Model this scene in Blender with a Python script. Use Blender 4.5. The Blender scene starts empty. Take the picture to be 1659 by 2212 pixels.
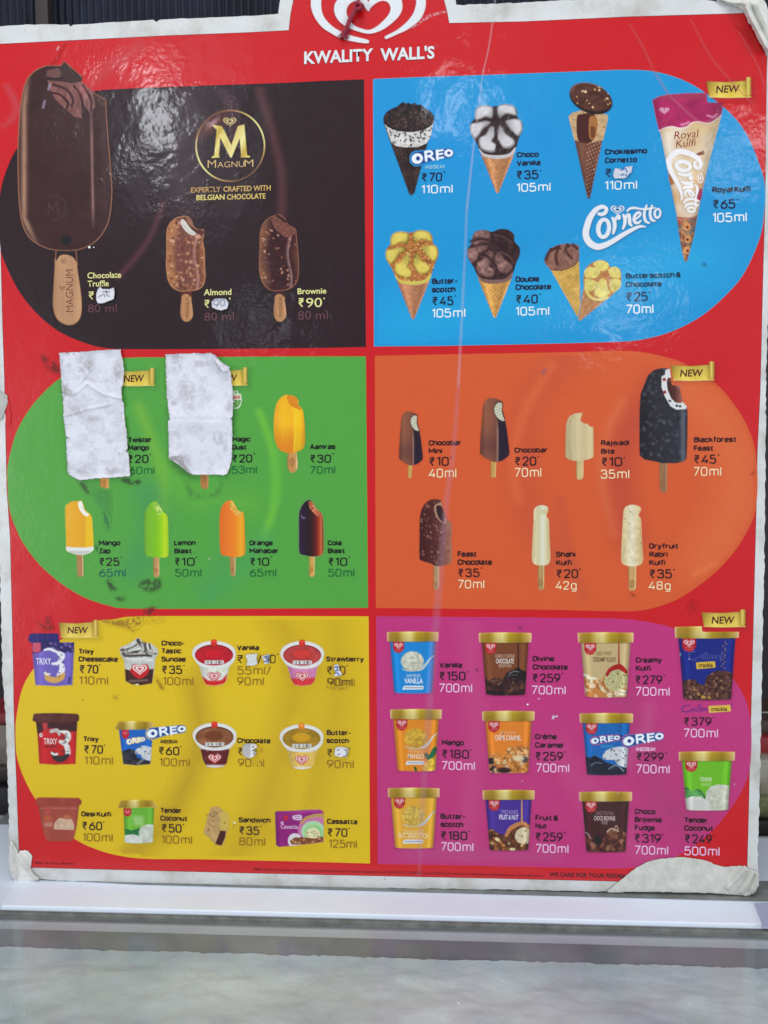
import bpy, math, random
import numpy as np
from mathutils import Matrix, Vector

# ------------------------------------------------------------------ camera, world, lamps
W, H = 1659.0, 2212.0            # size of the picture in which places on the board were measured
FPX = 1671.0                     # focal length in the same units
DIST = 0.62                      # metres from the lens to the board

def nrm(v): return v / np.linalg.norm(v)
_r = nrm(np.array([29530.0, 144.0, 1671.0]))             # board's right in camera space
_u = -nrm(np.array([140.0, -24400.0, -1671.0]))          # board's up in camera space
_u = nrm(_u - _r * np.dot(_u, _r))
_b = np.cross(_u, _r)                                    # into the board
CM = np.array([_r, _b, _u])                              # camera space -> world space
CPOS = np.array([0.0, -DIST, 0.0])
scene = bpy.context.scene
cam = bpy.data.cameras.new('camera')
camo = bpy.data.objects.new('camera', cam)
scene.collection.objects.link(camo)
cam.sensor_fit = 'VERTICAL'; cam.sensor_height = 36.0; cam.sensor_width = 27.0
cam.lens = 36.0 * FPX / H
cam.clip_start = 0.02; cam.clip_end = 60
mw = Matrix([[*CM[i], CPOS[i]] for i in range(3)] + [[0, 0, 0, 1]])
camo.matrix_world = mw
cam.dof.use_dof = True; cam.dof.focus_distance = DIST * 0.998; cam.dof.aperture_fstop = 4.2
scene.camera = camo
scene.view_settings.view_transform = 'Standard'; scene.view_settings.look = 'None'
scene.view_settings.exposure = -0.13; scene.view_settings.gamma = 1.0

def rays(px, py):
    px = np.asarray(px, float); py = np.asarray(py, float)
    d = np.stack([(px - W / 2) / FPX, -(py - H / 2) / FPX, -np.ones_like(px)], -1)
    return d @ CM.T
def onb(px, py, off=0.0):
    """point of the board's face (plane y = 0), raised off metres towards the viewer"""
    d = rays(px, py)
    t = (DIST - np.asarray(off)) / d[..., 1]
    return CPOS + d * t[..., None]
def onz(px, py, z):
    d = rays(px, py); return CPOS + d * (z / d[..., 2])[..., None]
def ony(px, py, y):
    d = rays(px, py); return CPOS + d * ((DIST + y) / d[..., 1])[..., None]

world = bpy.data.worlds.new('World'); scene.world = world; world.use_nodes = True
bg = world.node_tree.nodes['Background']
bg.inputs[0].default_value = (0.80, 0.86, 1.0, 1); bg.inputs[1].default_value = 0.44

def area(name, loc, target, sx, sy, power, col=(1, 1, 1), shape='RECTANGLE'):
    l = bpy.data.lights.new(name, 'AREA'); l.shape = shape; l.size = sx; l.size_y = sy
    l.energy = power; l.color = col
    o = bpy.data.objects.new(name, l); scene.collection.objects.link(o)
    o.location = loc
    o.rotation_euler = (Vector(target) - Vector(loc)).to_track_quat('-Z', 'Y').to_euler()
    return o
def mirror_lamp(name, px, py, dist, size, power, col=(1, 1, 1), sy=None):
    """an unseen lamp, added where its reflection reaches the lens from that place of the board"""
    p = onb(px, py); d = p - CPOS; d = d / np.linalg.norm(d); d[1] = -d[1]
    loc = p + d * dist
    return area(name, tuple(loc), tuple(p), size, sy or size, power, col)
area('overhead_key', (-0.3, -0.95, 1.95), (0, -0.1, -0.3), 1.3, 0.9, 27, (1.0, 0.985, 0.96))  # unseen soft key lamp, added to light board and rim from above
area('side_daylight_fill', (2.5, -1.9, 0.1), (0, 0, -0.15), 1.1, 1.6, 47, (0.92, 0.96, 1.0))
area('side_daylight_fill', (-2.4, -1.9, -0.2), (0, 0, -0.2), 1.1, 1.4, 43, (0.96, 0.98, 1.0))  # unseen fill lamp, added to even out the board's lower part
mirror_lamp('gloss_glow_lamp', 400, 270, 2.2, 0.42, 0.32, (0.80, 0.88, 1.0), 0.50)
mirror_lamp('gloss_lamp', 342, 262, 2.0, 0.08, 1.25, (0.9, 0.94, 1.0), 0.20)
mirror_lamp('gloss_lamp', 1000, 225, 2.2, 0.12, 0.42, (0.95, 0.97, 1.0))  # further unseen lamps, one added for each gloss patch on the board
mirror_lamp('gloss_lamp', 1590, 330, 2.2, 0.12, 0.50, (0.95, 0.97, 1.0))
mirror_lamp('gloss_lamp', 1340, 650, 2.2, 0.14, 0.52, (0.95, 0.97, 1.0))
mirror_lamp('gloss_lamp', 560, 700, 2.2, 0.16, 0.22, (0.8, 0.88, 1.0))

# ------------------------------------------------------------------ measuring frames
K = 3072 / 1659
CR = dict(P=(0, 0, 3072), A1=(0, 0, 1100), A2=(1000, 0, 1100), A3=(2000, 0, 1072), A4=(0, 700, 800), A5=(600, 350, 900),
          B1=(1480, 260, 800), B2=(2200, 260, 872), B3=(1480, 800, 800), B4=(2120, 780, 952),
          C1=(0, 1380, 760), C2=(640, 1380, 840), C3=(0, 1940, 760), C4=(740, 1940, 760),
          D1=(1480, 1380, 800), D2=(2200, 1380, 872), D3=(1480, 1940, 800), D4=(2200, 1940, 872),
          E1=(40, 2440, 760), E2=(740, 2440, 760), E3=(40, 2960, 760), E4=(740, 2960, 760),
          F1=(1500, 2440, 800), F2=(2260, 2400, 812), F3=(1500, 2960, 800), F4=(2260, 2960, 812),
          G1=(0, 3300, 1000), G2=(1000, 3300, 1000), G3=(2000, 3300, 1072),
          H1=(1150, 0, 700), H2=(0, 2800, 600.3), H3=(2872, 2500, 899.2), H4=(2800, 0, 272), H6=(2300, 780, 400))
def kk(c): return CR[c][2] / 1659 / K
def cd(c, x, y):
    x0, y0, w = CR[c]; k = w / 1659
    return (x0 + np.asarray(x, float) * k) / K, (y0 + np.asarray(y, float) * k) / K
def slope_at(y): return (y - 1250.0) / 28500.0

def lin(c):
    c = np.asarray(c, float) / 255.0
    return np.where(c <= 0.04045, c / 12.92, ((c + 0.055) / 1.055) ** 2.4)
GAIN, VEIL = 0.95, 0.019
def albedo(c):
    return np.clip(lin(c) * GAIN - VEIL, 0.003, 0.84)

# ------------------------------------------------------------------ materials
def mat_new(name):
    m = bpy.data.materials.new(name); m.use_nodes = True
    nt = m.node_tree; nt.nodes.clear()
    return m, nt
def N(nt, t, **kw):
    n = nt.nodes.new(t)
    for k, v in kw.items():
        if k in n.inputs: n.inputs[k].default_value = v
        else: setattr(n, k, v)
    return n
def L(nt, a, b): nt.links.new(a, b)
def out_of(nt, sh):
    o = N(nt, 'ShaderNodeOutputMaterial'); L(nt, sh, o.inputs[0])
def wpos(nt): return N(nt, 'ShaderNodeNewGeometry').outputs['Position']
def noise(nt, scale, detail=2.0, rough=0.5, vec=None):
    n = N(nt, 'ShaderNodeTexNoise', Scale=scale, Detail=detail, Roughness=rough)
    L(nt, vec if vec is not None else wpos(nt), n.inputs['Vector']); return n
def bump_chain(nt, specs):
    prev = None
    for (scale, detail, dist, strength) in specs:
        n = noise(nt, scale, detail)
        b = N(nt, 'ShaderNodeBump', Strength=strength, Distance=dist)
        L(nt, n.outputs['Fac'], b.inputs['Height'])
        if prev: L(nt, prev.outputs[0], b.inputs['Normal'])
        prev = b
    return prev
def laminate(name, rough=0.30, coat=0.0):
    """ink under a creased glossy laminate; colour and cover come from the mesh"""
    m, nt = mat_new(name)
    a = N(nt, 'ShaderNodeAttribute', attribute_name='Col')
    g = noise(nt, 1500, 1.0)
    mr = N(nt, 'ShaderNodeMapRange'); mr.inputs[1].default_value = 0.25; mr.inputs[2].default_value = 0.75
    mr.inputs[3].default_value = 0.93; mr.inputs[4].default_value = 1.07
    L(nt, g.outputs['Fac'], mr.inputs[0])
    mx = N(nt, 'ShaderNodeVectorMath', operation='SCALE')
    L(nt, a.outputs['Color'], mx.inputs[0]); L(nt, mr.outputs[0], mx.inputs['Scale'])
    p = N(nt, 'ShaderNodeBsdfPrincipled')
    p.inputs['Roughness'].default_value = rough
    p.inputs['Specular IOR Level'].default_value = 0.35 if coat else 0.3
    p.inputs['Coat Weight'].default_value = coat; p.inputs['Coat Roughness'].default_value = 0.075
    L(nt, mx.outputs[0], p.inputs['Base Color']); L(nt, a.outputs['Alpha'], p.inputs['Alpha'])
    b0 = bump_chain(nt, [(14, 2.0, 0.0012, 1.0), (80, 2.0, 0.00022, 0.9)])
    fn = noise(nt, 300, 4.0); lo = noise(nt, 24, 3.0, .6)
    mk_ = N(nt, 'ShaderNodeMapRange', interpolation_type='SMOOTHSTEP'); mk_.inputs[1].default_value = .44; mk_.inputs[2].default_value = .60; mk_.inputs[3].default_value = .12
    L(nt, lo.outputs['Fac'], mk_.inputs[0])
    ml = N(nt, 'ShaderNodeMath', operation='MULTIPLY'); L(nt, fn.outputs['Fac'], ml.inputs[0]); L(nt, mk_.outputs[0], ml.inputs[1])
    b = N(nt, 'ShaderNodeBump', Strength=1.0, Distance=.00017); L(nt, ml.outputs[0], b.inputs['Height']); L(nt, b0.outputs[0], b.inputs['Normal'])
    L(nt, b.outputs[0], p.inputs['Normal'])
    if coat: L(nt, b.outputs[0], p.inputs['Coat Normal'])
    out_of(nt, p.outputs[0]); return m
def simple(name, col, rough=0.5, metal=0.0, bump=None, var=0.0, vs=20.0, spec=0.5, col2=None):
    m, nt = mat_new(name)
    p = N(nt, 'ShaderNodeBsdfPrincipled', Roughness=rough, Metallic=metal)
    p.inputs['Specular IOR Level'].default_value = spec
    if var or col2:
        n = noise(nt, vs, 5.0, 0.6)
        r = N(nt, 'ShaderNodeValToRGB')
        r.color_ramp.elements[0].position = 0.35; r.color_ramp.elements[1].position = 0.68
        c2 = col2 if col2 else [c * (1 - var) for c in col]
        r.color_ramp.elements[0].color = (*c2, 1); r.color_ramp.elements[1].color = (*col, 1)
        L(nt, n.outputs['Fac'], r.inputs[0]); L(nt, r.outputs[0], p.inputs['Base Color'])
    else:
        p.inputs['Base Color'].default_value = (*col, 1)
    if bump:
        b = bump_chain(nt, bump); L(nt, b.outputs[0], p.inputs['Normal'])
    out_of(nt, p.outputs[0]); return m
M_PRINT = laminate('printed_laminate', 0.30, coat=0.55)
M_PAPER = laminate('paper_colour', 0.75)
def white_print():
    m, nt = mat_new('white_board_edge')
    p = N(nt, 'ShaderNodeBsdfPrincipled', Roughness=0.34)
    n = noise(nt, 26, 6.0, 0.65); r = N(nt, 'ShaderNodeValToRGB')
    e = r.color_ramp.elements
    e[0].position = 0.30; e[0].color = (0.42, 0.40, 0.35, 1); e[1].position = 0.52; e[1].color = (0.60, 0.61, 0.60, 1)
    x = e.new(0.75); x.color = (0.66, 0.67, 0.67, 1)
    L(nt, n.outputs['Fac'], r.inputs[0])
    n2 = noise(nt, 260, 3.0, 0.6); r2 = N(nt, 'ShaderNodeValToRGB')
    r2.color_ramp.elements[0].position = 0.24; r2.color_ramp.elements[0].color = (0.5, 0.47, 0.42, 1)
    r2.color_ramp.elements[1].position = 0.34; r2.color_ramp.elements[1].color = (1, 1, 1, 1)
    L(nt, n2.outputs['Fac'], r2.inputs[0])
    mx = N(nt, 'ShaderNodeVectorMath', operation='MULTIPLY')
    L(nt, r.outputs[0], mx.inputs[0]); L(nt, r2.outputs[0], mx.inputs[1]); L(nt, mx.outputs[0], p.inputs['Base Color'])
    b = bump_chain(nt, [(14, 2.0, 0.0022, 1.0), (60, 3.0, 0.0005, 0.9), (330, 3.0, 0.0002, 1.0)])
    L(nt, b.outputs[0], p.inputs['Normal']); out_of(nt, p.outputs[0]); return m
M_EDGE = white_print()

# ------------------------------------------------------------------ object helpers
def link(o, parent=None, label=None, cat=None, group=None, kind=None):
    scene.collection.objects.link(o)
    if parent is not None:
        o.parent = parent
        if parent.type == 'EMPTY': o.matrix_parent_inverse = Matrix.Translation(-Vector(parent.location))
    if label: o['label'] = label
    if cat: o['category'] = cat
    if group: o['group'] = group
    if kind: o['kind'] = kind
    return o
def empty(name, loc=(0, 0, 0), **kw):
    o = bpy.data.objects.new(name, None); o.location = loc; o.empty_display_size = 0.05
    return link(o, **kw)
def mesh_obj(name, v, f, mat, cols=None, parent=None, smooth=False, **kw):
    me = bpy.data.meshes.new(name)
    v = np.asarray(v, np.float32)
    if isinstance(f, np.ndarray):
        n = len(f); k = f.shape[1]
        me.vertices.add(len(v)); me.vertices.foreach_set('co', v.ravel())
        me.loops.add(n * k); me.loops.foreach_set('vertex_index', f.astype(np.int32).ravel())
        me.polygons.add(n); me.polygons.foreach_set('loop_start', np.arange(n, dtype=np.int32) * k)
        me.update(calc_edges=True)
    else:
        me.from_pydata([tuple(map(float, p)) for p in v], [], [tuple(int(i) for i in q) for q in f]); me.update()
    if cols is not None:
        at = me.color_attributes.new('Col', 'FLOAT_COLOR', 'POINT')
        at.data.foreach_set('color', np.asarray(cols, np.float32).ravel())
    if smooth: me.polygons.foreach_set('use_smooth', np.ones(len(me.polygons), bool))
    me.materials.append(mat)
    o = bpy.data.objects.new(name, me)
    return link(o, parent, **kw)
def box(name, x0, x1, y0, y1, z0, z1, mat, parent=None, bevel=0.0, **kw):
    v = [(x, y, z) for x in (x0, x1) for y in (y0, y1) for z in (z0, z1)]
    f = [(0, 1, 3, 2), (4, 6, 7, 5), (0, 4, 5, 1), (2, 3, 7, 6), (0, 2, 6, 4), (1, 5, 7, 3)]
    o = mesh_obj(name, v, f, mat, parent=parent, **kw)
    if bevel:
        b = o.modifiers.new('bevel', 'BEVEL'); b.width = bevel; b.segments = 3
        o.data.polygons.foreach_set('use_smooth', np.ones(6, bool))
    return o
def catmull(pts, n=6, closed=True):
    p = np.asarray(pts, float); m = len(p); out = []
    rng = range(m) if closed else range(m - 1)
    for i in rng:
        if closed: a, b, c, d = p[(i - 1) % m], p[i], p[(i + 1) % m], p[(i + 2) % m]
        else: a, b, c, d = p[max(i - 1, 0)], p[i], p[i + 1], p[min(i + 2, m - 1)]
        for j in range(n):
            t = j / n
            out.append(0.5 * ((2 * b) + (c - a) * t + (2 * a - 5 * b + 4 * c - d) * t * t + (3 * b - a - 3 * c + d) * t ** 3))
    if not closed: out.append(p[-1])
    return np.array(out)

# ------------------------------------------------------------------ inks: raster-like meshes of a printed picture
def sd_poly(X, Y, P):
    d = np.full(X.shape, 1e18); ins = np.zeros(X.shape, bool)
    Q = np.roll(P, -1, 0)
    for (ax, ay), (bx, by) in zip(P, Q):
        ex, ey = bx - ax, by - ay
        t = np.clip(((X - ax) * ex + (Y - ay) * ey) / (ex * ex + ey * ey + 1e-9), 0, 1)
        dx, dy = X - ax - t * ex, Y - ay - t * ey
        np.minimum(d, dx * dx + dy * dy, out=d)
        c = (ay > Y) != (by > Y)
        if abs(ey) > 1e-9: ins ^= c & (X < (Y - ay) * ex / ey + ax)
    d = np.sqrt(d); return np.where(ins, -d, d)
def lattice(X, Y, seed):
    xi = np.floor(X).astype(int); yi = np.floor(Y).astype(int)
    fx = X - xi; fy = Y - yi
    fx = fx * fx * (3 - 2 * fx); fy = fy * fy * (3 - 2 * fy)
    T = np.random.RandomState(seed).rand(64, 64)
    g = lambda a, b: T[a % 64, b % 64]
    return (g(xi, yi) * (1 - fx) + g(xi + 1, yi) * fx) * (1 - fy) + (g(xi, yi + 1) * (1 - fx) + g(xi + 1, yi + 1) * fx) * fy
def ramp(t, stops):
    xs = [s[0] for s in stops]
    return np.stack([np.interp(t, xs, [s[1][i] for s in stops]) for i in range(3)], -1)

UNDER = []      # sheets of ink already on the board, lowest first: (outline, colour)
SWIRLS = []
def under(x, y):
    """colour of the ink that lies there already"""
    c = np.tile(albedo(WHITE), (len(x), 1))
    for pts, col in UNDER:
        p = np.asarray(pts, float); lo = p.min(0); hi = p.max(0)
        k = (x > lo[0]) & (x < hi[0]) & (y > lo[1]) & (y < hi[1])
        if k.any():
            i = np.where(k)[0]; ins = np.clip(0.5 - sd_poly(x[i], y[i], p) / 1.4, 0, 1)[:, None]
            c[i] = c[i] * (1 - ins) + albedo(col) * ins
    for q in SWIRLS:
        X = q.X[0]; Y = q.Y[:, 0]
        fx = (x - X[0]) / (X[1] - X[0]); fy = (y - Y[0]) / (Y[1] - Y[0])
        i = np.clip(fx.astype(int), 0, len(X) - 2); j = np.clip(fy.astype(int), 0, len(Y) - 2)
        ok = (fx >= 0) & (fy >= 0) & (fx <= len(X) - 1) & (fy <= len(Y) - 1)
        u = np.clip(fx - i, 0, 1)[:, None]; v = np.clip(fy - j, 0, 1)[:, None]
        pm = np.concatenate([albedo(q.rgb) * q.a[..., None], q.a[..., None]], -1)
        s = (pm[j, i] * (1 - u) + pm[j, i + 1] * u) * (1 - v) + (pm[j + 1, i] * (1 - u) + pm[j + 1, i + 1] * u) * v
        s = s * ok[:, None]
        c = c * (1 - s[:, 3:4]) + s[:, :3]
    return c
WHITE = (224, 228, 230)

class Pic:
    def __init__(s, c, x0, y0, x1, y1, step=1.15, ref=None):
        s.c = c; s.k = kk(c)
        nx = max(3, int((x1 - x0) * s.k / step) + 1); ny = max(3, int((y1 - y0) * s.k / step) + 1)
        s.X, s.Y = np.meshgrid(np.linspace(x0, x1, nx), np.linspace(y0, y1, ny))
        s.rgb = np.zeros(s.X.shape + (3,)); s.a = np.zeros(s.X.shape)
        s.box = (x0, y0, x1, y1); s.ref = ref; s.dst = (x0, y0, x1, y1)
        s.h = np.zeros(s.X.shape); s.extra = []
    def U(s): return (s.X - s.dst[0]) / (s.dst[2] - s.dst[0])
    def V(s): return (s.Y - s.dst[1]) / (s.dst[3] - s.dst[1])
    def R(s, pts):
        p = np.asarray(pts, float); r, d = s.ref, s.dst; q = p.copy()
        q[..., 0] = (p[..., 0] - r[0]) / (r[2] - r[0]) * (d[2] - d[0]) + d[0]
        q[..., 1] = (p[..., 1] - r[1]) / (r[3] - r[1]) * (d[3] - d[1]) + d[1]
        return q
    def over(s, m, col):
        col = np.asarray(col, float)
        na = m + s.a * (1 - m)
        w = np.where(na > 1e-6, m / np.maximum(na, 1e-6), 0)[..., None]
        s.rgb = s.rgb * (1 - w) + col * w; s.a = na
        return m
    def mk(s, sd, soft): return np.clip(0.5 - sd * s.k / soft, 0, 1)
    def poly(s, pts, col=None, soft=1.2, a=1.0, smooth=False, clip=None):
        P = np.asarray(pts, float)
        if smooth: P = catmull(P, 5)
        mar = soft / s.k + 2
        x0, y0 = P.min(0) - mar; x1, y1 = P.max(0) + mar
        xs = s.X[0]; ys = s.Y[:, 0]
        i0, i1 = np.searchsorted(xs, [x0, x1]); j0, j1 = np.searchsorted(ys, [y0, y1])
        m = np.zeros(s.X.shape)
        if i1 > i0 and j1 > j0:
            m[j0:j1, i0:i1] = s.mk(sd_poly(s.X[j0:j1, i0:i1], s.Y[j0:j1, i0:i1], P), soft)
        m = m * a
        if clip is not None: m = m * clip
        if col is not None: s.over(m, col)
        return m
    def ell(s, cx, cy, rx, ry, col=None, rot=0.0, soft=1.2, a=1.0, clip=None):
        c_, s_ = math.cos(rot), math.sin(rot)
        x = (s.X - cx) * c_ + (s.Y - cy) * s_; y = -(s.X - cx) * s_ + (s.Y - cy) * c_
        q = np.sqrt((x / rx) ** 2 + (y / ry) ** 2)
        m = s.mk((q - 1) * min(rx, ry), soft) * a
        if clip is not None: m = m * clip
        if col is not None: s.over(m, col)
        return m
    def stroke(s, pts, w, col=None, smooth=True, soft=1.2, a=1.0, clip=None, n=6):
        P = np.asarray(pts, float)
        w = np.full(len(P), w, float) if np.isscalar(w) else np.asarray(w, float)
        if smooth and len(P) > 2:
            q = catmull(np.column_stack([P, w]), n, closed=False); P, w = q[:, :2], q[:, 2]
        mar = max(w) + soft / s.k + 2
        x0, y0 = P.min(0) - mar; x1, y1 = P.max(0) + mar
        xs = s.X[0]; ys = s.Y[:, 0]
        i0, i1 = np.searchsorted(xs, [x0, x1]); j0, j1 = np.searchsorted(ys, [y0, y1])
        m = np.zeros(s.X.shape)
        if i1 > i0 and j1 > j0:
            X = s.X[j0:j1, i0:i1]; Y = s.Y[j0:j1, i0:i1]; d = np.full(X.shape, 1e9)
            for i in range(len(P) - 1):
                ax, ay = P[i]; ex, ey = P[i + 1] - P[i]
                t = np.clip(((X - ax) * ex + (Y - ay) * ey) / (ex * ex + ey * ey + 1e-9), 0, 1)
                np.minimum(d, np.hypot(X - ax - t * ex, Y - ay - t * ey) - (w[i] + t * (w[i + 1] - w[i])) / 1, out=d)
            m[j0:j1, i0:i1] = s.mk(d, soft)
        m = m * a
        if clip is not None: m = m * clip
        if col is not None: s.over(m, col)
        return m
    def nz(s, sc, seed=1, sy=None, oct=3):
        r = 0; amp = 1; tot = 0; sy = sy or sc
        for i in range(oct):
            r = r + amp * lattice(s.X / sc * 2 ** i + 17.3 * i, s.Y / sy * 2 ** i + 5.1 * i, seed + i); tot += amp; amp *= 0.55
        return r / tot
    def shade(s, f, clip=None):
        f = f if clip is None else 1 + (f - 1) * clip
        s.rgb = np.clip(s.rgb * f[..., None], 0, 255)
    def tint(s, col, m): s.rgb = s.rgb * (1 - m[..., None]) + np.asarray(col, float) * m[..., None]
    def dots(s, n, seed, r, cols, clip, asp=0.7, soft=1.2, a=1.0, box=None):
        rg = random.Random(seed); b = box or s.box; k = 0; t = 0
        while k < n and t < n * 30:
            t += 1
            x = rg.uniform(b[0], b[2]); y = rg.uniform(b[1], b[3])
            i = np.searchsorted(s.X[0], x); j = np.searchsorted(s.Y[:, 0], y)
            if i >= s.X.shape[1] or j >= s.X.shape[0] or clip[j, i] < 0.6: continue
            rr = rg.uniform(0.6, 1.3) * r; an = rg.uniform(0, 3.14)
            pts = [(x + rr * math.cos(q) * math.cos(an) - rr * asp * math.sin(q) * math.sin(an),
                    y + rr * math.cos(q) * math.sin(an) + rr * asp * math.sin(q) * math.cos(an)) for q in np.linspace(0, 5.5, 8)]
            s.poly(pts, rg.choice(cols), soft, a, clip=clip); k += 1
    def piece(s, layer, thr=0.03, see=False, ucol=None):
        x, y = cd(s.c, s.X, s.Y)
        co = onb(x, y, layer + s.h)
        ny, nx = s.X.shape
        idx = np.arange(nx * ny).reshape(ny, nx)
        q = np.stack([idx[:-1, :-1], idx[1:, :-1], idx[1:, 1:], idx[:-1, 1:]], -1).reshape(-1, 4)
        am = s.a.ravel()
        keep = am[q].max(1) > thr
        q = q[keep]
        used = np.unique(q); rm = np.full(nx * ny, -1); rm[used] = np.arange(len(used))
        al = np.clip(s.a, 0, 1).ravel()[used]
        # carry colour into the see-through rim
        col = albedo(s.rgb).reshape(-1, 3)[used]
        if not see:
            un = under(x.ravel()[used], y.ravel()[used]) if ucol is None else albedo(ucol)[None]
            col = un * (1 - al[:, None]) + col * al[:, None]; al = np.ones(len(al))
        return co.reshape(-1, 3)[used], rm[q], np.column_stack([col, al])

# ------------------------------------------------------------------ lettering
_txt = {}
def glyphs(sx, weight):
    key = (sx, weight)
    if key not in _txt:
        c = bpy.data.curves.new('lettering', 'FONT'); c.body = sx; c.offset = weight; c.resolution_u = 3
        o = bpy.data.objects.new('lettering', c); scene.collection.objects.link(o)
        dg = bpy.context.evaluated_depsgraph_get(); dg.update()
        e = o.evaluated_get(dg); me = e.to_mesh(); me.calc_loop_triangles()
        v = np.array([p.co[:2] for p in me.vertices]); t = np.array([q.vertices for q in me.loop_triangles])
        e.to_mesh_clear(); bpy.data.objects.remove(o); bpy.data.curves.remove(c)
        _txt[key] = (v, t)
    return _txt[key]
def text2d(c, sx, x0, base, x1, cap, weight=0.0, rot=None, skew=0.0, capu=0.7):
    v, t = glyphs(sx, weight)
    v = v.copy(); lo = v[:, 0].min(); hi = v[:, 0].max()
    u = (v[:, 0] - lo) * (x1 - x0) / (hi - lo); w = v[:, 1] * cap / capu
    u = u + w * skew
    if rot is None:
        xx, yy = cd(c, x0, base); sl = slope_at(float(yy))
        X = x0 + u; Y = base - w + sl * u
    else:
        X = x0 + u * math.cos(rot) + w * math.sin(rot); Y = base + u * math.sin(rot) - w * math.cos(rot)
    return X, Y, t
def T(c, sx, x0, base, x1, cap, col, weight=0.0, layer=0.00036, alpha=1.0, **kw):
    X, Y, t = text2d(c, sx, x0, base, x1, cap, weight, **kw)
    x, y = cd(c, X, Y)
    co = onb(x, y, layer)
    rgba = np.tile(np.append(albedo(col), alpha), (len(co), 1))
    return co, t, rgba
def disc(c, x, y, r, col, layer=0.00036):
    a = np.linspace(0, 2 * math.pi, 13)[:-1]
    px, py = cd(c, x + r * np.cos(a), y + r * np.sin(a))
    co = onb(px, py, layer); f = np.array([(0, i, i + 1) for i in range(1, 11)])
    return co, f, np.tile(np.append(albedo(col), 1), (12, 1))
def flatpoly(pts, col, layer):
    p = np.asarray(pts, float); return onb(p[:, 0], p[:, 1], layer), np.tile(np.append(albedo(col), 1), (len(p), 1))
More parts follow.
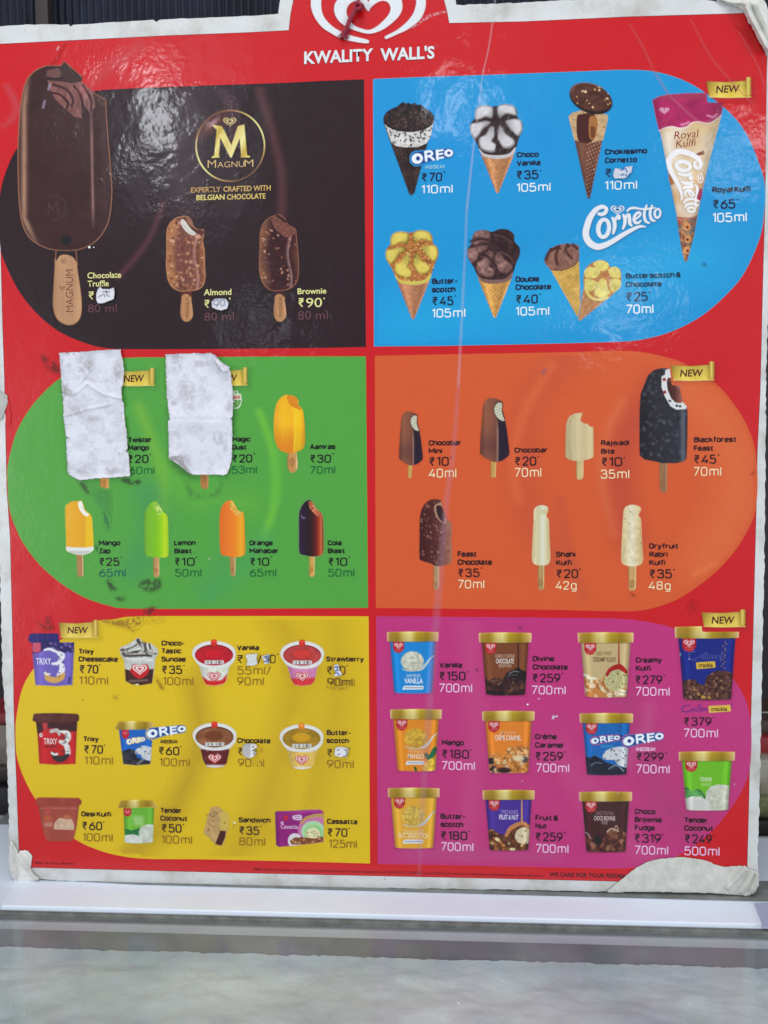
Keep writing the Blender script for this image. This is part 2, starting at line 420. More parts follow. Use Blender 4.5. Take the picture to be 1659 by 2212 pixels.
# a round cornered single line alphabet like the one printed on the board
XH = 0.745
def _g():
    X = XH; g = {}
    R_ = [(0, X), (.45, X), (.45, 0), (0, 0)]
    g['a'] = (.44, [([(.05, X - .03), (.10, X), (.44, X), (.44, 0)], .19, 0), ([(.44, .40), (0, .40), (0, 0), (.44, 0)], .19, 0)])
    g['b'] = (.45, [([(0, 1), (0, 0)], 0, 0), (R_, .225, 1)])
    g['c'] = (.42, [([(.42, .5), (.42, X), (0, X), (0, 0), (.42, 0), (.42, .22)], .225, 0)])
    g['d'] = (.45, [([(.45, 1), (.45, 0)], 0, 0), (R_, .225, 1)])
    g['e'] = (.44, [([(0, .36), (.44, .36)], 0, 0), ([(.44, .36), (.44, X), (0, X), (0, 0), (.42, 0), (.42, .14)], .225, 0)])
    g['f'] = (.30, [([(.12, 0), (.12, 1), (.33, 1)], .16, 0), ([(0, X), (.3, X)], 0, 0)])
    g['g'] = (.45, [([(.45, X), (.45, -.26), (.03, -.26)], .18, 0), (R_, .225, 1)])
    g['h'] = (.44, [([(0, 1), (0, 0)], 0, 0), ([(0, X), (.44, X), (.44, 0)], .225, 0)])
    g['i'] = (.0, [([(0, X), (0, 0)], 0, 0), ([(0, .92), (0, 1.04)], 0, 0)])
    g['j'] = (.1, [([(.1, X), (.1, -.26), (-.08, -.26)], .14, 0), ([(.1, .92), (.1, 1.04)], 0, 0)])
    g['k'] = (.42, [([(0, 1), (0, 0)], 0, 0), ([(.40, X), (.03, .33)], 0, 0), ([(.13, .42), (.43, 0)], 0, 0)])
    g['l'] = (.0, [([(0, 1), (0, 0)], 0, 0)])
    g['m'] = (.74, [([(0, X), (0, 0)], 0, 0), ([(0, X), (.37, X), (.37, 0)], .19, 0), ([(.30, X), (.74, X), (.74, 0)], .19, 0)])
    g['n'] = (.44, [([(0, X), (0, 0)], 0, 0), ([(0, X), (.44, X), (.44, 0)], .225, 0)])
    g['o'] = (.45, [(R_, .225, 1)])
    g['p'] = (.45, [([(0, X), (0, -.26)], 0, 0), (R_, .225, 1)])
    g['r'] = (.28, [([(0, X), (0, 0)], 0, 0), ([(0, .46), (.0, X), (.28, X)], .22, 0)])
    g['s'] = (.42, [([(.40, .56), (.40, X), (0, X), (0, .37), (.42, .37), (.42, 0), (0, 0), (0, .16)], .18, 0)])
    g['t'] = (.30, [([(.12, .94), (.12, 0), (.33, 0)], .15, 0), ([(0, X), (.31, X)], 0, 0)])
    g['u'] = (.44, [([(0, X), (0, 0), (.44, 0)], .225, 0), ([(.44, X), (.44, 0)], 0, 0)])
    g['v'] = (.42, [([(0, X), (.21, .03), (.42, X)], 0, 0)])
    g['w'] = (.70, [([(0, X), (.17, .03), (.35, X), (.53, .03), (.70, X)], 0, 0)])
    g['x'] = (.42, [([(0, X), (.42, 0)], 0, 0), ([(.42, X), (0, 0)], 0, 0)])
    g['y'] = (.44, [([(0, X), (.22, .03)], 0, 0), ([(.44, X), (.15, -.26), (-.02, -.26)], .1, 0)])
    g['z'] = (.40, [([(0, X), (.40, X), (0, 0), (.42, 0)], 0, 0)])
    C = [(.50, .72), (.50, 1), (0, 1), (0, 0), (.50, 0), (.50, .28)]
    g['A'] = (.54, [([(0, 0), (.27, .99), (.54, 0)], 0, 0), ([(.09, .29), (.45, .29)], 0, 0)])
    g['B'] = (.48, [([(0, 1), (.45, 1), (.45, .53), (0, .53)], .225, 0), ([(0, .53), (.49, .53), (.49, 0), (0, 0)], .2, 0), ([(0, 1.0), (0, 0)], 0, 0)])
    g['C'] = (.50, [(C, .24, 0)])
    g['D'] = (.50, [([(0, 1), (.50, 1), (.50, 0), (0, 0)], .26, 0), ([(0, 1), (0, 0)], 0, 0)])
    g['E'] = (.42, [([(.42, 1), (0, 1), (0, 0), (.42, 0)], 0, 0), ([(0, .52), (.38, .52)], 0, 0)])
    g['F'] = (.42, [([(.42, 1), (0, 1), (0, 0)], 0, 0), ([(0, .50), (.38, .50)], 0, 0)])
    g['G'] = (.50, [([(.50, .76), (.50, 1), (0, 1), (0, 0), (.50, 0), (.50, .46), (.28, .46)], .2, 0)])
    g['H'] = (.5, [([(0, 1), (0, 0)], 0, 0), ([(.5, 1), (.5, 0)], 0, 0), ([(0, .5), (.5, .5)], 0, 0)])
    g['I'] = (.0, [([(0, 1), (0, 0)], 0, 0)])
    g['K'] = (.50, [([(0, 1), (0, 0)], 0, 0), ([(.48, 1), (.03, .42)], 0, 0), ([(.15, .56), (.51, 0)], 0, 0)])
    g['L'] = (.40, [([(0, 1), (0, 0), (.40, 0)], 0, 0)])
    g['M'] = (.68, [([(0, 0), (0, .98), (.34, .34), (.68, .98), (.68, 0)], 0, 0)])
    g['N'] = (.52, [([(0, 0), (0, .97), (.52, .03), (.52, 1)], 0, 0)])
    g['O'] = (.52, [([(0, 1), (.52, 1), (.52, 0), (0, 0)], .25, 1)])
    g['P'] = (.48, [([(0, 1), (.48, 1), (.48, .44), (0, .44)], .22, 0), ([(0, 1), (0, 0)], 0, 0)])
    g['R'] = (.50, [([(0, 1), (.48, 1), (.48, .47), (0, .47)], .21, 0), ([(0, 1), (0, 0)], 0, 0), ([(.25, .47), (.51, 0)], 0, 0)])
    g['S'] = (.50, [([(.49, .76), (.49, 1), (0, 1), (0, .53), (.50, .53), (.50, 0), (0, 0), (0, .24)], .21, 0)])
    g['T'] = (.50, [([(0, 1), (.50, 1)], 0, 0), ([(.25, 1), (.25, 0)], 0, 0)])
    g['U'] = (.5, [([(0, 1), (0, 0), (.5, 0), (.5, 1)], .23, 0)])
    g['V'] = (.54, [([(0, 1), (.27, .02), (.54, 1)], 0, 0)])
    g['W'] = (.80, [([(0, 1), (.2, .03), (.4, .97), (.6, .03), (.8, 1)], 0, 0)])
    g['X'] = (.5, [([(0, 1), (.5, 0)], 0, 0), ([(.5, 1), (0, 0)], 0, 0)])
    g['Y'] = (.50, [([(0, 1), (.25, .46), (.50, 1)], 0, 0), ([(.25, .46), (.25, 0)], 0, 0)])
    g['Z'] = (.46, [([(0, 1), (.46, 1), (0, 0), (.48, 0)], 0, 0)])
    g['0'] = (.48, [([(0, 1), (.48, 1), (.48, 0), (0, 0)], .24, 1)])
    g['1'] = (.19, [([(0, .83), (.19, .98), (.19, 0)], 0, 0)])
    g['2'] = (.48, [([(0, .74), (0, 1), (.46, 1), (.46, .60), (.02, .02), (.48, .0)], .2, 0)])
    g['2'] = (.48, [([(0, .74), (0, 1), (.46, 1), (.46, .60), (.0, .0)], .22, 0), ([(-.02, 0), (.48, 0)], 0, 0)])
    g['3'] = (.48, [([(0, .80), (0, 1), (.45, 1), (.45, .54), (.15, .54)], .2, 0), ([(.15, .54), (.48, .54), (.48, 0), (0, 0), (0, .22)], .2, 0)])
    g['4'] = (.52, [([(.36, 1), (0, .26), (.54, .26)], 0, 0), ([(.40, .52), (.40, 0)], 0, 0)])
    g['5'] = (.48, [([(.44, 1), (.05, 1), (.03, .52)], 0, 0), ([(.03, .50), (.06, .62), (.48, .62), (.48, 0), (0, 0), (0, .2)], .225, 0)])
    g['6'] = (.48, [([(.38, 1), (0, .52), (0, 0), (.48, 0), (.48, .58), (.03, .58)], .22, 0)])
    g['7'] = (.46, [([(0, 1), (.46, 1), (.12, 0)], 0, 0)])
    g['8'] = (.48, [([(.02, 1), (.46, 1), (.46, .54), (.02, .54)], .2, 1), ([(0, .54), (.48, .54), (.48, 0), (0, 0)], .22, 1)])
    g['9'] = (.48, [([(.10, 0), (.48, .48), (.48, 1), (0, 1), (0, .42), (.45, .42)], .22, 0)])
    g[RUPEE] = (.50, [([(0, 1), (.52, 1)], 0, 0), ([(0, .75), (.52, .75)], 0, 0), ([(.05, 1), (.38, 1), (.38, .51), (.0, .51)], .2, 0), ([(.02, .52), (.40, 0)], 0, 0)])
    g['/'] = (.3, [([(0, -.05), (.3, 1.03)], 0, 0)])
    g['-'] = (.28, [([(0, .38), (.28, .38)], 0, 0)])
    g["'"] = (.0, [([(0, 1), (0, .8)], 0, 0)])
    g['&'] = (.52, [([(.52, .5), (.4, 0), (0, 0), (0, .5), (.38, .62), (.38, 1), (.06, 1), (.06, .66), (.52, .0)], .19, 0)])
    g['è'] = (.44, g['e'][1] + [([(.12, 1.12), (.26, .88)], 0, 0)])
    g['.'] = (.0, [([(0, 0), (0, .06)], 0, 0)])
    return g
RUPEE = '\u20b9'
GL = _g()
def roundpath(pts, r, closed):
    P = [np.array(p, float) for p in pts]; n = len(P)
    if r <= 0:
        return np.array(P)
    out = []
    for i in range(n):
        if not closed and i in (0, n - 1): out.append(P[i]); continue
        a, b, c = P[i - 1], P[i], P[(i + 1) % n]
        la, lc = np.linalg.norm(a - b), np.linalg.norm(c - b)
        rr = min(r, la * (.5 if (closed or i > 1) else 1), lc * (.5 if (closed or i < n - 2) else 1))
        s, e = b + (a - b) / la * rr, b + (c - b) / lc * rr
        for t in np.linspace(0, 1, 6):
            w = .62   # fuller than a parabola
            q = (1 - t) ** 2 * s + 2 * t * (1 - t) * (b * 1.0) + t * t * e
            out.append(q)
    o = [out[0]]
    for q in out[1:]:
        if np.linalg.norm(q - o[-1]) > 1e-4: o.append(q)
    if closed and np.linalg.norm(o[0] - o[-1]) < 1e-4: o.pop()
    return np.array(o)
def ribbon2(P, w, closed):
    n = len(P); Lf, Rt = [], []
    for i in range(n):
        a = P[i - 1] if (i > 0 or closed) else None; c = P[(i + 1) % n] if (i < n - 1 or closed) else None
        d1 = (P[i] - a) if a is not None else (c - P[i]); d2 = (c - P[i]) if c is not None else d1
        d1 = d1 / np.linalg.norm(d1); d2 = d2 / np.linalg.norm(d2)
        n1 = np.array([-d1[1], d1[0]]); n2 = np.array([-d2[1], d2[0]]); m = n1 + n2; l = np.linalg.norm(m)
        m = m / l if l > 1e-3 else n1
        k = w / 2 / max(0.42, np.dot(m, n1))
        Lf.append(P[i] + m * k); Rt.append(P[i] - m * k)
    V = np.array(Lf + Rt); F = []
    for i in range(n if closed else n - 1):
        j = (i + 1) % n; F.append((i, n + i, n + j, j))
    return V, np.array(F)
def ST(c, sx, x0, base, x1, cap, col, weight=.16, layer=.00036, gap=.19, rot=None, skew=0.0):
    """a line of that alphabet: ink from x0 to x1, standing on base"""
    pen = 0.0; strokes = []
    sx_ = cap
    for ch in sx:
        if ch == ' ': pen += gap * (0.35 if sx[0].isdigit() else 1.0); continue
        w, ss = GL[ch]
        for p, r, cl in ss: strokes.append((np.array(p) + [pen, 0], r, cl))
        pen += w + gap + (0.02 if w else 0.04)
    tot = pen - gap - (0.02)
    inkw = weight
    fx = (x1 - x0 - inkw * cap) / max(tot, .02) if tot > .05 else cap
    V, F, C, n = [], [], [], 0
    yy0 = float(cd(c, x0, base)[1]); sl = slope_at(yy0) if rot is None else 0
    for i, (p, r, cl) in enumerate(strokes):
        p = roundpath(p, r, cl)
        q = np.column_stack([p[:, 0] * fx + inkw * cap / 2, p[:, 1] * (cap * (1 - weight)) + weight * cap / 2])
        v, f = ribbon2(q, weight * cap, cl)
        if skew: v[:, 0] += v[:, 1] * skew
        if rot is None: X = x0 + v[:, 0]; Y = base - v[:, 1] + sl * v[:, 0]
        else:
            X = x0 + v[:, 0] * math.cos(rot) + v[:, 1] * math.sin(rot); Y = base + v[:, 0] * math.sin(rot) - v[:, 1] * math.cos(rot)
        co = onb(*cd(c, X, Y), layer + (i % 6) * 2.5e-6)
        V.append(co); F.append(f + n); n += len(v)
    V = np.vstack(V); F = np.vstack(F)
    nn = np.cross(V[F[:, 1]] - V[F[:, 0]], V[F[:, 2]] - V[F[:, 0]]); fl = nn[:, 1] > 0; F[fl] = F[fl][:, ::-1]
    return V, F, np.tile(np.append(albedo(col), 1), (len(V), 1))
def emit(name, parent, pieces, mat=None, **kw):
    vs, fs, cs, n = [], [], [], 0
    for co, f, c in pieces:
        f = np.asarray(f)
        if f.shape[1] == 3: f = np.column_stack([f, f[:, 2:3]]) if False else f
        fs.append(f + n); vs.append(co); cs.append(c); n += len(co)
    if len({f.shape[1] for f in fs}) > 1:
        fs = [f if f.shape[1] == 3 else np.vstack([f[:, [0, 1, 2]], f[:, [0, 2, 3]]]) for f in fs]
    return mesh_obj(name, np.vstack(vs), np.vstack(fs), mat or M_PRINT, cols=np.vstack(cs), parent=parent, **kw)
def polysheet(name, parent, pts, col, layer, mat=None, **kw):
    """one flat sheet of ink or paper with that outline"""
    from mathutils.geometry import tessellate_polygon
    p = np.asarray(pts, float)
    tr = np.array(tessellate_polygon([[Vector((a, b, 0)) for a, b in p]]))
    co, c = flatpoly(p, col, layer)
    n = np.cross(co[tr[:, 1]] - co[tr[:, 0]], co[tr[:, 2]] - co[tr[:, 0]])
    flip = n[:, 1] > 0; tr[flip] = tr[flip][:, ::-1]
    return mesh_obj(name, co, tr, mat or M_PRINT, cols=c, parent=parent, **kw)

# ------------------------------------------------------------------ the board itself
board = empty('menu_board', tuple(onb(830, 1915)), label='large printed ice cream price board with six coloured panels, hanging over a freezer', cat='menu board')
rnd = random.Random(5)
def jag(pts, step=9, amp=1.2):
    out = []
    for i in range(len(pts) - 1):
        (ax, ay), (bx, by) = pts[i], pts[i + 1]
        n = max(1, int(math.hypot(bx - ax, by - ay) / step))
        for j in range(n):
            t = j / n; out.append((ax + (bx - ax) * t + rnd.uniform(-amp, amp), ay + (by - ay) * t + rnd.uniform(-amp, amp)))
    return out
outline = jag([(-60, 66), (0, 57), (60, 53), (148, 53), (152, 57), (158, 53), (215, 50), (330, 43), (337, 48), (345, 42), (470, 37), (599, 31)], 14, 0.7) + \
    [(601, 30), (604, 6), (612, -30), (640, -90), (700, -150), (790, -175), (880, -155), (940, -100), (972, -30), (984, 0), (986, 11)] + \
    jag([(990, 11), (1134, 5), (1200, 1), (1300, -3), (1500, -6), (1540, 2), (1600, 12), (1625, 30), (1640, 62), (1668, 112), (1690, 150)], 12, 1.0) + \
    jag([(1672, 300), (1661, 640), (1655, 800), (1654, 935), (1653, 1080), (1651, 1230), (1648, 1330), (1647, 1420), (1645, 1534), (1643, 1598), (1641, 1731), (1637, 1836), (1638, 1881)], 9, 1.4) + \
    jag([(1638, 1883), (1639, 1905), (1632, 1921), (1624, 1930), (1604, 1933), (1548, 1930), (1500, 1928), (1405, 1926), (1307, 1926), (1080, 1921.5), (810, 1918), (540, 1912.5), (300, 1907), (120, 1902)], 10, 1.0) + \
    jag([(84, 1899), (58, 1905), (39, 1904), (27, 1894), (18, 1866), (20, 1804), (19, 1765), (16, 1648), (13.5, 1570), (9, 1512), (5, 1450), (0, 1240), (-14, 1000), (-26, 700), (-40, 400), (-52, 140)], 8, 1.3)
def slab(name, pts, y0, y1, mat, parent, **kw):
    from mathutils.geometry import tessellate_polygon
    p = np.array(pts); a = onb(p[:, 0], p[:, 1], -y0); b = a.copy(); b[:, 1] = y1; n = len(p)
    tr = tessellate_polygon([[Vector((u, v, 0)) for u, v in p]])
    tr = [tuple(t) for t in tr]
    q = []
    for t in tr:
        nn = np.cross(a[t[1]] - a[t[0]], a[t[2]] - a[t[0]])
        q.append(t if nn[1] < 0 else t[::-1])
    f = q + [tuple(i + n for i in t[::-1]) for t in q] + [(i, (i + 1) % n, (i + 1) % n + n, i + n) for i in range(n)]
    return mesh_obj(name, np.vstack([a, b]), f, mat, parent=parent, **kw)
M_CARD = simple('grey_cardboard', (0.42, 0.41, 0.38), 0.85, var=0.4, vs=60, bump=[(200, 4, 0.0006, 0.8)])
slab('cardboard_backing', [(x * 0.9985 + 1.2, y * 0.999 + 1) for x, y in outline], 0.0006, 0.0045, M_CARD, board)
slab('white_edge_sheet', outline, 0.0, 0.0005, M_EDGE, board)

RED = (203, 32, 46)
def arc(*p, n=5): return [tuple(q) for q in catmull(p, n, closed=False)]
red_pts = [(-30, 96), (0, 95), (358, 77), (540, 70), (624, 65.5), (628, 29), (634, 0), (655, -60), (700, -120), (790, -145), (880, -120), (935, -60), (959, 0), (966, 27), (970, 50),
           (1134, 46.5), (1360, 36), (1610, 28.6), (1618, 45), (1628, 62), (1640, 88), (1657, 124), (1656, 160), (1653, 421), (1648, 600), (1644, 767), (1642, 850), (1636, 972), (1634, 1080), (1631, 1200), (1621, 1598), (1614, 1873), (1612, 1909),
           (1338, 1904), (1080, 1897.7), (540, 1886), (68, 1874), (42, 1873), (41, 1841), (36, 1700), (33, 1629), (29.5, 1512), (29, 1458), (22, 1162), (14.6, 1053), (9.4, 810), (5.6, 702), (-2, 400)]
UNDER.append((red_pts, RED))
red_field = polysheet('red_field', board, red_pts, RED, 0.00006)
# thin darker ink edge around the red field
def rim(name, parent, pts, w, col, layer, closed=True):
    p = np.asarray(pts, float); n = len(p)
    vs, fs = [], []
    for i in range(n if closed else n - 1):
        a, b = p[i], p[(i + 1) % n]; d = b - a; l = math.hypot(*d)
        if l < 1e-6: continue
        m = np.array([-d[1], d[0]]) / l * w / 2; k = len(vs)
        vs += [a - m, a + m, b + m, b - m]; fs.append((k, k + 3, k + 2, k + 1))
    v = np.array(vs); co, c = flatpoly(v, col, layer)
    return mesh_obj(name, co, np.array(fs), M_PRINT, cols=c, parent=parent)
rim('ink_edge', red_field, red_pts, 0.9, (120, 28, 34), 0.00009)

panels = {}
dark_pts = [(786, 171.5), (790, 749)] + arc((700, 751), (520, 753), (312, 754), (234, 752), (182, 740), (125, 714), (78, 675), (39, 625), (8, 560), (0, 524), (-3, 480), (-2, 440), (5, 397), (18, 358), (36, 322), (80, 262), (138, 218), (195, 199), (251, 193), (420, 186), (594, 180), (700, 175))
blue_pts = [(808, 748), (806, 171)] + arc((900, 167), (1080, 161), (1240, 155), (1359, 151), (1429, 158), (1499, 185), (1569, 237), (1610, 286), (1638, 349), (1652, 401), (1650, 461), (1641, 514), (1610, 585), (1573, 632), (1517, 681), (1455, 714), (1393, 732), (1331, 738), (1145, 743), (950, 747))
green_pts = [(790, 770), (795, 1313)] + arc((600, 1314), (410, 1315), (272, 1314), (235, 1308), (186, 1292), (136, 1263), (87, 1221), (49.5, 1172), (30, 1130), (20, 1097), (17, 1060), (16, 1029.5), (17, 1005), (25, 968), (37, 930.5), (59, 891), (87, 856), (129, 818), (190, 786), (266, 773.5), (380, 772), (499, 771), (650, 770))
orange_pts = [(812, 1313), (810, 769)] + arc((1000, 765), (1231, 761), (1330, 758), (1387, 761), (1443, 773), (1486, 789), (1543, 826), (1585, 873), (1614, 921), (1631, 972), (1636, 1040), (1631, 1105), (1614, 1147), (1585, 1193), (1543, 1238), (1486, 1281), (1443, 1303), (1387, 1318), (1330, 1320), (1188, 1317), (1000, 1315))
yellow_pts = [(796, 1331.5), (799, 1865)] + arc((620, 1860), (432, 1856), (318, 1855), (257, 1848), (207, 1834), (160, 1811), (110, 1768), (76, 1725), (51, 1678), (37, 1635), (34, 1602), (34, 1565), (39, 1528), (49, 1486), (71, 1447), (120, 1391), (195, 1346), (244, 1338), (294, 1331.5), (432, 1331), (600, 1331))
pink_pts = [(816.5, 1866), (813, 1331.5)] + arc((1000, 1333), (1242, 1335.5), (1300, 1336), (1353, 1338), (1405, 1345), (1458, 1359), (1520, 1396), (1582, 1465), (1604, 1499.5), (1617, 1534), (1623, 1590), (1617, 1670), (1590.5, 1728), (1551, 1781), (1511, 1818), (1471, 1844), (1430, 1862), (1352, 1875), (1220, 1874), (1000, 1869))
PC = dict(dark=(54, 39, 44), blue=(22, 150, 208), green=(88, 163, 72), orange=(214, 95, 56), yellow=(222, 188, 4), pink=(192, 62, 124))
edgecol = dict(dark=(70, 40, 45), blue=(90, 170, 205), green=(150, 150, 50), orange=(214, 95, 50), yellow=(228, 170, 50), pink=(200, 70, 120))
for nm, pts in (('dark', dark_pts), ('blue', blue_pts), ('green', green_pts), ('orange', orange_pts), ('yellow', yellow_pts), ('pink', pink_pts)):
    desc = dict(dark='dark brown chocolate bar panel', blue='sky blue cone panel', green='green ice lolly panel', orange='orange ice cream bar panel', yellow='yellow cup panel', pink='pink tub panel')[nm]
    UNDER.append((pts, PC[nm]))
    panels[nm] = polysheet(nm + '_panel', board, pts, PC[nm], 0.00012, label=desc)
    rim('ink_edge', panels[nm], pts, 0.8, edgecol[nm], 0.00014)

def shadeink(name, parent, bbox, strokes, clip_pts, step=5.0, layer=0.00016):
    ucol = next(PC[k] for k in panels if panels[k] == parent)
    """printed swirls of lighter or darker ink: strokes of (points, halfwidth, colour, cover, softness)"""
    p = Pic('P', *bbox, step=step)
    cm = (p.poly(clip_pts, None, soft=24) > 0.80) * 1.0
    for pts, w, col, a, soft in strokes:
        p.stroke(pts, w, col, a=a, soft=soft, clip=cm)
    emit(name, parent, [p.piece(layer, 0.012, ucol=ucol)]); SWIRLS.append(p)
shadeink('swirl', panels['dark'], (0, 180, 786, 752), [
    ([(470, 175), (500, 230), (505, 300)], 10, (80, 54, 60), 0.90, 24), ([(560, 190), (592, 300), (608, 380), (608, 470)], 6, (100, 64, 66), 0.81, 18),
    ([(255, 600), (320, 520), (352, 440)], 3, (112, 66, 74), 0.81, 12), ([(10, 620), (200, 690), (420, 700), (620, 600)], 55, (50, 30, 36), 0.68, 90),
    ([(410, 190), (395, 330), (400, 450)], 24, (72, 56, 60), 0.81, 60)], dark_pts)
shadeink('swirl', panels['green'], (16, 770, 792, 1314), [
    ([(300, 880), (330, 960), (352, 1030), (352, 1100)], 8, (128, 184, 62), 0.68, 26), ([(560, 890), (590, 980), (594, 1080), (570, 1160)], 5, (122, 196, 66), 0.90, 18),
    ([(594, 1080), (600, 960)], 10, (100, 182, 70), 0.68, 26), ([(570, 1160), (520, 1230), (450, 1290)], 12, (80, 160, 90), 0.81, 40),
    ([(320, 1070), (330, 1150), (290, 1230)], 24, (72, 146, 92), 0.68, 60), ([(480, 1100), (500, 1180), (440, 1270)], 16, (80, 156, 88), 0.68, 50),
    ([(360, 1010), (420, 1070), (540, 1090)], 18, (110, 184, 64), 0.47, 60)], green_pts)
shadeink('swirl', panels['orange'], (812, 760, 1634, 1318), [
    ([(1230, 765), (1160, 850), (1128, 950), (1135, 1080), (1190, 1200)], 36, (202, 88, 60), 0.81, 60),
    ([(1190, 790), (1130, 900), (1110, 1000), (1120, 1080)], 9, (226, 110, 66), 0.68, 22),
    ([(1345, 870), (1312, 940), (1302, 1030), (1330, 1150)], 8, (226, 124, 78), 0.81, 24),
    ([(1420, 840), (1360, 930), (1340, 1040), (1360, 1160)], 34, (192, 80, 60), 0.81, 50),
    ([(1210, 1080), (1225, 1180), (1260, 1290)], 8, (196, 88, 64), 0.68, 24), ([(1500, 1240), (1545, 1216)], 4, (232, 132, 70), 0.90, 10),
    ([(1480, 830), (1570, 950), (1590, 1080), (1520, 1210)], 46, (222, 112, 68), 0.68, 80)], orange_pts)
shadeink('swirl', panels['yellow'], (36, 1331, 797, 1862), [
    ([(600, 1330), (640, 1440), (612, 1600), (560, 1760), (500, 1860)], 34, (196, 160, 26), 0.68, 60),
    ([(720, 1330), (730, 1480), (700, 1640), (640, 1790)], 40, (198, 164, 30), 0.68, 80), ([(420, 1480), (430, 1600), (380, 1740), (300, 1840)], 24, (184, 150, 34), 0.74, 50),
    ([(640, 1560), (655, 1640), (630, 1800)], 10, (222, 190, 44), 0.68, 30), ([(320, 1800), (260, 1850)], 10, (190, 155, 30), 0.81, 24)], yellow_pts)
shadeink('swirl', panels['pink'], (814, 1333, 1620, 1872), [
    ([(1330, 1480), (1400, 1620), (1440, 1740), (1560, 1800)], 30, (176, 66, 116), 0.81, 60), ([(1400, 1530), (1395, 1580), (1350, 1650)], 10, (196, 88, 140), 0.68, 30),
    ([(1010, 1340), (1030, 1600), (1000, 1860)], 16, (196, 92, 138), 0.41, 50), ([(1200, 1620), (1300, 1760), (1400, 1860)], 20, (196, 82, 134), 0.54, 50),
    ([(880, 1840), (1200, 1850)], 14, (184, 80, 132), 0.68, 40)], pink_pts)
shadeink('swirl', panels['blue'], (808, 155, 1640, 745), [
    ([(860, 260), (1000, 320), (1160, 300)], 60, (16, 146, 212), 0.68, 110), ([(860, 700), (1150, 640), (1500, 560)], 50, (48, 172, 222), 0.61, 110)], blue_pts)

# ------------------------------------------------------------------ lettering of the board
head = []
for dx, dy, col, lay in ((-2.5, 4, (120, 20, 30), .0003), (0, 0, WHITE, .00034)):
    X, Y, t = text2d('H1', "KWALITY", 158 + dx, 603 + dy, 812 + dx, 112, 0.030)
    Y = Y - (X - 158) * 0.008
    head.append((onb(*cd('H1', X, Y), lay), t, np.tile(np.append(albedo(col), 1), (len(X), 1))))
    X, Y, t = text2d('H1', "WALL'S", 880 + dx, 574 + dy, 1394 + dx, 112, 0.030)
    Y = Y - (X - 880) * 0.008
    head.append((onb(*cd('H1', X, Y), lay), t, np.tile(np.append(albedo(col), 1), (len(X), 1))))
head.append(T('H1', '®', 1396, 458, 1436, 40, (214, 86, 92), layer=.0003))
emit('heading_lettering', board, head, label='white capital heading under the heart emblem')

def bigband(pts): return catmull(pts, 6, closed=True)
p = Pic('H1', 190, -420, 1340, 430, step=1.3)
sh = (150, 24, 36)
LA = [(400, -380), (290, -200), (228, -60), (222, 0), (225, 80), (260, 170), (330, 260), (430, 325), (510, 365), (640, 397), (752, 411), (771, 398), (755, 376), (600, 336), (500, 295), (430, 253), (362, 185), (326, 110), (320, 0), (340, -120), (420, -240), (480, -340)]
RA = [(1130, -380), (1240, -200), (1302, -60), (1310, 0), (1305, 80), (1260, 180), (1150, 272), (1040, 325), (940, 368), (921, 356), (934, 340), (1040, 283), (1130, 208), (1190, 130), (1216, 50), (1218, 0), (1195, -120), (1110, -240), (1050, -340)]
OUT = [(470, 0), (445, 50), (445, 120), (480, 190), (550, 250), (650, 292), (770, 320), (880, 292), (970, 235), (1050, 160), (1086, 90), (1085, 20), (1060, -60), (990, -130), (890, -140), (800, -70), (766, 20), (735, -70), (650, -140), (560, -120), (500, -60)]
INN = [(765, 106), (790, 72), (830, 36), (870, 14), (912, 7), (955, 25), (978, 78), (958, 140), (900, 205), (835, 258), (770, 284), (700, 270), (632, 240), (590, 190), (560, 130), (567, 70), (600, 28), (640, 12), (682, 22), (725, 55)]
for d, col in ((-3, sh), (0, WHITE)):
    for q in (LA, RA): p.poly([(x + d, y - d) for x, y in q], col, smooth=True)
    m = p.poly([(x + d, y - d) for x, y in OUT], None, smooth=True)
    m2 = p.poly([(x, y) for x, y in INN], None, smooth=True)
    p.over(m, col)
    if d == 0: p.a = p.a * (1 - m2 * m)
emit('heart_emblem', board, [p.piece(.0003)], label='white double heart emblem cut off by the top of the picture')

def rgbp(c, sx, x0, b, x1, cap, col, w=0.0, **k): return T(c, sx, x0, b, x1, cap, col, w, **k)
def item(c, panel, names, price, vol, cn, cp, cv, cap=43, wn=None, dotr=6.0):
    """names: (text, x0, base, x1); price: (text, x0, base, x1, cap, dotx, doty); vol: (text, x0, base, x1, cap)"""
    sw = panel != 'dark'
    if names:
        emit('caption', panels[panel], [ST(c, s, a, b, e, cap * 1.07, cn, .23) if sw else T(c, s, a, b, e, cap, cn, .016) for s, a, b, e in names])
    ps = []
    if price:
        s, a, b, e, cp_, dx, dy = price
        digits = s[1:]; gw = cp_ * 0.62
        if digits:
            ps.append(ST(c, RUPEE, a, b, a + gw, cp_ * 0.98, cp, .14))
            yy = b + slope_at(float(cd(c, a, b)[1])) * gw
            lead = cp_ * (0.22 if digits[0] != '1' else 0.20)
            ps.append(ST(c, digits, a + gw + lead, yy, e, cp_ * 1.02, cp, .15) if sw else T(c, digits, a + gw + lead, yy, e, cp_, cp, .0))
        else: ps.append(ST(c, RUPEE, a, b, e, cp_, cp, .115))
        if dx: ps.append(disc(c, dx, dy, dotr, cp))
        emit('price', panels[panel], ps)
    if vol:
        pieces = []
        for vv in (vol if isinstance(vol, list) else [vol]):
            s, a, b, e, cv_ = vv
            pieces.append(ST(c, s, a, b, e, cv_, cv, .15 if panel == 'blue' else .132) if sw else T(c, s, a, b, e, cv_, cv, -.001))
        emit('volume', panels[panel], pieces)
CY = (232, 226, 150); DV = (108, 72, 78)
item('A4', 'dark', [('Chocolate', 725, 857, 1005), ('Truffle', 727, 925, 902)], (RUPEE, 733, 1035, 780, 68, None, None), ('80 ml', 730, 1140, 970, 68), CY, CY, DV, 48, 0.012)
